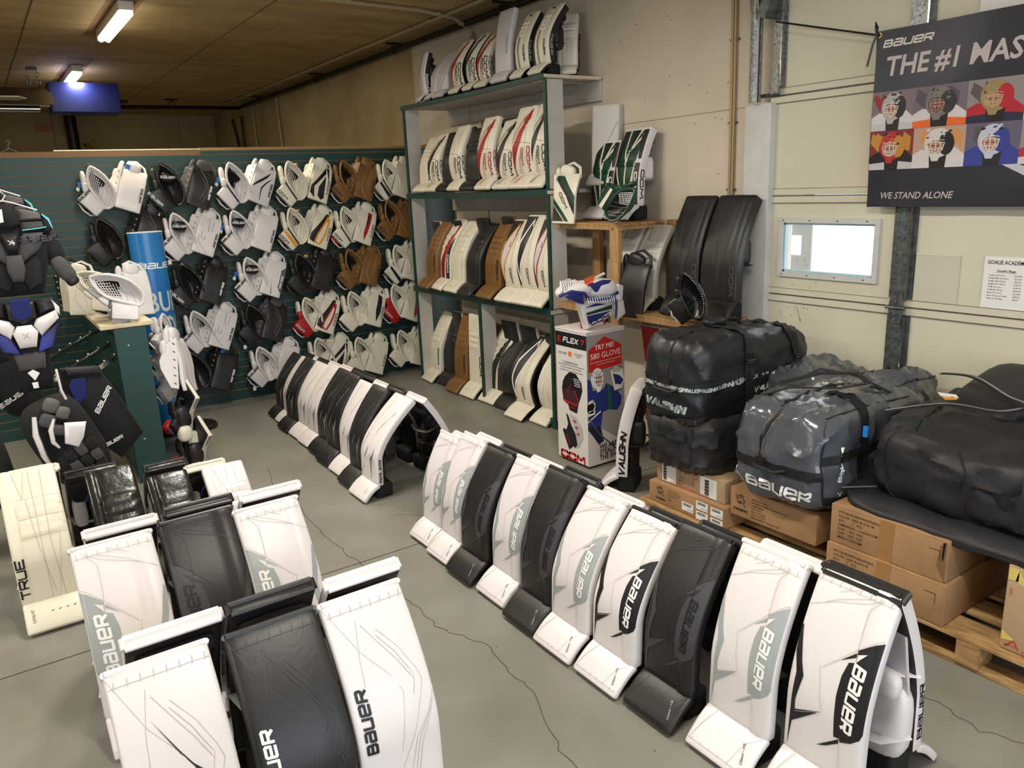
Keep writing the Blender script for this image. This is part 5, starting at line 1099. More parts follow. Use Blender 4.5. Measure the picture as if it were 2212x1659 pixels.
F(f2, tris(ell(.10, .46, .12, .055, 16)), INK, .0022); F(f2, tris([(0, .43), (.2, .44), (.19, .41), (0, .40)]), WINK, .0026); F(f2, line2([(.02, .5), (.14, .51), (.2, .47), (.14, .43), (.03, .43)], .02), WINK, .0026)
F(f2, tris([(.62, .70), (.75, .735), (.95, .70), (.99, .62), (.92, .56), (.72, .55)]), WINK, .0018); F(f2, tris([(.68, .68), (.85, .66), (.97, .62), (.9, .585), (.74, .6)]), BL, .0024)
for i in range(8): F(f2, line2([(.7+.03*i, .725), (.68+.03*i, .69)], .01), INK, .0026)
F(f2, sc(stroke('CCM', .014, 1.3, .26, .4), .8, .545, .1), BL, .003)
for i, t_ in enumerate(('WE ARE', 'STEALING', 'THE SHOW')): F(f2, sc(btext(t_, .036, .03, sx=.88, align='LEFT'), .30, .150-.042*i, .02), INK, .0022)
setp(mb.build('printed_panels', dc))
mb = MB(); mb.box((0, 0, bh+.006), (bw+.008, bw+.008, .014), MATS['display_white'], r=.003); mb.build('lid', dc)
mb = MB()
for x in (-.09, .12): mb.tube([(x, -.03, bh+.01), (x-.005, -.01, bh+.13)], .008, RD, 8)
mb.build('stand_prong', dc)
gb = empty('catching_glove', (3.41, 4.13, 1.17), 0, 'white blue and green catching glove propped on red prongs above the display column', 'glove')
mb = MB(); M0 = Matrix.Rotation(.0, 4, 'Z')
mb.plate([(-.10, .04), (.20, .045), (.215, -.08), (.16, -.11), (-.035, -.165), (-.075, -.05)], -.04, .07, WH, .012, .014)
fy = lambda o: (lambda a, b: Vector((a, -.04-.035-.0125-o, b)))
mb.flat(tris([(-.055, -.045), (.175, -.015), (.178, -.045), (-.055, -.062)]), fy(.0005), GN); mb.flat(tris([(-.052, -.068), (.172, -.055), (.05, -.10), (-.035, -.125)]), fy(.0005), BL); mb.flat(tris([(-.07, -.01), (.03, .012), (.13, -.005)]), fy(.0005), BL)
mb.flat(place(stroke('CCM', .032, 1.35, .26, .4, .1), .065, -.106, .20), fy(.001), BL); mb.build('cuff', gb)
mb = MB(); mb.puff((-.10, -.03, .115), (.30, .20, .10), WH, Matrix.Rotation(-.12, 3, 'Y'), 2.6); mb.puff((.08, -.05, .11), (.27, .20, .13), WH, Matrix.Rotation(.06, 3, 'Y'), 2.8); mb.build('pocket', gb)
mb = MB(); mb.plate([(-.06, .15), (.05, .175), (.13, .165), (.04, .09), (-.02, .10)], -.135, .012, BL, .004, .004); mb.plate([(-.26, .09), (-.19, .115), (-.11, .10), (-.1, .02), (-.16, .04)], -.11, .03, BL, .004, .008); mb.build('palm_panel', gb)
mb = MB(); mb.tube([(-.26, -.05, .09), (-.2, -.11, .12), (-.11, -.14, .10), (-.09, -.14, .06), (0, -.15, .045), (.1, -.15, .045), (.2, -.12, .07)], .012, BL, 8)
for i in range(14): x = -.10+.021*i; mb.tube([(x-.004, -.158, .068-.0005*i), (x+.006, -.16, .03)], .0032, WINK, 4)
mb.build('rim', gb)
mb = MB(); 
for i in range(7):
    a = -.24+.02*i; mb.tube([(a, -.09, .13), (a+.02, -.05, .17), (a+.05, .02, .175)], .005, WH, 5)
mb.tube([(-.26, -.08, .12), (-.22, -.02, .175), (-.1, .03, .18)], .008, WH, 6); mb.build('web_lacing', gb)
mb = MB(); mb.plate([(.20, .06), (.26, .12), (.31, .10), (.30, .0), (.22, -.02)], -.05, .03, WH, .004, .01); mb.plate([(.23, -.02), (.31, .0), (.33, -.10), (.26, -.14), (.225, -.1)], -.05, .03, WH, .004, .01); mb.tube([(.22, -.07, .09), (.235, -.07, -.04), (.225, -.07, -.12)], .008, BL, 6); mb.build('wrist_flap', gb)
mb = MB(); mb.plate([(-.10, .19), (-.02, .215), (-.01, .175), (-.09, .155)], -.12, .003, ORG, 0, .001); mb.plate([(-.02, .2), (.07, .225), (.08, .21), (-.01, .185)], -.13, .003, PAPER, 0, .001); mb.plate([(-.08, .155), (-.03, .17), (-.02, .15), (-.07, .14)], -.13, .003, RD, 0, .001); mb.build('hang_tag', gb)

# ------------------------------------------------------------------ gondola at left, with what hangs on it
gd = empty('gondola_stand', (.785, 5.93, 0), 0, 'green slatted display stand with plywood top and flat end panel', 'display stand')
mb = MB(); mb.box((.785, 5.94, .57), (.205, .022, 1.14), GRN); 
for z in (.33, 1.02): mb.flat([ell(.76, z, .006, .006, 8)], lambda a, b: Vector((a, 5.9285, b)), PLY)
part(gd, 'end_panel', mb)
mb = MB(); mb.box((.77, 6.9, 1.16), (.34, 1.95, .028), PLY, r=.002); mb.box((.77, 6.9, 1.143), (.33, 1.9, .006), CARD2); part(gd, 'top_board', mb)
mb = MB()
for x in (.69, .88):
    mb.box((x, 6.9, .57), (.012, 1.88, 1.14), MDF)
    for k in range(14): mb.box((x+(-.006 if x < .8 else .006), 6.9, .045+PITCH*k+.034), (.012, 1.88, .067), GRN)
part(gd, 'slat_sides', mb)
mb = MB()
for (y, z) in ((6.55, 1.07), (6.2, 1.0), (5.98, .94)):
    pts = [(.66, y, z), (.45, y-.24, z-.06), (.28, y-.44, z-.12)]; pts = [(.67, y, z), (.27, y-.45, z-.11)]
    mb.box(((pts[0][0]+pts[1][0])/2, (pts[0][1]+pts[1][1])/2, (pts[0][2]+pts[1][2])/2), (.012, math.dist(pts[0], pts[1]), .028), CH, Matrix.Rotation(-math.atan2(.40, .45), 3, 'Z') @ Matrix.Rotation(.18, 3, 'X'))
    for k in range(6):
        t = k/5; q = Vector(pts[0]).lerp(Vector(pts[1]), t*.97+.01); mb.puff(q+Vector((0, 0, .024)), (.018, .018, .018), CH, None, 2, 4)
part(gd, 'waterfall_arm', mb)
# gloves standing on the plywood top
catch_glove((.755, 6.05, 1.345), .0, -.55, -.25, .40, main=WH, word='BaUeR', inner=WH, label='big white catching glove standing at the near end of the plywood top', strap=LG)
catch_glove((.70, 6.42, 1.36), -.1, -.5, -.2, .36, main=CR, word=None, inner=CR, label='cream catching glove right behind the big white one on the plywood top')
blocker((.62, 6.78, 1.335), -.3, .05, 0, .9, main=CR, side=CR, word='CCM', pat='lines', acc=SEAML, label='cream blocker at the left rear of the plywood top'); blocker((.60, 7.1, 1.335), -.4, .0, 0, .9, main=CR, side=BK, word=None, pat='halfblack', label='cream and dark blocker farthest back on the plywood top')
blocker((.93, 6.42, 1.33), .25, .05, 0, .9, main=WH, word=None, label='white blocker standing behind the big white glove on the plywood top')
# hanging on the right side of the stand
def sideglove(x, y, z, f, lab, s=1.0, kind='b', **k):
    if kind == 'b': return blocker((x, y, z), 1.0, .25, 0, s, main=f, label=lab, group='gloves on the side of the stand', **k)
    return catch_glove((x, y, z), .8, .3, 0, .36*s, main=f, label=lab, group='gloves on the side of the stand', **k)
sideglove(1.08, 6.12, .80, WH, 'large white blocker hanging on the right side of the green stand', 1.12, pat='lines', acc=SEAMD, word=None)
sideglove(1.00, 6.3, 1.02, WH, 'white laced glove hanging just under the plywood top on the right', .8, 'g', word=None); sideglove(1.0, 6.45, .85, CR, 'cream catching glove behind the large white blocker on the stand', 1, 'g', word=None)
sideglove(1.0, 6.4, .62, WH, 'white netted glove low behind the large white blocker', .9, 'g', word=None)
def edgeblock(x, y, z, lab):
    r_ = empty('blocker', (x, y, z), .3, lab, 'blocker', 'gloves on the side of the stand')
    P = lambda v: (.02-.10*(v-.3)**2*(1 if v > .3 else -1), -.16+.32*v)
    mb = MB(); S = Slab(lambda v: (-.12*(v-.35)-.20*max(0, v-.62), -.17+.34*v), .04, .20, .008, None, [], 10); S.mesh(mb, CR, BK)
    S.decal(mb, [[(a/.02, b/S.L+0) for a, b in q] for q in place(stroke('CCM', .019, 1.3, .26, .4), 0, .87*S.L, -PI/2)], INK, .0015); mb.build('board', r_)
    mb = MB(); mb.puff((-.05, .03, .02), (.12, .14, .18), BK, None, 3); mb.build('hand_guard', r_)
    mb = MB(); mb.puff((-.07, -.02, -.10), (.10, .10, .12), CR, None, 3); mb.build('thumb', r_); return r_
edgeblock(1.10, 6.0, .40, 'white edged blocker seen edge-on, upper one low on the right of the stand'); edgeblock(1.15, 6.0, .10, 'white edged blocker seen edge-on, lower one at the foot of the stand')
sideglove(.99, 6.05, .42, BK, 'black catching glove with red lining low on the right of the stand', .8, 'g', word=None, strap=RD); sideglove(1.0, 6.05, .13, BK, 'black glove with white thumb at the foot of the stand', .8, 'g', word=None, strap=RD)
mb = MB(); mb.plate([(-.03, -.055), (.05, -.055), (.05, .055), (-.03, .055)], 0, .06, CR, .004, .01); o = mb.build('glove_cuff'); o.location = (1.09, 6.02, .235); setp(o, 'small white cuff block between the two edge-on blockers', 'glove', None)

# blue display tube behind the stand
tb = empty('display_tube', (1.17, 7.1, 0), 0, 'tall blue printed cardboard tube with large pale lettering behind the stand', 'display')
BLU = mat('tube_blue', (28, 84, 158), .22, rgb2=(40, 124, 190), var=.3, vscale=.9); mb = MB()
ex_, ey_ = .135, .10
pt = lambda a, z, o=0: Vector(((ex_+o)*math.sin(a), -(ey_+o)*math.cos(a), z))
V = [pt(2*PI*i/40, z) for z in (.05, 1.74) for i in range(40)]; mb.add(V, [(i, (i+1) % 40, 40+(i+1) % 40, 40+i) for i in range(40)]+[tuple(range(40, 80))], BLU); mb.tube([pt(2*PI*i/30, 1.742) for i in range(30)], .003, PAPER, 5, closed=True)
tf = lambda o: (lambda a, b: pt(a, b, o))
arc = [(-PI/2+PI*i/24) for i in range(25)]
def tt(ps, mt_, z, a0=0, o=.001): mb.flat(conform([[(a0+x/.12, z+y) for x, y in p] for p in ps], arc, []), tf(o), mt_)
tt(stroke('BaUeR', .050, .95, .2, .34, .16), WINK, 1.47, .52); tt([ell(0, 0, .034, .040, 18)], mat('pale_stone', (170, 190, 206), .5), 1.465, -.62); tt(stroke('MY', .014, 1, .22, .4), BLU, 1.465, -.62, .002)
tt(btext('BUILD', .165, .02, sx=.62, align='LEFT'), mat('tube_letter', (196, 204, 190), .5), 1.17, -.62); tt(btext('YOUR', .165, .02, sx=.62, align='LEFT'), MATS['tube_letter'], .96, -.62); tt(btext('STICK', .165, .02, sx=.62, align='LEFT'), MATS['tube_letter'], .75, -.62)
mb.build('printed_tube', tb)
mb = MB(); mb.puff((.10, -.0, .025), (.5, .34, .05), mat('black_base_plastic', (34, 30, 24), .25), None, 3); mb.build('base', tb)

# hanging body armour at the far left
def armour(loc, rz, lab, plates, puffs=()):
    r_ = empty('chest_protector', loc, rz, lab, 'chest protector', 'chest protectors hanging at the far left')
    for name, poly, y, t, mt_, dome in plates:
        mb = MB(); mb.plate(poly, y, t, mt_, dome, min(.012, t*.4)); mb.build(name, r_)
    for name, c, d, mt_, rot in puffs:
        mb = MB(); mb.puff(c, d, mt_, Matrix.Rotation(rot, 3, 'Y'), 3.2); mb.build(name, r_)
    return r_
def sym(poly): return [(-a, b) for a, b in poly]
def armour_set(loc, rz, lab, k=1.0, tq=True):
    P_ = []; U = []
    S1 = [(.055, .20), (.11, .195), (.165, .175), (.175, .135), (.06, .135)]; S1b = [(.06, .13), (.175, .13), (.185, .095), (.065, .085)]
    CHp = [(.065, .07), (.165, .07), (.155, .01), (.13, -.03), (.03, -.105), (.02, -.02)]
    for f in (lambda p: p, sym):
        P_ += [('shoulder_plate', f(S1), -.07, .035, FC, .012), ('shoulder_strip', f(S1b), -.075, .03, FG, .008), ('chest_plate', f(CHp), -.08, .03, FG, .01), ('arm_cap', f([(.17, .17), (.205, .14), (.215, .085), (.195, .05), (.165, .06)]), -.06, .05, FB, .015), ('rib_plate', f([(.02, -.12), (.10, -.05), (.13, -.1), (.115, -.22), (.05, -.26), (.02, -.2)]), -.06, .03, FB, .008)]
        if tq: P_.append(('piping', f([(.064, .088), (.16, .096), (.185, .10), (.186, .094), (.16, .089), (.064, .082)]), -.096, .008, TQ, .001)); P_.append(('arm_piping', f([(.175, .172), (.207, .142), (.218, .085), (.212, .085), (.2, .137), (.172, .165)]), -.092, .006, TQ, .001))
    P_ += [('body', [(-.17, .16), (.17, .16), (.19, 0), (.12, -.28), (-.12, -.28), (-.19, 0)], 0, .10, FB, .02), ('collar', [(-.05, .23), (.05, .23), (.06, .12), (0, .09), (-.06, .12)], -.08, .04, FB, .012), ('sternum_plate', [(-.045, .07), (.045, .07), (.03, -.03), (-.03, -.03)], -.10, .03, BK, .008), ('spine_plate', [(-.04, -.05), (.04, -.05), (.045, -.13), (.025, -.2), (-.025, -.2), (-.045, -.13)], -.09, .035, FG, .008)]
    P_ = [(n, [(a*k, b*k) for a, b in p], y*k, t, m_, d) for n, p, y, t, m_, d in P_]
    for s_ in (-1, 1): U += [('upper_arm', (s_*.20*k, .0, -.02*k), (.10*k, .11*k, .18*k), FB, .25*-s_), ('forearm', (s_*.235*k, -.03*k, -.15*k), (.09*k, .10*k, .16*k), FG, .5*-s_), ('wrist_cuff', (s_*.27*k, -.03*k, -.22*k), (.07*k, .08*k, .06*k), BK, .5*-s_)]
    r_ = armour(loc, rz, lab, P_, U)
    mb = MB(); mb.tube([(-.16*k, -.02, .19*k), (-.05*k, -.03, .235*k), (0, -.03, .25*k), (.05*k, -.03, .235*k), (.16*k, -.02, .19*k)], .005, WH, 6); mb.tube([(0, -.03, .25*k), (.02, -.03, .28*k), (0, -.03, .30*k), (-.02, -.03, .28*k)], .004, WH, 6); mb.build('hanger', r_)
    mb = MB(); mb.flat(line2([(-.014, .034), (.014, .012)], .004)+line2([(-.01, .012), (.008, .034)], .004)+[ell(.010, .018, .007, .009, 10)], lambda a, b: Vector((a*k, -.125*k-.004, b*k)), WINK)
    mb.flat(place(stroke('BaUeR', .034, 1.1, .24, .36, .1), .115, .035), lambda a, b: Vector((a*k, -.1065*k-.003, b*k)), DG); mb.build('emblem', r_)
    return r_
r_ = armour_set((.165, 5.30, 1.78), 0, 'nearer black and grey chest protector with turquoise piping at the far left', 1.0)
mb = MB(); mb.plate([(-.045, .20), (-.012, .205), (-.015, .135), (-.04, .13)], -.125, .003, PAPER, 0, .001); mb.build('hang_tag', r_)
armour_set((.12, 5.75, 1.87), .05, 'farther black and grey chest protector half hidden behind its twin', .98)
# white and blue chest protector below
WB = [('body', [(-.17, .20), (.17, .20), (.19, .05), (.10, -.12), (.09, -.32), (-.09, -.32), (-.10, -.12), (-.19, .05)], 0, .08, FB, .02), ('hexagon_plate', [(-.035, .07), (.035, .07), (.062, .03), (.04, -.055), (-.04, -.055), (-.062, .03)], -.09, .035, WH, .01), ('collar', [(-.07, .20), (.07, .20), (.065, .11), (0, .075), (-.065, .11)], -.07, .05, BK, .01),
      ('lining', [(-.05, .22), (.05, .22), (.045, .12), (0, .10), (-.045, .12)], -.105, .01, NY, .002), ('belly_pad', [(-.08, -.09), (.08, -.09), (.065, -.19), (-.065, -.19)], -.06, .03, FG, .008)]
for f in (lambda p: p, sym): WB += [('clavicle_plate', f([(.065, .10), (.17, .14), (.175, .09), (.075, .0), (.045, .065)]), -.085, .03, WH, .01), ('side_plate', f([(.07, -.0), (.18, .08), (.12, -.07), (.04, -.10)]), -.065, .03, mat('blue_black_print', (26, 26, 58), .5, rgb2=(58, 70, 170), var=.5, vscale=9), .006), ('shoulder_plate', f([(.07, .20), (.15, .195), (.175, .15), (.075, .11)]), -.06, .03, BK, .01), ('shoulder_cup', f([(.155, .20), (.19, .15), (.185, .10), (.165, .12)]), -.04, .06, WH, .01)]
r_ = armour((.145, 5.2, 1.275), 0, 'white and blue chest protector with hexagonal plate, hanging lowest at left', WB)
mb = MB(); mb.plate([(-.03, -.20), (.0, -.185), (.03, -.21), (.0, -.25)], -.085, .003, PAPER, 0, .001); mb.plate([(-.018, -.26), (.012, -.26), (.012, -.295), (-.015, -.295)], -.085, .003, PAPER, 0, .001); mb.flat(line2([(-.02, .03), (.02, .0)], .002)+line2([(-.012, .0), (.012, .03)], .002), lambda a, b: Vector((a, -.122, b)), SEAMD); mb.build('hang_tag', r_)
# dark gear hanging and lying behind
for x, y, z, d, lab in ((-.05, 5.9, .95, (.5, .3, .55), 'black padded gear hanging in the shade under the armour at left'), (-.25, 5.2, .62, (.42, .35, .6), 'black pants hanging at the left edge above the floor')):
    r_ = empty('hockey_pants', (x, y, z), 0, lab, 'pants', 'dark gear at left'); mb = MB()
    for s_ in (-1, 1): mb.puff((s_*d[0]*.22, 0, -d[2]*.12), (d[0]*.5, d[1], d[2]*.8), FB, Matrix.Rotation(-.12*s_, 3, 'Y'), 3.4)
    mb.puff((0, 0, d[2]*.3), (d[0]*.85, d[1]*.9, d[2]*.4), FB, None, 4); mb.build('shell', r_)
    mb = MB(); mb.flat(place(stroke('BaUeR', .03, .9, .22, .36, .16), d[0]*.15, -d[2]*.25, .5), lambda a, b: Vector((a, -d[1]*.5-.006, b)), WINK); mb.build('logo', r_)
# black pants with lettering
r_ = empty('hockey_pants', (.42, 5.42, .72), .15, 'black hockey pants with white lettering and blue lining hanging from the stand', 'pants')
mb = MB(); mb.plate([(-.13, .30), (.07, .28), (.13, .16), (.275, -.20), (.12, -.34), (.0, -.20), (-.10, .02), (-.14, .17)], 0, .13, FB, .03, .03); mb.build('shell', r_)
mb = MB(); mb.plate([(-.10, .24), (-.02, .235), (-.03, .12), (-.09, .07), (-.12, .2)], -.085, .012, NY, .003, .004); mb.build('lining', r_)
mb = MB(); mb.plate([(-.13, .31), (.07, .29), (.085, .25), (-.12, .27)], -.08, .03, BK, .004, .008); mb.build('waistband', r_)
mb = MB(); mb.flat(place(stroke('BaUeR', .032, .85, .24, .34, .16), .055, .08, .98), lambda a, b: Vector((a, -.098, b)), WINK); mb.flat(place(stroke('BaUeR', .024, .85, .22, .34, .1), .065, -.20, .32), lambda a, b: Vector((a, -.098, b)), WINK); mb.build('logo', r_)
# shoulder and arm armour in front
r_ = empty('arm_guards', (.22, 5.02, .70), 0, 'black padded arms with white plates hanging low at the left of the stand', 'chest protector')
mb = MB(); mb.puff((.02, .06, -.05), (.34, .2, .56), FB, Matrix.Rotation(-.35, 3, 'Y'), 3.5); mb.puff((.06, .0, -.18), (.26, .18, .24), FB, Matrix.Rotation(-.4, 3, 'Y'), 4); mb.build('body', r_)
for c, d, rt, mt_ in (((-.03, -.06, .20), (.08, .07, .08), .5, FC), ((-.06, -.07, .12), (.08, .07, .08), .5, FG), ((.02, -.07, .15), (.07, .06, .07), .4, FC), ((-.02, -.08, .06), (.10, .07, .06), .3, FG)): mb = MB(); mb.puff(c, d, mt_, Matrix.Rotation(rt, 3, 'Y'), 3.6); mb.build('shoulder_block', r_)
mb = MB(); mb.plate([(.015, .10), (.125, .085), (.10, .0), (.065, -.055), (.0, -.02)], -.11, .02, WH, .006, .006); mb.build('forearm_plate', r_)
mb = MB(); mb.tube([(-.12, -.06, .15), (-.13, -.08, .05), (-.11, -.08, -.08), (-.075, -.07, -.18)], [.02, .028, .026, .012], WH, 8, flatten=.6); mb.tube([(-.03, -.1, .13), (-.055, -.11, .07), (-.055, -.11, .0), (-.03, -.10, -.04)], [.012, .022, .02, .01], WH, 8, flatten=.6); mb.build('side_plate', r_)
mb = MB()
for i in range(3):
    for j in range(3): mb.puff((.02+.055*j+.02*i, -.10, -.10-.07*i+.025*j), (.058, .03, .072), FG if (i+j) % 2 else FB, Matrix.Rotation(-.45, 3, 'Y'), 5, 4)
mb.build('quilted_panel', r_)
mb = MB(); mb.tube([(.03, -.05, .40), (.035, -.06, .28), (.05, -.05, .22)], .007, WH, 6); mb.build('hanger', r_)

# ------------------------------------------------------------------ bags, cartons, pallets
class Soft:
    """soft box: p on the [-1,1] cube -> rounded, sagging, wrinkled point"""
    def __init__(s, size, e=7, amp=.01, freq=5, seed=0, fn=None, ridge=.012):
        s.size, s.e, s.amp, s.freq, s.seed, s.fn, s.ridge = size, e, amp, freq, seed, fn, ridge
    def M(s, p, off=0.0):
        x, y, z = p; q = (abs(x)**s.e+abs(y)**s.e+abs(z)**s.e)**(1/s.e); v = Vector((x/q, y/q, z/q))
        w_ = Vector((v.x*s.size[0]/2, v.y*s.size[1]/2, v.z*s.size[2]/2)); n = Vector((v.x**5/s.size[0], v.y**5/s.size[1], v.z**5/s.size[2]))
        n = n.normalized() if n.length > 1e-9 else v.normalized()
        sp = Vector((s.seed*3.1, s.seed*1.7, s.seed)); c = w_*s.freq+sp
        d = s.amp*noise.noise(c)+s.amp*.5*noise.noise(c*2.3)
        r = 1-abs(noise.noise(Vector((c.x*1.3, c.y*1.3, c.z*.7))*1.7+Vector((5, 3, 1))))*2.4; d += s.ridge*max(0, r)**3
        w_ = w_+n*(d+off)
        return s.fn(w_, v) if s.fn else w_
    def mesh(s, mb, mt, n=22):
        vs = []; fs = []; ix = {}; L = [-1+2*i/n for i in range(n+1)]
        def P(i, j, k):
            if (i, j, k) in ix: return ix[(i, j, k)]
            ix[(i, j, k)] = len(vs); vs.append(s.M((L[i], L[j], L[k]))); return ix[(i, j, k)]
        for a in range(n):
            for b in range(n):
                fs += [(P(a, b, 0), P(a, b+1, 0), P(a+1, b+1, 0), P(a+1, b, 0)), (P(a, b, n), P(a+1, b, n), P(a+1, b+1, n), P(a, b+1, n)), (P(a, 0, b), P(a+1, 0, b), P(a+1, 0, b+1), P(a, 0, b+1)),
                       (P(a, n, b), P(a, n, b+1), P(a+1, n, b+1), P(a+1, n, b)), (P(0, a, b), P(0, a, b+1), P(0, a+1, b+1), P(0, a+1, b)), (P(n, a, b), P(n, a+1, b), P(n, a+1, b+1), P(n, a, b+1))]
        mb.add(vs, fs, mt)
    def dec(s, mb, face, polys, mt, off=.002):
        g = [-1+2*i/22 for i in range(23)]
        fn = {'L': lambda a, b: s.M((-1, -a, b), off), 'F': lambda a, b: s.M((a, -1, b), off), 'T': lambda a, b: s.M((a, b, 1), off)}[face]
        mb.flat(conform(polys, g, g, (-1, 1, -1, 1)), fn, mt)
    def txt(s, mb, face, ps, cx, cz, rot, mt, off=.003):
        wx = {'L': s.size[1], 'F': s.size[0], 'T': s.size[0]}[face]/2; wz = {'L': s.size[2], 'F': s.size[2], 'T': s.size[1]}[face]/2
        s.dec(mb, face, [[(cx+a/wx, cz+b/wz) for a, b in q] for q in place(ps, 0, 0, rot)], mt, off)
    def seam(s, mb, face, pts, r, mt, n=8, off=.001):
        P3 = {'L': lambda a, b: s.M((-1, -a, b), off), 'F': lambda a, b: s.M((a, -1, b), off), 'T': lambda a, b: s.M((a, b, 1), off)}[face]; out = []
        for a, b in zip(pts, pts[1:]):
            for i in range(n): t = i/n; out.append(P3(a[0]+(b[0]-a[0])*t, a[1]+(b[1]-a[1])*t))
        out.append(P3(*pts[-1])); mb.tube(out, r, mt, 6)
def rect(a, b, c, d): return [[(a, c), (b, c), (b, d), (a, d)]]
VO = mat('silver_outline', (176, 184, 184), .5)
def lion(sz): # the running-cat line emblem as plain strokes
    L = [[(-.9, .9), (-.95, .3), (-.6, .0), (-.7, -.4), (-.3, -.7), (-.1, -.2), (.3, -.3), (.7, -.9), (1, -.9)], [(-.6, .2), (-.5, .6), (-.2, .9), (0, .5), (-.2, .3)], [(.0, .6), (.2, .95), (.5, .7), (.3, .4)], [(.5, .3), (.8, -.1), (.6, -.4)], [(-.4, -.3), (-.1, -.6), (.2, -.5)]]
    return [q for l in L for q in line2([(a*sz, b*sz) for a, b in l], sz*.12)]

# upper black bag
ba = empty('duffel_bag', (3.49, 2.93, .92), 0, 'big black duffel with lettered band lying on top of the other black bag', 'bag')
A_ = Soft((.99, .47, .50), 6, .012, 5, 1, lambda w, v: Vector((w.x, w.y*(1-.10*max(0, v.z)), w.z-(.06*(w.x+.5)**2 if v.z > 0 else 0)+(.03*(w.x) if v.z < 0 else 0))), .016)
mb = MB(); A_.mesh(mb, NYL)
for cx in [-.78+.4*i for i in range(5)]: A_.txt(mb, 'L', stroke('VAUGHN', .024, .62, .24, .3, .3), cx, -.06, 0, VO)
for cx in [-.9+.262*i for i in range(8)]: A_.txt(mb, 'F', stroke('VAUGHN', .026, .62, .24, .3, .3), cx, -.02+.06*cx, .02, VO)
A_.txt(mb, 'L', stroke('VAUGHN', .050, .75, .32, .3, .25), -.05, -.50, -.04, VO, .003); A_.txt(mb, 'L', stroke('VAUGHN', .044, .75, .20, .34, .25), -.05, -.50, -.04, mat('slate_fill', (92, 104, 108), .5), .0042)
A_.txt(mb, 'F', stroke('VAUGHN', .036, .8, .3, .3, .25), .12, -.34, .03, VO, .003); A_.txt(mb, 'F', lion(.036), .22, -.62, 0, VO, .003)
mb.build('shell', ba)
mb = MB(); A_.dec(mb, 'L', rect(-1, 1, -.17, -.15)+rect(-1, 1, .03, .05), WEB, .0035); A_.dec(mb, 'F', rect(-1, 1, -.19, -.16)+rect(-1, 1, .08, .10), WEB, .0035); mb.build('lettered_band_trim', ba)
mb = MB(); A_.seam(mb, 'L', [(.05, -.02), (.05, .6), (.1, .98)], .006, WEB); A_.seam(mb, 'T', [(-.98, -.1), (-.5, -.1), (.6, -.1)], .006, WEB); mb.box(A_.M((-1, -.05, -.0), .01), (.012, .05, .03), BK); mb.build('zipper', ba)
mb = MB(); 
for x in (-.22, .62):
    A_.dec(mb, 'F', [[(x-.09, 1), (x+.06, 1), (x+.08, .3), (x+.08, -.98), (x-.06, -.98), (x-.06, .3)]], WEB, .009); A_.dec(mb, 'T', rect(x-.09, x+.06, -1, .4), WEB, .009)
    mb.box(A_.M((x+.0, -1, .38), .014), (.062, .012, .02), BK); mb.tube([A_.M((x-.06, -1, .40), .02), A_.M((x+.07, -1, .40), .02), A_.M((x+.07, -1, .34), .02), A_.M((x-.06, -1, .34), .02)], .003, GVD, 5, closed=True)
mb.build('carry_strap', ba)
mb = MB(); mb.tube([A_.M((-1, .35, -.06), .0), A_.M((-1, .25, -.09), .03), A_.M((-1, -.25, -.12), .03), A_.M((-1, -.4, -.06), .0)], .012, WEB, 6, flatten=.5); mb.build('end_handle', ba)
mb = MB(); A_.dec(mb, 'L', [[(.1, -1), (.1, -.78), (.45, -.70), (1, -.72), (1, -1)]], mat('corner_patch', (48, 48, 50), .45), .004)
for a, b in ((.48, -.86), (.80, -.84)): mb.tube([A_.M((-1, -a+.03*math.cos(i*PI/4), b+.045*math.sin(i*PI/4)), .006) for i in range(8)], .003, CH, 5, closed=True); A_.dec(mb, 'L', [ell(a, b, .03, .04, 10)], DVOID, .005)
A_.seam(mb, 'L', [(.62, -.98), (.62, -.72)], .002, WEB); mb.build('corner_patch', ba)
mb = MB(); mb.tube([A_.M((-.1, .1, 1), .01), A_.M((.0, .1, 1), .035), A_.M((.15, .1, 1), .03), A_.M((.25, .1, 1), .01)], .012, WEB, 6, flatten=.5); mb.puff(A_.M((-.1, .3, 1), .02), (.16, .1, .04), NYL, None, 3); mb.build('top_handle', ba)
# lower black bag
bb = empty('duffel_bag', (3.50, 2.92, .555), 0, 'squashed plain black duffel lying beneath the lettered black one', 'bag')
B_ = Soft((.98, .50, .34), 6, .014, 6, 4, None, .02); mb = MB(); B_.mesh(mb, NYM); mb.build('shell', bb)
mb = MB(); B_.dec(mb, 'L', rect(-.98, .98, -.98, -.45), mat('rubber_base', (38, 37, 37), .4), .004); B_.dec(mb, 'F', rect(-.98, .98, -.98, -.5), MATS['rubber_base'], .004); mb.build('base_panel', bb)
mb = MB(); B_.dec(mb, 'L', rect(-.5, .45, .22, .5), WEB, .012); B_.seam(mb, 'L', [(.62, -.95), (.62, .9)], .003, WEB); B_.seam(mb, 'L', [(-.55, -.95), (-.5, -.4)], .003, WEB); mb.build('end_handle', bb)
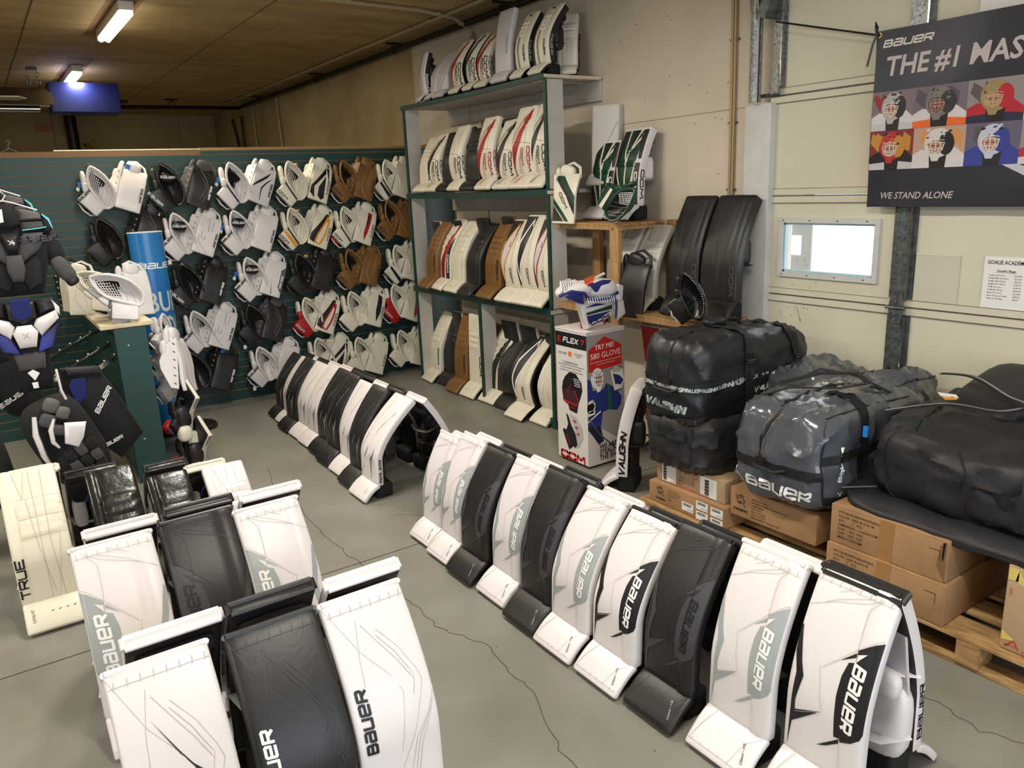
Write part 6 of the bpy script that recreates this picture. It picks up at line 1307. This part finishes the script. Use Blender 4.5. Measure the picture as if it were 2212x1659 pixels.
# grey vinyl bag
bc = empty('duffel_bag', (3.47, 2.225, .675), 0, 'shiny grey vinyl duffel with white lettering and black straps', 'bag')
C_2 = Soft((.96, .52, .50), 6, .012, 4.5, 9, lambda w, v: Vector((w.x-(.02*(1-abs(v.z)) if v.x < 0 else 0), w.y*(1+.06*-min(0, v.z)), w.z-(.07*max(0, w.x+.1) if v.z > 0 else 0))), .022)
mb = MB(); C_2.mesh(mb, VIN)
C_2.txt(mb, 'L', stroke('BaUeR', .062, .82, .22, .34, .12), .17, -.62, -.06, WINK, .004); C_2.txt(mb, 'L', line2([(-.02, .035), (-.012, .005), (.012, -.008), (.022, -.022)], .008)+line2([(-.03, -.01), (.008, .0), (.022, -.01), (.02, -.028), (.004, -.024), (-.008, -.01)], .007), -.68, -.56, 0, WINK, .004)
C_2.txt(mb, 'F', stroke('BaUeR', .030, .9, .24, .36, .12), -.68, -.02, PI/2, WINK, .004); C_2.txt(mb, 'F', line2([(-.015, .02), (.015, -.015)], .006)+line2([(-.018, -.012), (.004, .002), (.018, .016)], .006), -.68, -.66, PI/2, WINK, .004)
C_2.txt(mb, 'T', stroke('BaUeR', .05, .9, .2, .34, .1), .3, .2, PI, WINK, .004); mb.build('shell', bc)
mb = MB(); C_2.dec(mb, 'L', rect(-1, 1, -.30, -.10), WEB, .005); C_2.dec(mb, 'F', rect(-1, 1, .02, .2)+rect(-1, -.3, -.86, -.68), WEB, .005); C_2.dec(mb, 'F', rect(-.36, -.22, -1, 1), WEB, .0065); C_2.dec(mb, 'T', rect(-.36, -.2, -1, -.2), WEB, .0065); mb.build('webbing', bc)
mb = MB(); C_2.seam(mb, 'L', [(-.16, -.1), (-.16, .35), (-.05, .7), (.1, .98)], .010, BK); C_2.seam(mb, 'L', [(-.20, -.1), (-.20, .35), (-.09, .7), (.05, .98)], .0022, SEAMW); C_2.seam(mb, 'L', [(-.12, -.1), (-.12, .35), (-.01, .7), (.15, .98)], .0022, SEAMW); mb.box(C_2.M((-1, .16, -.1), .012), (.012, .05, .035), BK); C_2.seam(mb, 'T', [(-.95, .0), (-.4, .1), (.4, .1)], .009, BK); mb.build('zipper', bc)
mb = MB(); C_2.seam(mb, 'F', [(-.985, -.98), (-.985, .98)], .004, BK); C_2.seam(mb, 'T', [(-.95, -.98), (.9, -.98)], .004, BK); mb.build('piping', bc)
mb = MB(); mb.tube([C_2.M((-1, .3, -.2), .0), C_2.M((-1, .2, -.2), .03), C_2.M((-1, -.2, -.22), .035), C_2.M((-1, -.3, -.2), .0)], .016, WEB, 6, flatten=.5); mb.build('end_handle', bc)
mb = MB(); mb.tube([(-.35, .2, .23), (-.30, .05, .30), (-.15, -.12, .30), (.0, -.18, .31), (.06, -.08, .33), (-.05, .05, .33), (-.2, .18, .28)], .022, WEB, 8, flatten=.18); mb.tube([(-.05, .25, .24), (.02, .1, .33), (.1, -.05, .31), (.2, -.2, .22)], .022, WEB, 8, flatten=.18); mb.build('carry_strap', bc)
# second grey bag behind
bd_ = empty('duffel_bag', (3.86, 2.40, .67), 0, 'second grey vinyl duffel slumped behind against the overhead door', 'bag')
D_2 = Soft((.62, .74, .56), 5, .02, 4, 14, lambda w, v: Vector((w.x, w.y, w.z-(.05*(1-abs(v.y))**2*2 if v.z > 0 else 0))), .034); mb = MB(); D_2.mesh(mb, VIN); mb.build('shell', bd_)
mb = MB(); D_2.seam(mb, 'T', [(-.9, .0), (-.2, -.2), (.9, -.35)], .012, BK); D_2.seam(mb, 'F', [(-.9, .9), (.0, .96), (.9, .9)], .005, BK); D_2.dec(mb, 'F', rect(-1, 1, .2, .38), WEB, .006); mb.build('zipper', bd_)
# black wheeled bag on the right
be = empty('wheeled_bag', (3.66, 1.42, .52), 0, 'large matte black bag with grey striped straps slumped over the two printed cartons', 'bag')
E_ = Soft((1.06, .92, .40), 4.5, .02, 4, 21, lambda w, v: Vector((w.x*(1+.05*v.z), w.y, .22+w.z+(.10*max(0, w.x)*max(0, v.z))-(.05*max(0, v.z)*(1-abs(v.y))) )), .022)
mb = MB(); E_.mesh(mb, NYM); mb.puff((.20, .18, .40), (.62, .34, .16), NYM, Matrix.Rotation(-.22, 3, 'Y'), 4); mb.build('shell', be)
G_ = Soft((1.16, 1.06, .05), 7, .008, 5, 31, lambda w, v: Vector((w.x-.02, w.y, w.z+.025-(.05*max(0, -v.x-.9)*6))), .01); mb = MB(); G_.mesh(mb, NYM)
for p in ([(-.85, -.55), (-.9, .05)], [(-.9, -.75), (-.75, -.45)], [(-.2, .62), (-.5, .55)]): pass
for a, b in (((-.55, .50), (-.43, .41)), ((-.42, -.22), (-.50, -.40)), ((-.36, -.28), (-.2, -.42))): mb.flat(line2([a, b], .016), lambda p, q: Vector((p, q, .056)), REFL)
mb.build('base_flap', be)
H_ = Soft((.34, .40, .26), 6, .01, 6, 41, lambda w, v: Vector((w.x-.36, w.y-.20, w.z+.20)), .015); mb = MB(); H_.mesh(mb, NYM, 16); H_.seam(mb, 'L', [(-.85, -.9), (-.85, .7), (.85, .75), (.9, -.6)], .006, WEB); H_.dec(mb, 'L', rect(-.9, -.82, -.2, .3), BT, .008); mb.build('end_pocket', be)
mb = MB()
for pts in ([(-.42, .40, .42), (-.30, .20, .47), (-.16, .05, .44), (-.05, -.02, .45)], [(.10, .42, .50), (.05, .25, .52), (.0, .08, .47), (-.05, -.02, .46), (-.25, -.12, .45), (-.47, -.22, .40), (-.55, -.26, .28), (-.56, -.25, .16)], [(-.05, -.02, .46), (.05, -.2, .48), (.2, -.42, .47)]):
    P3 = [Vector(p) for p in pts]; sm = []
    for i in range(len(P3)-1):
        p0, p1, p2, p3 = P3[max(0, i-1)], P3[i], P3[i+1], P3[min(len(P3)-1, i+2)]
        for j in range(6): t = j/6; sm.append(.5*((2*p1)+(-p0+p2)*t+(2*p0-5*p1+4*p2-p3)*t*t+(-p0+3*p1-3*p2+p3)*t**3))
    sm.append(P3[-1]); mb.tube(sm, .026, WEB, 8, flatten=.14); mb.tube([q+Vector((-.002, 0, .005)) for q in sm], .009, REFL, 6, flatten=.16)
mb.build('carry_strap', be)
mb = MB(); mb.plate([(-.04, -.02), (.04, -.02), (.04, .02), (-.04, .02)], 0, .002, PAPER, 0, .001, Matrix.Translation((-.12, .28, .46)) @ Matrix.Rotation(-PI/2+.2, 4, 'X') @ Matrix.Rotation(.8, 4, 'Y')); mb.box((-.15, .26, .457), (.05, .05, .003), YL, Matrix.Rotation(.8, 3, 'Z')); mb.box((-.50, .44, .33), (.012, .02, .05), BT); mb.build('swing_tag', be)
mb = MB(); E_.seam(mb, 'L', [(-.75, .9), (-.8, .0), (-.7, -.8)], .005, WEB); E_.seam(mb, 'L', [(-.1, .95), (.05, .4), (.0, -.2)], .005, WEB); E_.seam(mb, 'T', [(-.9, .6), (0, .7), (.9, .8)], .005, WEB); mb.build('piping', be)

def carton(loc, d, label, faces=(), mt_=CARD, group=None, flaps=True):
    """carton standing on loc; d = size; faces = list of (face, polys, material)"""
    r_ = empty('cardboard_box', loc, 0, label, 'box', group); mb = MB(); X, Y, Z = d
    mb.box((0, 0, Z/2), d, mt_, r=.006)
    fn = {'L': lambda a, b: Vector((-X/2-.0012, -a, b+Z/2)), 'F': lambda a, b: Vector((a, -Y/2-.0012, b+Z/2)), 'T': lambda a, b: Vector((a, b, Z+.0012))}
    mb.build('carton_body', r_)
    if faces:
        mb = MB()
        for f, ps, m_, *o in faces:
            k = (o[0] if o else 0); g = fn[f]; nn = {'L': Vector((-k, 0, 0)), 'F': Vector((0, -k, 0)), 'T': Vector((0, 0, k))}[f]; mb.flat(ps, (lambda g, nn: (lambda a, b: g(a, b)+nn))(g, nn), m_)
        mb.build('printing', r_)
    if flaps:
        mb = MB(); mb.tube([(-X/2+.003, -Y/2+.003, .01), (-X/2+.001, -Y/2+.002, Z-.01)], .004, mt_, 6); mb.tube([(-X/2+.003, -Y/2+.01, Z-.002), (-X/2+.003, Y/2-.01, Z-.002)], .004, mt_, 6); mb.build('folded_edge', r_)
    return r_
STY = ['STYLE# BG580W40(6392062)', 'COLOR / SIZE: BLACK 40', 'QTY:       2    PCS', 'DIMENSION : 116x56x19CM', 'N.W.    16.0   KGS', 'G.W.    16.4   KGS', 'MEAS. 0.123(CBM)']
def sty(x0, z0, h=.011, gap=.0205): return [q for i, t_ in enumerate(STY) for q in place(btext(t_, h, .006, align='LEFT'), x0, z0-gap*i)]
tape = [('L', [[(-.035, -.095), (.03, -.095), (.04, .095), (-.025, .095)]], TAPE, .0003)]
corner = [('L', line2([(.19, .045), (.235, .045), (.235, .0)], .0025), CINK, .0006)]
carton((3.60, 1.655, .143), (1.16, .545, .187), 'long flat brown carton with printed text, lower of the two stacked', [('L', sty(-.235, .066), CINK, .0006)]+tape+corner, group='flat cartons stacked at right')
carton((3.615, 1.66, .331), (1.16, .53, .187), 'long flat brown carton with printed text, upper one with a torn corner', [('L', sty(-.225, .066), CINK, .0006)]+tape+corner+[('L', [[(.235, .07), (.262, .09), (.262, -.09), (.245, -.06), (.225, -.02)]], mat('torn_carton', (120, 88, 56), .9), .0004), ('L', [[(.245, .085), (.255, .088), (.25, .0), (.243, .02)]], INK, .0008)], group='flat cartons stacked at right')
VB = ['ITEM. BG Vx1 PRO', 'DESCRIPTION: Black 3 Wheeled Senior Bag', 'COLOR: Black', 'QTY: 2 PCS', 'G.W.: 15.60 KGS', 'N.W.: 13.15 KGS', 'MEASUREMENT: 119X54X16 CM']
carton((3.67, 2.28, .245), (1.19, .52, .155), 'flat brown carton with cat emblem under the grey vinyl bag', [('L', [q for i, t_ in enumerate(VB) for q in place(btext(t_, .0085, .004, align='LEFT'), -.12, .045-.0165*i)], CINK, .0006), ('L', place(lion(.032), -.19, .02), CINK, .0006), ('L', place(stroke('VAUGHN', .014, .8, .28, .3, .3), -.19, -.035), CINK, .0006)])
carton((3.80, 2.34, .143), (1.0, .40, .10), 'brown carton set back between the pallet and the emblem carton', [('L', rect(.1, .2, -.04, .04), PAPER, .0004)])
lab = []
for (a, b) in ((-.02, -.015), (.085, .025), (.085, -.035), (.19, .02), (.19, -.04)):
    lab += [('L', rect(a, a+.085, b-.024, b+.026), PAPER, .0006)]+[('L', rect(a+.01+.006*i, a+.0125+.006*i+.002*(i % 2), b+.004, b+.020), INK, .0012) for i in range(10)]+[('L', place(btext('BAG 42 BLK', .006, align='LEFT'), a+.04, b-.012), INK, .0012)]
carton((3.62, 2.84, .143), (1.14, .57, .125), 'flat brown carton with six white barcode stickers, lowest at left', [('L', place(lion(.028), -.19, .02), CINK, .0006), ('L', place(stroke('VAUGHN', .012, .8, .28, .3, .3), -.19, -.03), CINK, .0006), ('L', [q for i, t_ in enumerate(('ITEM. BG SLR Carry', 'DESCRIPTION: Black', 'COLOR: BLACK', 'QTY: 4', 'G.W.')) for q in place(btext(t_, .0075, .004, align='LEFT'), -.13, .042-.015*i)], CINK, .0006)]+lab)
bl = [('L', rect(-.21, -.10, -.055, .055), PAPER, .0006), ('L', rect(.08, .20, -.055, .055), PAPER, .0006)]+[('L', rect(-.2, -.175, -.05+.006*i, -.047+.006*i+.002*(i % 3)), INK, .0012) for i in range(16)]+[('L', rect(.115, .145, -.05+.006*i, -.047+.006*i+.002*(i % 3)), INK, .0012) for i in range(16)]
bl += [('L', place(btext(t_, .008, align='LEFT'), -.08, .03-.016*i), CINK, .0006) for i, t_ in enumerate(('SKU', 'Carton 1', 'FOR PRO', 'Qty 2'))]+[('L', place(btext('DISCO CONTENTS DISCO CONTENTS', .012), 0.0, -.052), RINK, .0008), ('L', place(btext('DISCO', .012), .03, .0, PI/2), RINK, .0008)]+[('L', line2(ell(a, b, .016, .016, 12), .002), RINK, .0008) for a, b in ((-.24, .03), (-.06, -.03), (.05, .04), (-.03, .045))]
carton((3.64, 2.845, .269), (1.10, .51, .128), 'brown carton with white shipping labels and red tape under the black bags', bl, CARD2)
carton((3.36, .78, .143), (.6, .80, .36), 'tall pale carton with yellow taped edges at the right edge of the picture', [('L', rect(-.395, -.36, .12, .17)+[[(-.37, .12), (-.36, .17), (-.32, .1)]], mat('yellow_tape', (212, 188, 104), .4), .0006), ('L', [[(-.395, -.14), (-.395, -.10), (-.34, -.13)]], MATS['yellow_tape'], .0006), ('L', place(btext('CHECK C', .012, align='LEFT'), -.32, -.165, -.02), RINK, .0008), ('L', line2([(-.38, -.165), (-.35, -.13), (-.33, -.165)], .004)+place(btext('DISCO', .010), -.36, -.155), RINK, .0008), ('L', place(btext('YTHER', .008), -.38, .07, PI/2), RINK, .0008)], CARD2)
def pallet(y0, y1, label):
    r_ = empty('pallet', (3.62, (y0+y1)/2, 0), 0, label, 'pallet', 'wooden pallets under the cartons'); W2 = (y1-y0)/2
    mb = MB()
    for i in range(6): mb.box((-.52+.208*i, 0, .132), (.145 if i else .16, W2*2, .018), PALW, r=.002)
    mb.build('deck_boards', r_)
    for yy in (-W2+.05, 0, W2-.05):
        mb = MB()
        for x in (-.54, 0, .54): mb.box((x, yy, .072), (.12, .09, .10), mat('teal_pallet_block', (52, 96, 100), .7) if (x < -.5 and yy < 0) else PALW)
        mb.build('block', r_)
    mb = MB()
    for x in (-.54, 0, .54): mb.box((x, 0, .011), (.10, W2*2, .020), PALW, r=.002)
    mb.build('bottom_runner', r_); return r_
pallet(.62, 1.93, 'wooden pallet under the flat cartons at the right edge'); pallet(1.97, 3.18, 'wooden pallet under the emblem cartons in the middle')
mb = MB(); mb.puff((3.10, 1.03, .165), (.07, .09, .04), CARD2, None, 2.2, 5); setp(mb.build('paper_scrap'), 'crumpled brown paper scrap lying on the pallet boards', 'paper')

# ------------------------------------------------------------------ banner and papers on the door
NAVY = mat('banner_navy', (30, 30, 44), .42, bump=.2, bscale=6, bdist=.01)
bn = empty('banner', (4.158, 1.75, 2.24), 0, 'dark navy fabric banner with six masked goalie portraits hung on the door', 'banner')
def wav(y, z): return .006*math.sin(y*11+z*3)+.004*math.sin(z*9+y*4)
Y0, Y1, Z0_, Z1_ = 2.548, .93, 1.79, 2.70
bf = lambda o: (lambda a, b: Vector((4.19+wav(a, b)-o-4.19, a-1.75, b-2.24+(.015*(2.55-a)*0))))
gy = [Y1+(Y0-Y1)*i/40 for i in range(41)]; gz = [Z0_+(Z1_-Z0_)*i/20 for i in range(21)]
mb = MB(); vs = []; fs = []
for o in (0, -.003):
    for y in gy:
        for z in gz: vs.append(bf(o)(y, z))
n1 = 41*21
for i in range(40):
    for j in range(20): a = i*21+j; fs.append((a, a+21, a+22, a+1)); fs.append((n1+a, n1+a+1, n1+a+22, n1+a+21))
for j in range(20): fs.append((40*21+j, n1+40*21+j, n1+40*21+j+1, 40*21+j+1)); fs.append((j, j+1, n1+j+1, n1+j))
for i in range(40): fs.append((i*21, n1+i*21, n1+i*21+21, i*21+21)); fs.append((i*21+20, i*21+41, n1+i*21+41, n1+i*21+20))
mb.add(vs, fs, NAVY)
def BD(ps, mt_, o): mb.flat(conform(ps, gy, gz, (Y1, Y0, Z0_, Z1_)), bf(o), mt_)
def btx(ps, y, z): return [[(y-a, z+b) for a, b in q] for q in ps]
SIL = mat('banner_silver', (188, 176, 176), .45)
BD(btx(stroke('BaUeR', .038, 1.05, .22, .36, .3), 2.378, 2.632), mat('banner_white', (214, 208, 196), .5), .002)
BD(btx(btext('THE #1 MASK', .094, .022, .12, .93, 'LEFT'), 2.492, 2.518), SIL, .002); BD(btx(btext('WE STAND ALONE', .034, .014, .2, .95, 'LEFT'), 2.475, 1.851), SIL, .002)
BD(rect(1.7, 2.5, 1.815, 1.8165), FG, .002)
import colorsys
def portrait(y0, y1, z0, z1, bgc, jer, jer2, msk, trim_, seed, cage='w'):
    rnd = random.Random(seed); wy = y0-y1; hz = z1-z0
    U = lambda a, b: (y0-a*wy, z0+b*hz)
    T = lambda pl: [[U(a, b) for a, b in q] for q in pl]
    BD(T([[(0, 0), (1, 0), (1, 1), (0, 1)]]), bgc[0], .0015)
    for i in range(4): x = rnd.random()*.8; BD(T([[(x, .5+.4*rnd.random()), (x+.2, .45), (x+.22, .8), (x+.05, .95)]]), bgc[1], .0018)
    BD(T(tris([(0, 0), (1, 0), (1, .3), (.82, .48), (.62, .42), (.38, .42), (.18, .46), (0, .34)])), jer, .0021); BD(T(tris([(0, 0), (1, 0), (1, .16), (.6, .22), (.0, .16)])), jer2, .0024)
    BD(T(tris([(.36, .0), (.66, .0), (.68, .34), (.34, .34)])), INK, .0027)
    BD(T(tris(ell(.5, .60, .27, .36, 22))), msk, .003); BD(T(tris(ell(.66, .58, .15, .28, 16))), trim_, .0033)
    for i in range(14):
        a, b = .5+rnd.uniform(-.22, .22), .62+rnd.uniform(-.05, .30); r = rnd.uniform(.02, .055); BD(T([[(a-r, b), (a, b-r*.5), (a+r, b+r*.3), (a, b+r)]]), rnd.choice([trim_, INK, msk]), .0035)
    BD(T(tris(ell(.46, .50, .155, .175, 16))), mat('portrait_skin', (176, 128, 108), .7), .0038); BD(T(line2([(.36, .54), (.44, .53)], .022)+line2([(.49, .53), (.57, .54)], .022)), mat('portrait_brow', (62, 44, 40), .7), .0041)
    BD(T(tris([(.34, .34), (.58, .34), (.52, .16), (.4, .16)])), msk, .004); BD(T(line2([(.42, .42), (.51, .42)], .018)), mat('portrait_lip', (132, 76, 72), .7), .0041)
    cm = {'w': mat('cage_white', (214, 210, 204), .4), 'k': mat('cage_black', (40, 40, 50), .4), 'g': mat('cage_gold', (186, 166, 112), .4)}[cage]
    for pl in ([(.30, .66), (.46, .70), (.62, .66)], [(.29, .60), (.46, .63), (.63, .60)], [(.29, .60), (.33, .42), (.46, .34), (.59, .42), (.63, .60)], [(.46, .70), (.46, .34)], [(.32, .47), (.46, .44), (.6, .47)], [(.38, .62), (.36, .5), (.42, .38)], [(.54, .62), (.56, .5), (.50, .38)]): BD(T(line2(pl, .016)), cm, .0045)
M3 = lambda n, c: mat(n, c, .55)
cells = [(2.545, 2.318, 2.192, 2.392, (M3('p_grey', (120, 104, 110)), M3('p_red', (140, 30, 40))), M3('p_white', (206, 200, 200)), M3('p_white2', (190, 186, 190)), M3('p_silver', (170, 166, 158)), INK, 3, 'w'),
         (2.318, 2.045, 2.192, 2.392, (M3('p_mauve', (112, 98, 108)), M3('p_dusk', (80, 70, 84))), M3('p_white', (206, 200, 200)), M3('p_orange', (226, 100, 34)), M3('p_ash', (120, 112, 108)), M3('p_char', (46, 42, 46)), 5, 'k'),
         (2.045, 1.79, 2.192, 2.392, (M3('p_stone', (142, 132, 130)), M3('p_dim', (88, 78, 80))), M3('p_crimson', (176, 26, 42)), M3('p_night', (30, 32, 62)), M3('p_gold', (150, 130, 84)), M3('p_crimson', (176, 26, 42)), 7, 'g'),
         (2.545, 2.305, 1.988, 2.191, (M3('p_wine', (120, 40, 44)), M3('p_amber', (190, 130, 50))), INK, M3('p_white2', (190, 186, 190)), M3('p_scarlet', (176, 40, 40)), M3('p_amber', (190, 130, 50)), 9, 'w'),
         (2.305, 2.040, 1.988, 2.191, (M3('p_peach', (186, 150, 130)), M3('p_orange2', (206, 140, 80))), M3('p_white', (206, 200, 200)), M3('p_white', (206, 200, 200)), M3('p_bone', (206, 202, 196)), INK, 11, 'w'),
         (2.040, 1.79, 1.988, 2.191, (M3('p_slate', (96, 88, 112)), M3('p_dim', (88, 78, 80))), M3('p_royal', (44, 58, 140)), M3('p_royal', (44, 58, 140)), M3('p_ice', (186, 190, 206)), M3('p_royal', (44, 58, 140)), 13, 'w'),
         (1.79, 1.5, 2.192, 2.392, (M3('p_mauve', (112, 98, 108)), M3('p_dusk', (80, 70, 84))), M3('p_royal', (44, 58, 140)), M3('p_white', (206, 200, 200)), M3('p_ice', (186, 190, 206)), INK, 15, 'w'), (1.79, 1.5, 1.988, 2.191, (M3('p_stone', (142, 132, 130)), M3('p_dim', (88, 78, 80))), M3('p_crimson', (176, 26, 42)), M3('p_white', (206, 200, 200)), M3('p_bone', (206, 202, 196)), INK, 17, 'k')]
for c in cells: portrait(*c)
BD([[(1.86, 1.99), (1.79, 1.99), (1.6, 1.93), (1.6, 1.88), (1.68, 1.9)]], M3('stick_white', (190, 190, 200)), .0048)
mb.build('printed_cloth', bn)
mb = MB(); mb.tube([Vector((-.004, 2.535-1.75+.012*math.cos(i*PI/5), 2.68-2.24+.012*math.sin(i*PI/5))) for i in range(10)], .003, mat('brass', (176, 140, 70), .3, .9), 6, closed=True); mb.build('eyelet', bn)
mb = MB(); pt_ = [(-.04, 3.17-1.75, 2.858-2.24), (-.03, 2.85-1.75, 2.768-2.24), (-.012, 2.545-1.75, 2.683-2.24)]
mb.tube(pt_, .006, BK, 6); mb.tube([pt_[-1], (-.02, .80, .48), (-.015, .805, .505), (-.01, .795, .48), pt_[-1], (-.02, .81, .40), (-.02, .835, .29)], .0065, BK, 6); mb.build('tie_cord', bn)
pp = empty('price_sheet', (4.238, 1.81, 1.40), 0, 'white price sheet headed goalie bags, taped to the door right of the steel strut', 'paper')
mb = MB(); mb.box((0, 0, .0), (.002, .225, .28), PAPER); pf = lambda a, b: Vector((-.0016, -a, b))
mb.flat(btx(btext('GOALIE ACADEMY', .019, .022, sx=.82, align='LEFT'), 0, 0) and [[(a-.098, b+.112) for a, b in q] for q in btext('GOALIE ACADEMY', .019, .02, sx=.80, align='LEFT')], pf, INK)
mb.flat([[(a-.005, b+.070) for a, b in q] for q in btext('Goalie Bags', .012, .02, sx=1.1)]+rect(-.055, .045, .060, .0612), pf, INK)
for i, (t_, p_) in enumerate((('Vaughn SLR Carry', '$129.99'), ('Vaughn Monster Carry', '$219.99'), ('Vaughn PRO Wheel', '$229.99'), ('Vaughn INT Wheel', '$199.99'), ('CCM Pro Carry', '$109.99'), ('CCM 580 Wheel', '$329.99'), ('Bauer Pro Carry', '$129.99'), ('Bauer Premium Wheel', '$189.99'), ('Warrior Stick Bag', '$69.99'))):
    z = .047-.0148*i; mb.flat([[(a-.086, b+z) for a, b in q] for q in btext(t_, .0072, .008, align='LEFT')]+[[(a+.036, b+z) for a, b in q] for q in btext(p_, .0072, .008, align='LEFT')], pf, CINK)
mb.build('sheet', pp)
mb = MB(); mb.box((4.238, 2.16, 1.40), (.0025, .236, .28), mat('clear_sleeve', (202, 198, 180), .12, bump=.4, bscale=30, bdist=.004)); mb.box((4.236, 2.16, 1.535), (.003, .236, .008), mat('sleeve_seal', (220, 214, 196), .2)); setp(mb.build('plastic_sleeve'), 'empty clear plastic sleeve taped to the door beside the steel strut', 'plastic sleeve')
mb = MB(); mb.box((4.236, 1.95, 2.86), (.004, .24, .31), PAPER); setp(mb.build('paper_notice'), 'white paper notice on the door above the navy banner', 'paper')

# teal corduroy chair back at the bottom of the picture
TEAL = mat('teal_corduroy', (46, 104, 118), .85); ch_ = empty('chair', (.31, 1.42, 0), 0, 'teal corduroy chair back rising at the very bottom of the picture', 'chair')
mb = MB(); mb.puff((0, .06, .585), (.22, .09, .34), TEAL, None, 3, 10)
for i in range(15): x = -.098+.014*i; hh = .17*(1-abs(x/.115)**3)**(1/3); mb.tube([(x, .012, .585-hh*.6), (x, .006, .6), (x, .02, .585+hh*.92), (x, .06, .585+hh+.004), (x, .10, .585+hh*.92)], .0055, TEAL, 5)
mb.build('backrest', ch_)
mb = MB(); mb.puff((0, -.12, .42), (.34, .34, .09), TEAL, None, 4, 8); mb.build('seat', ch_)
for sx_ in (-1, 1):
    for sy_ in (-1, 1): mb = MB(); mb.tube([(sx_*.13, -.12+sy_*.13, .39), (sx_*.15, -.12+sy_*.15, 0)], .014, BK, 8); mb.build('leg', ch_)
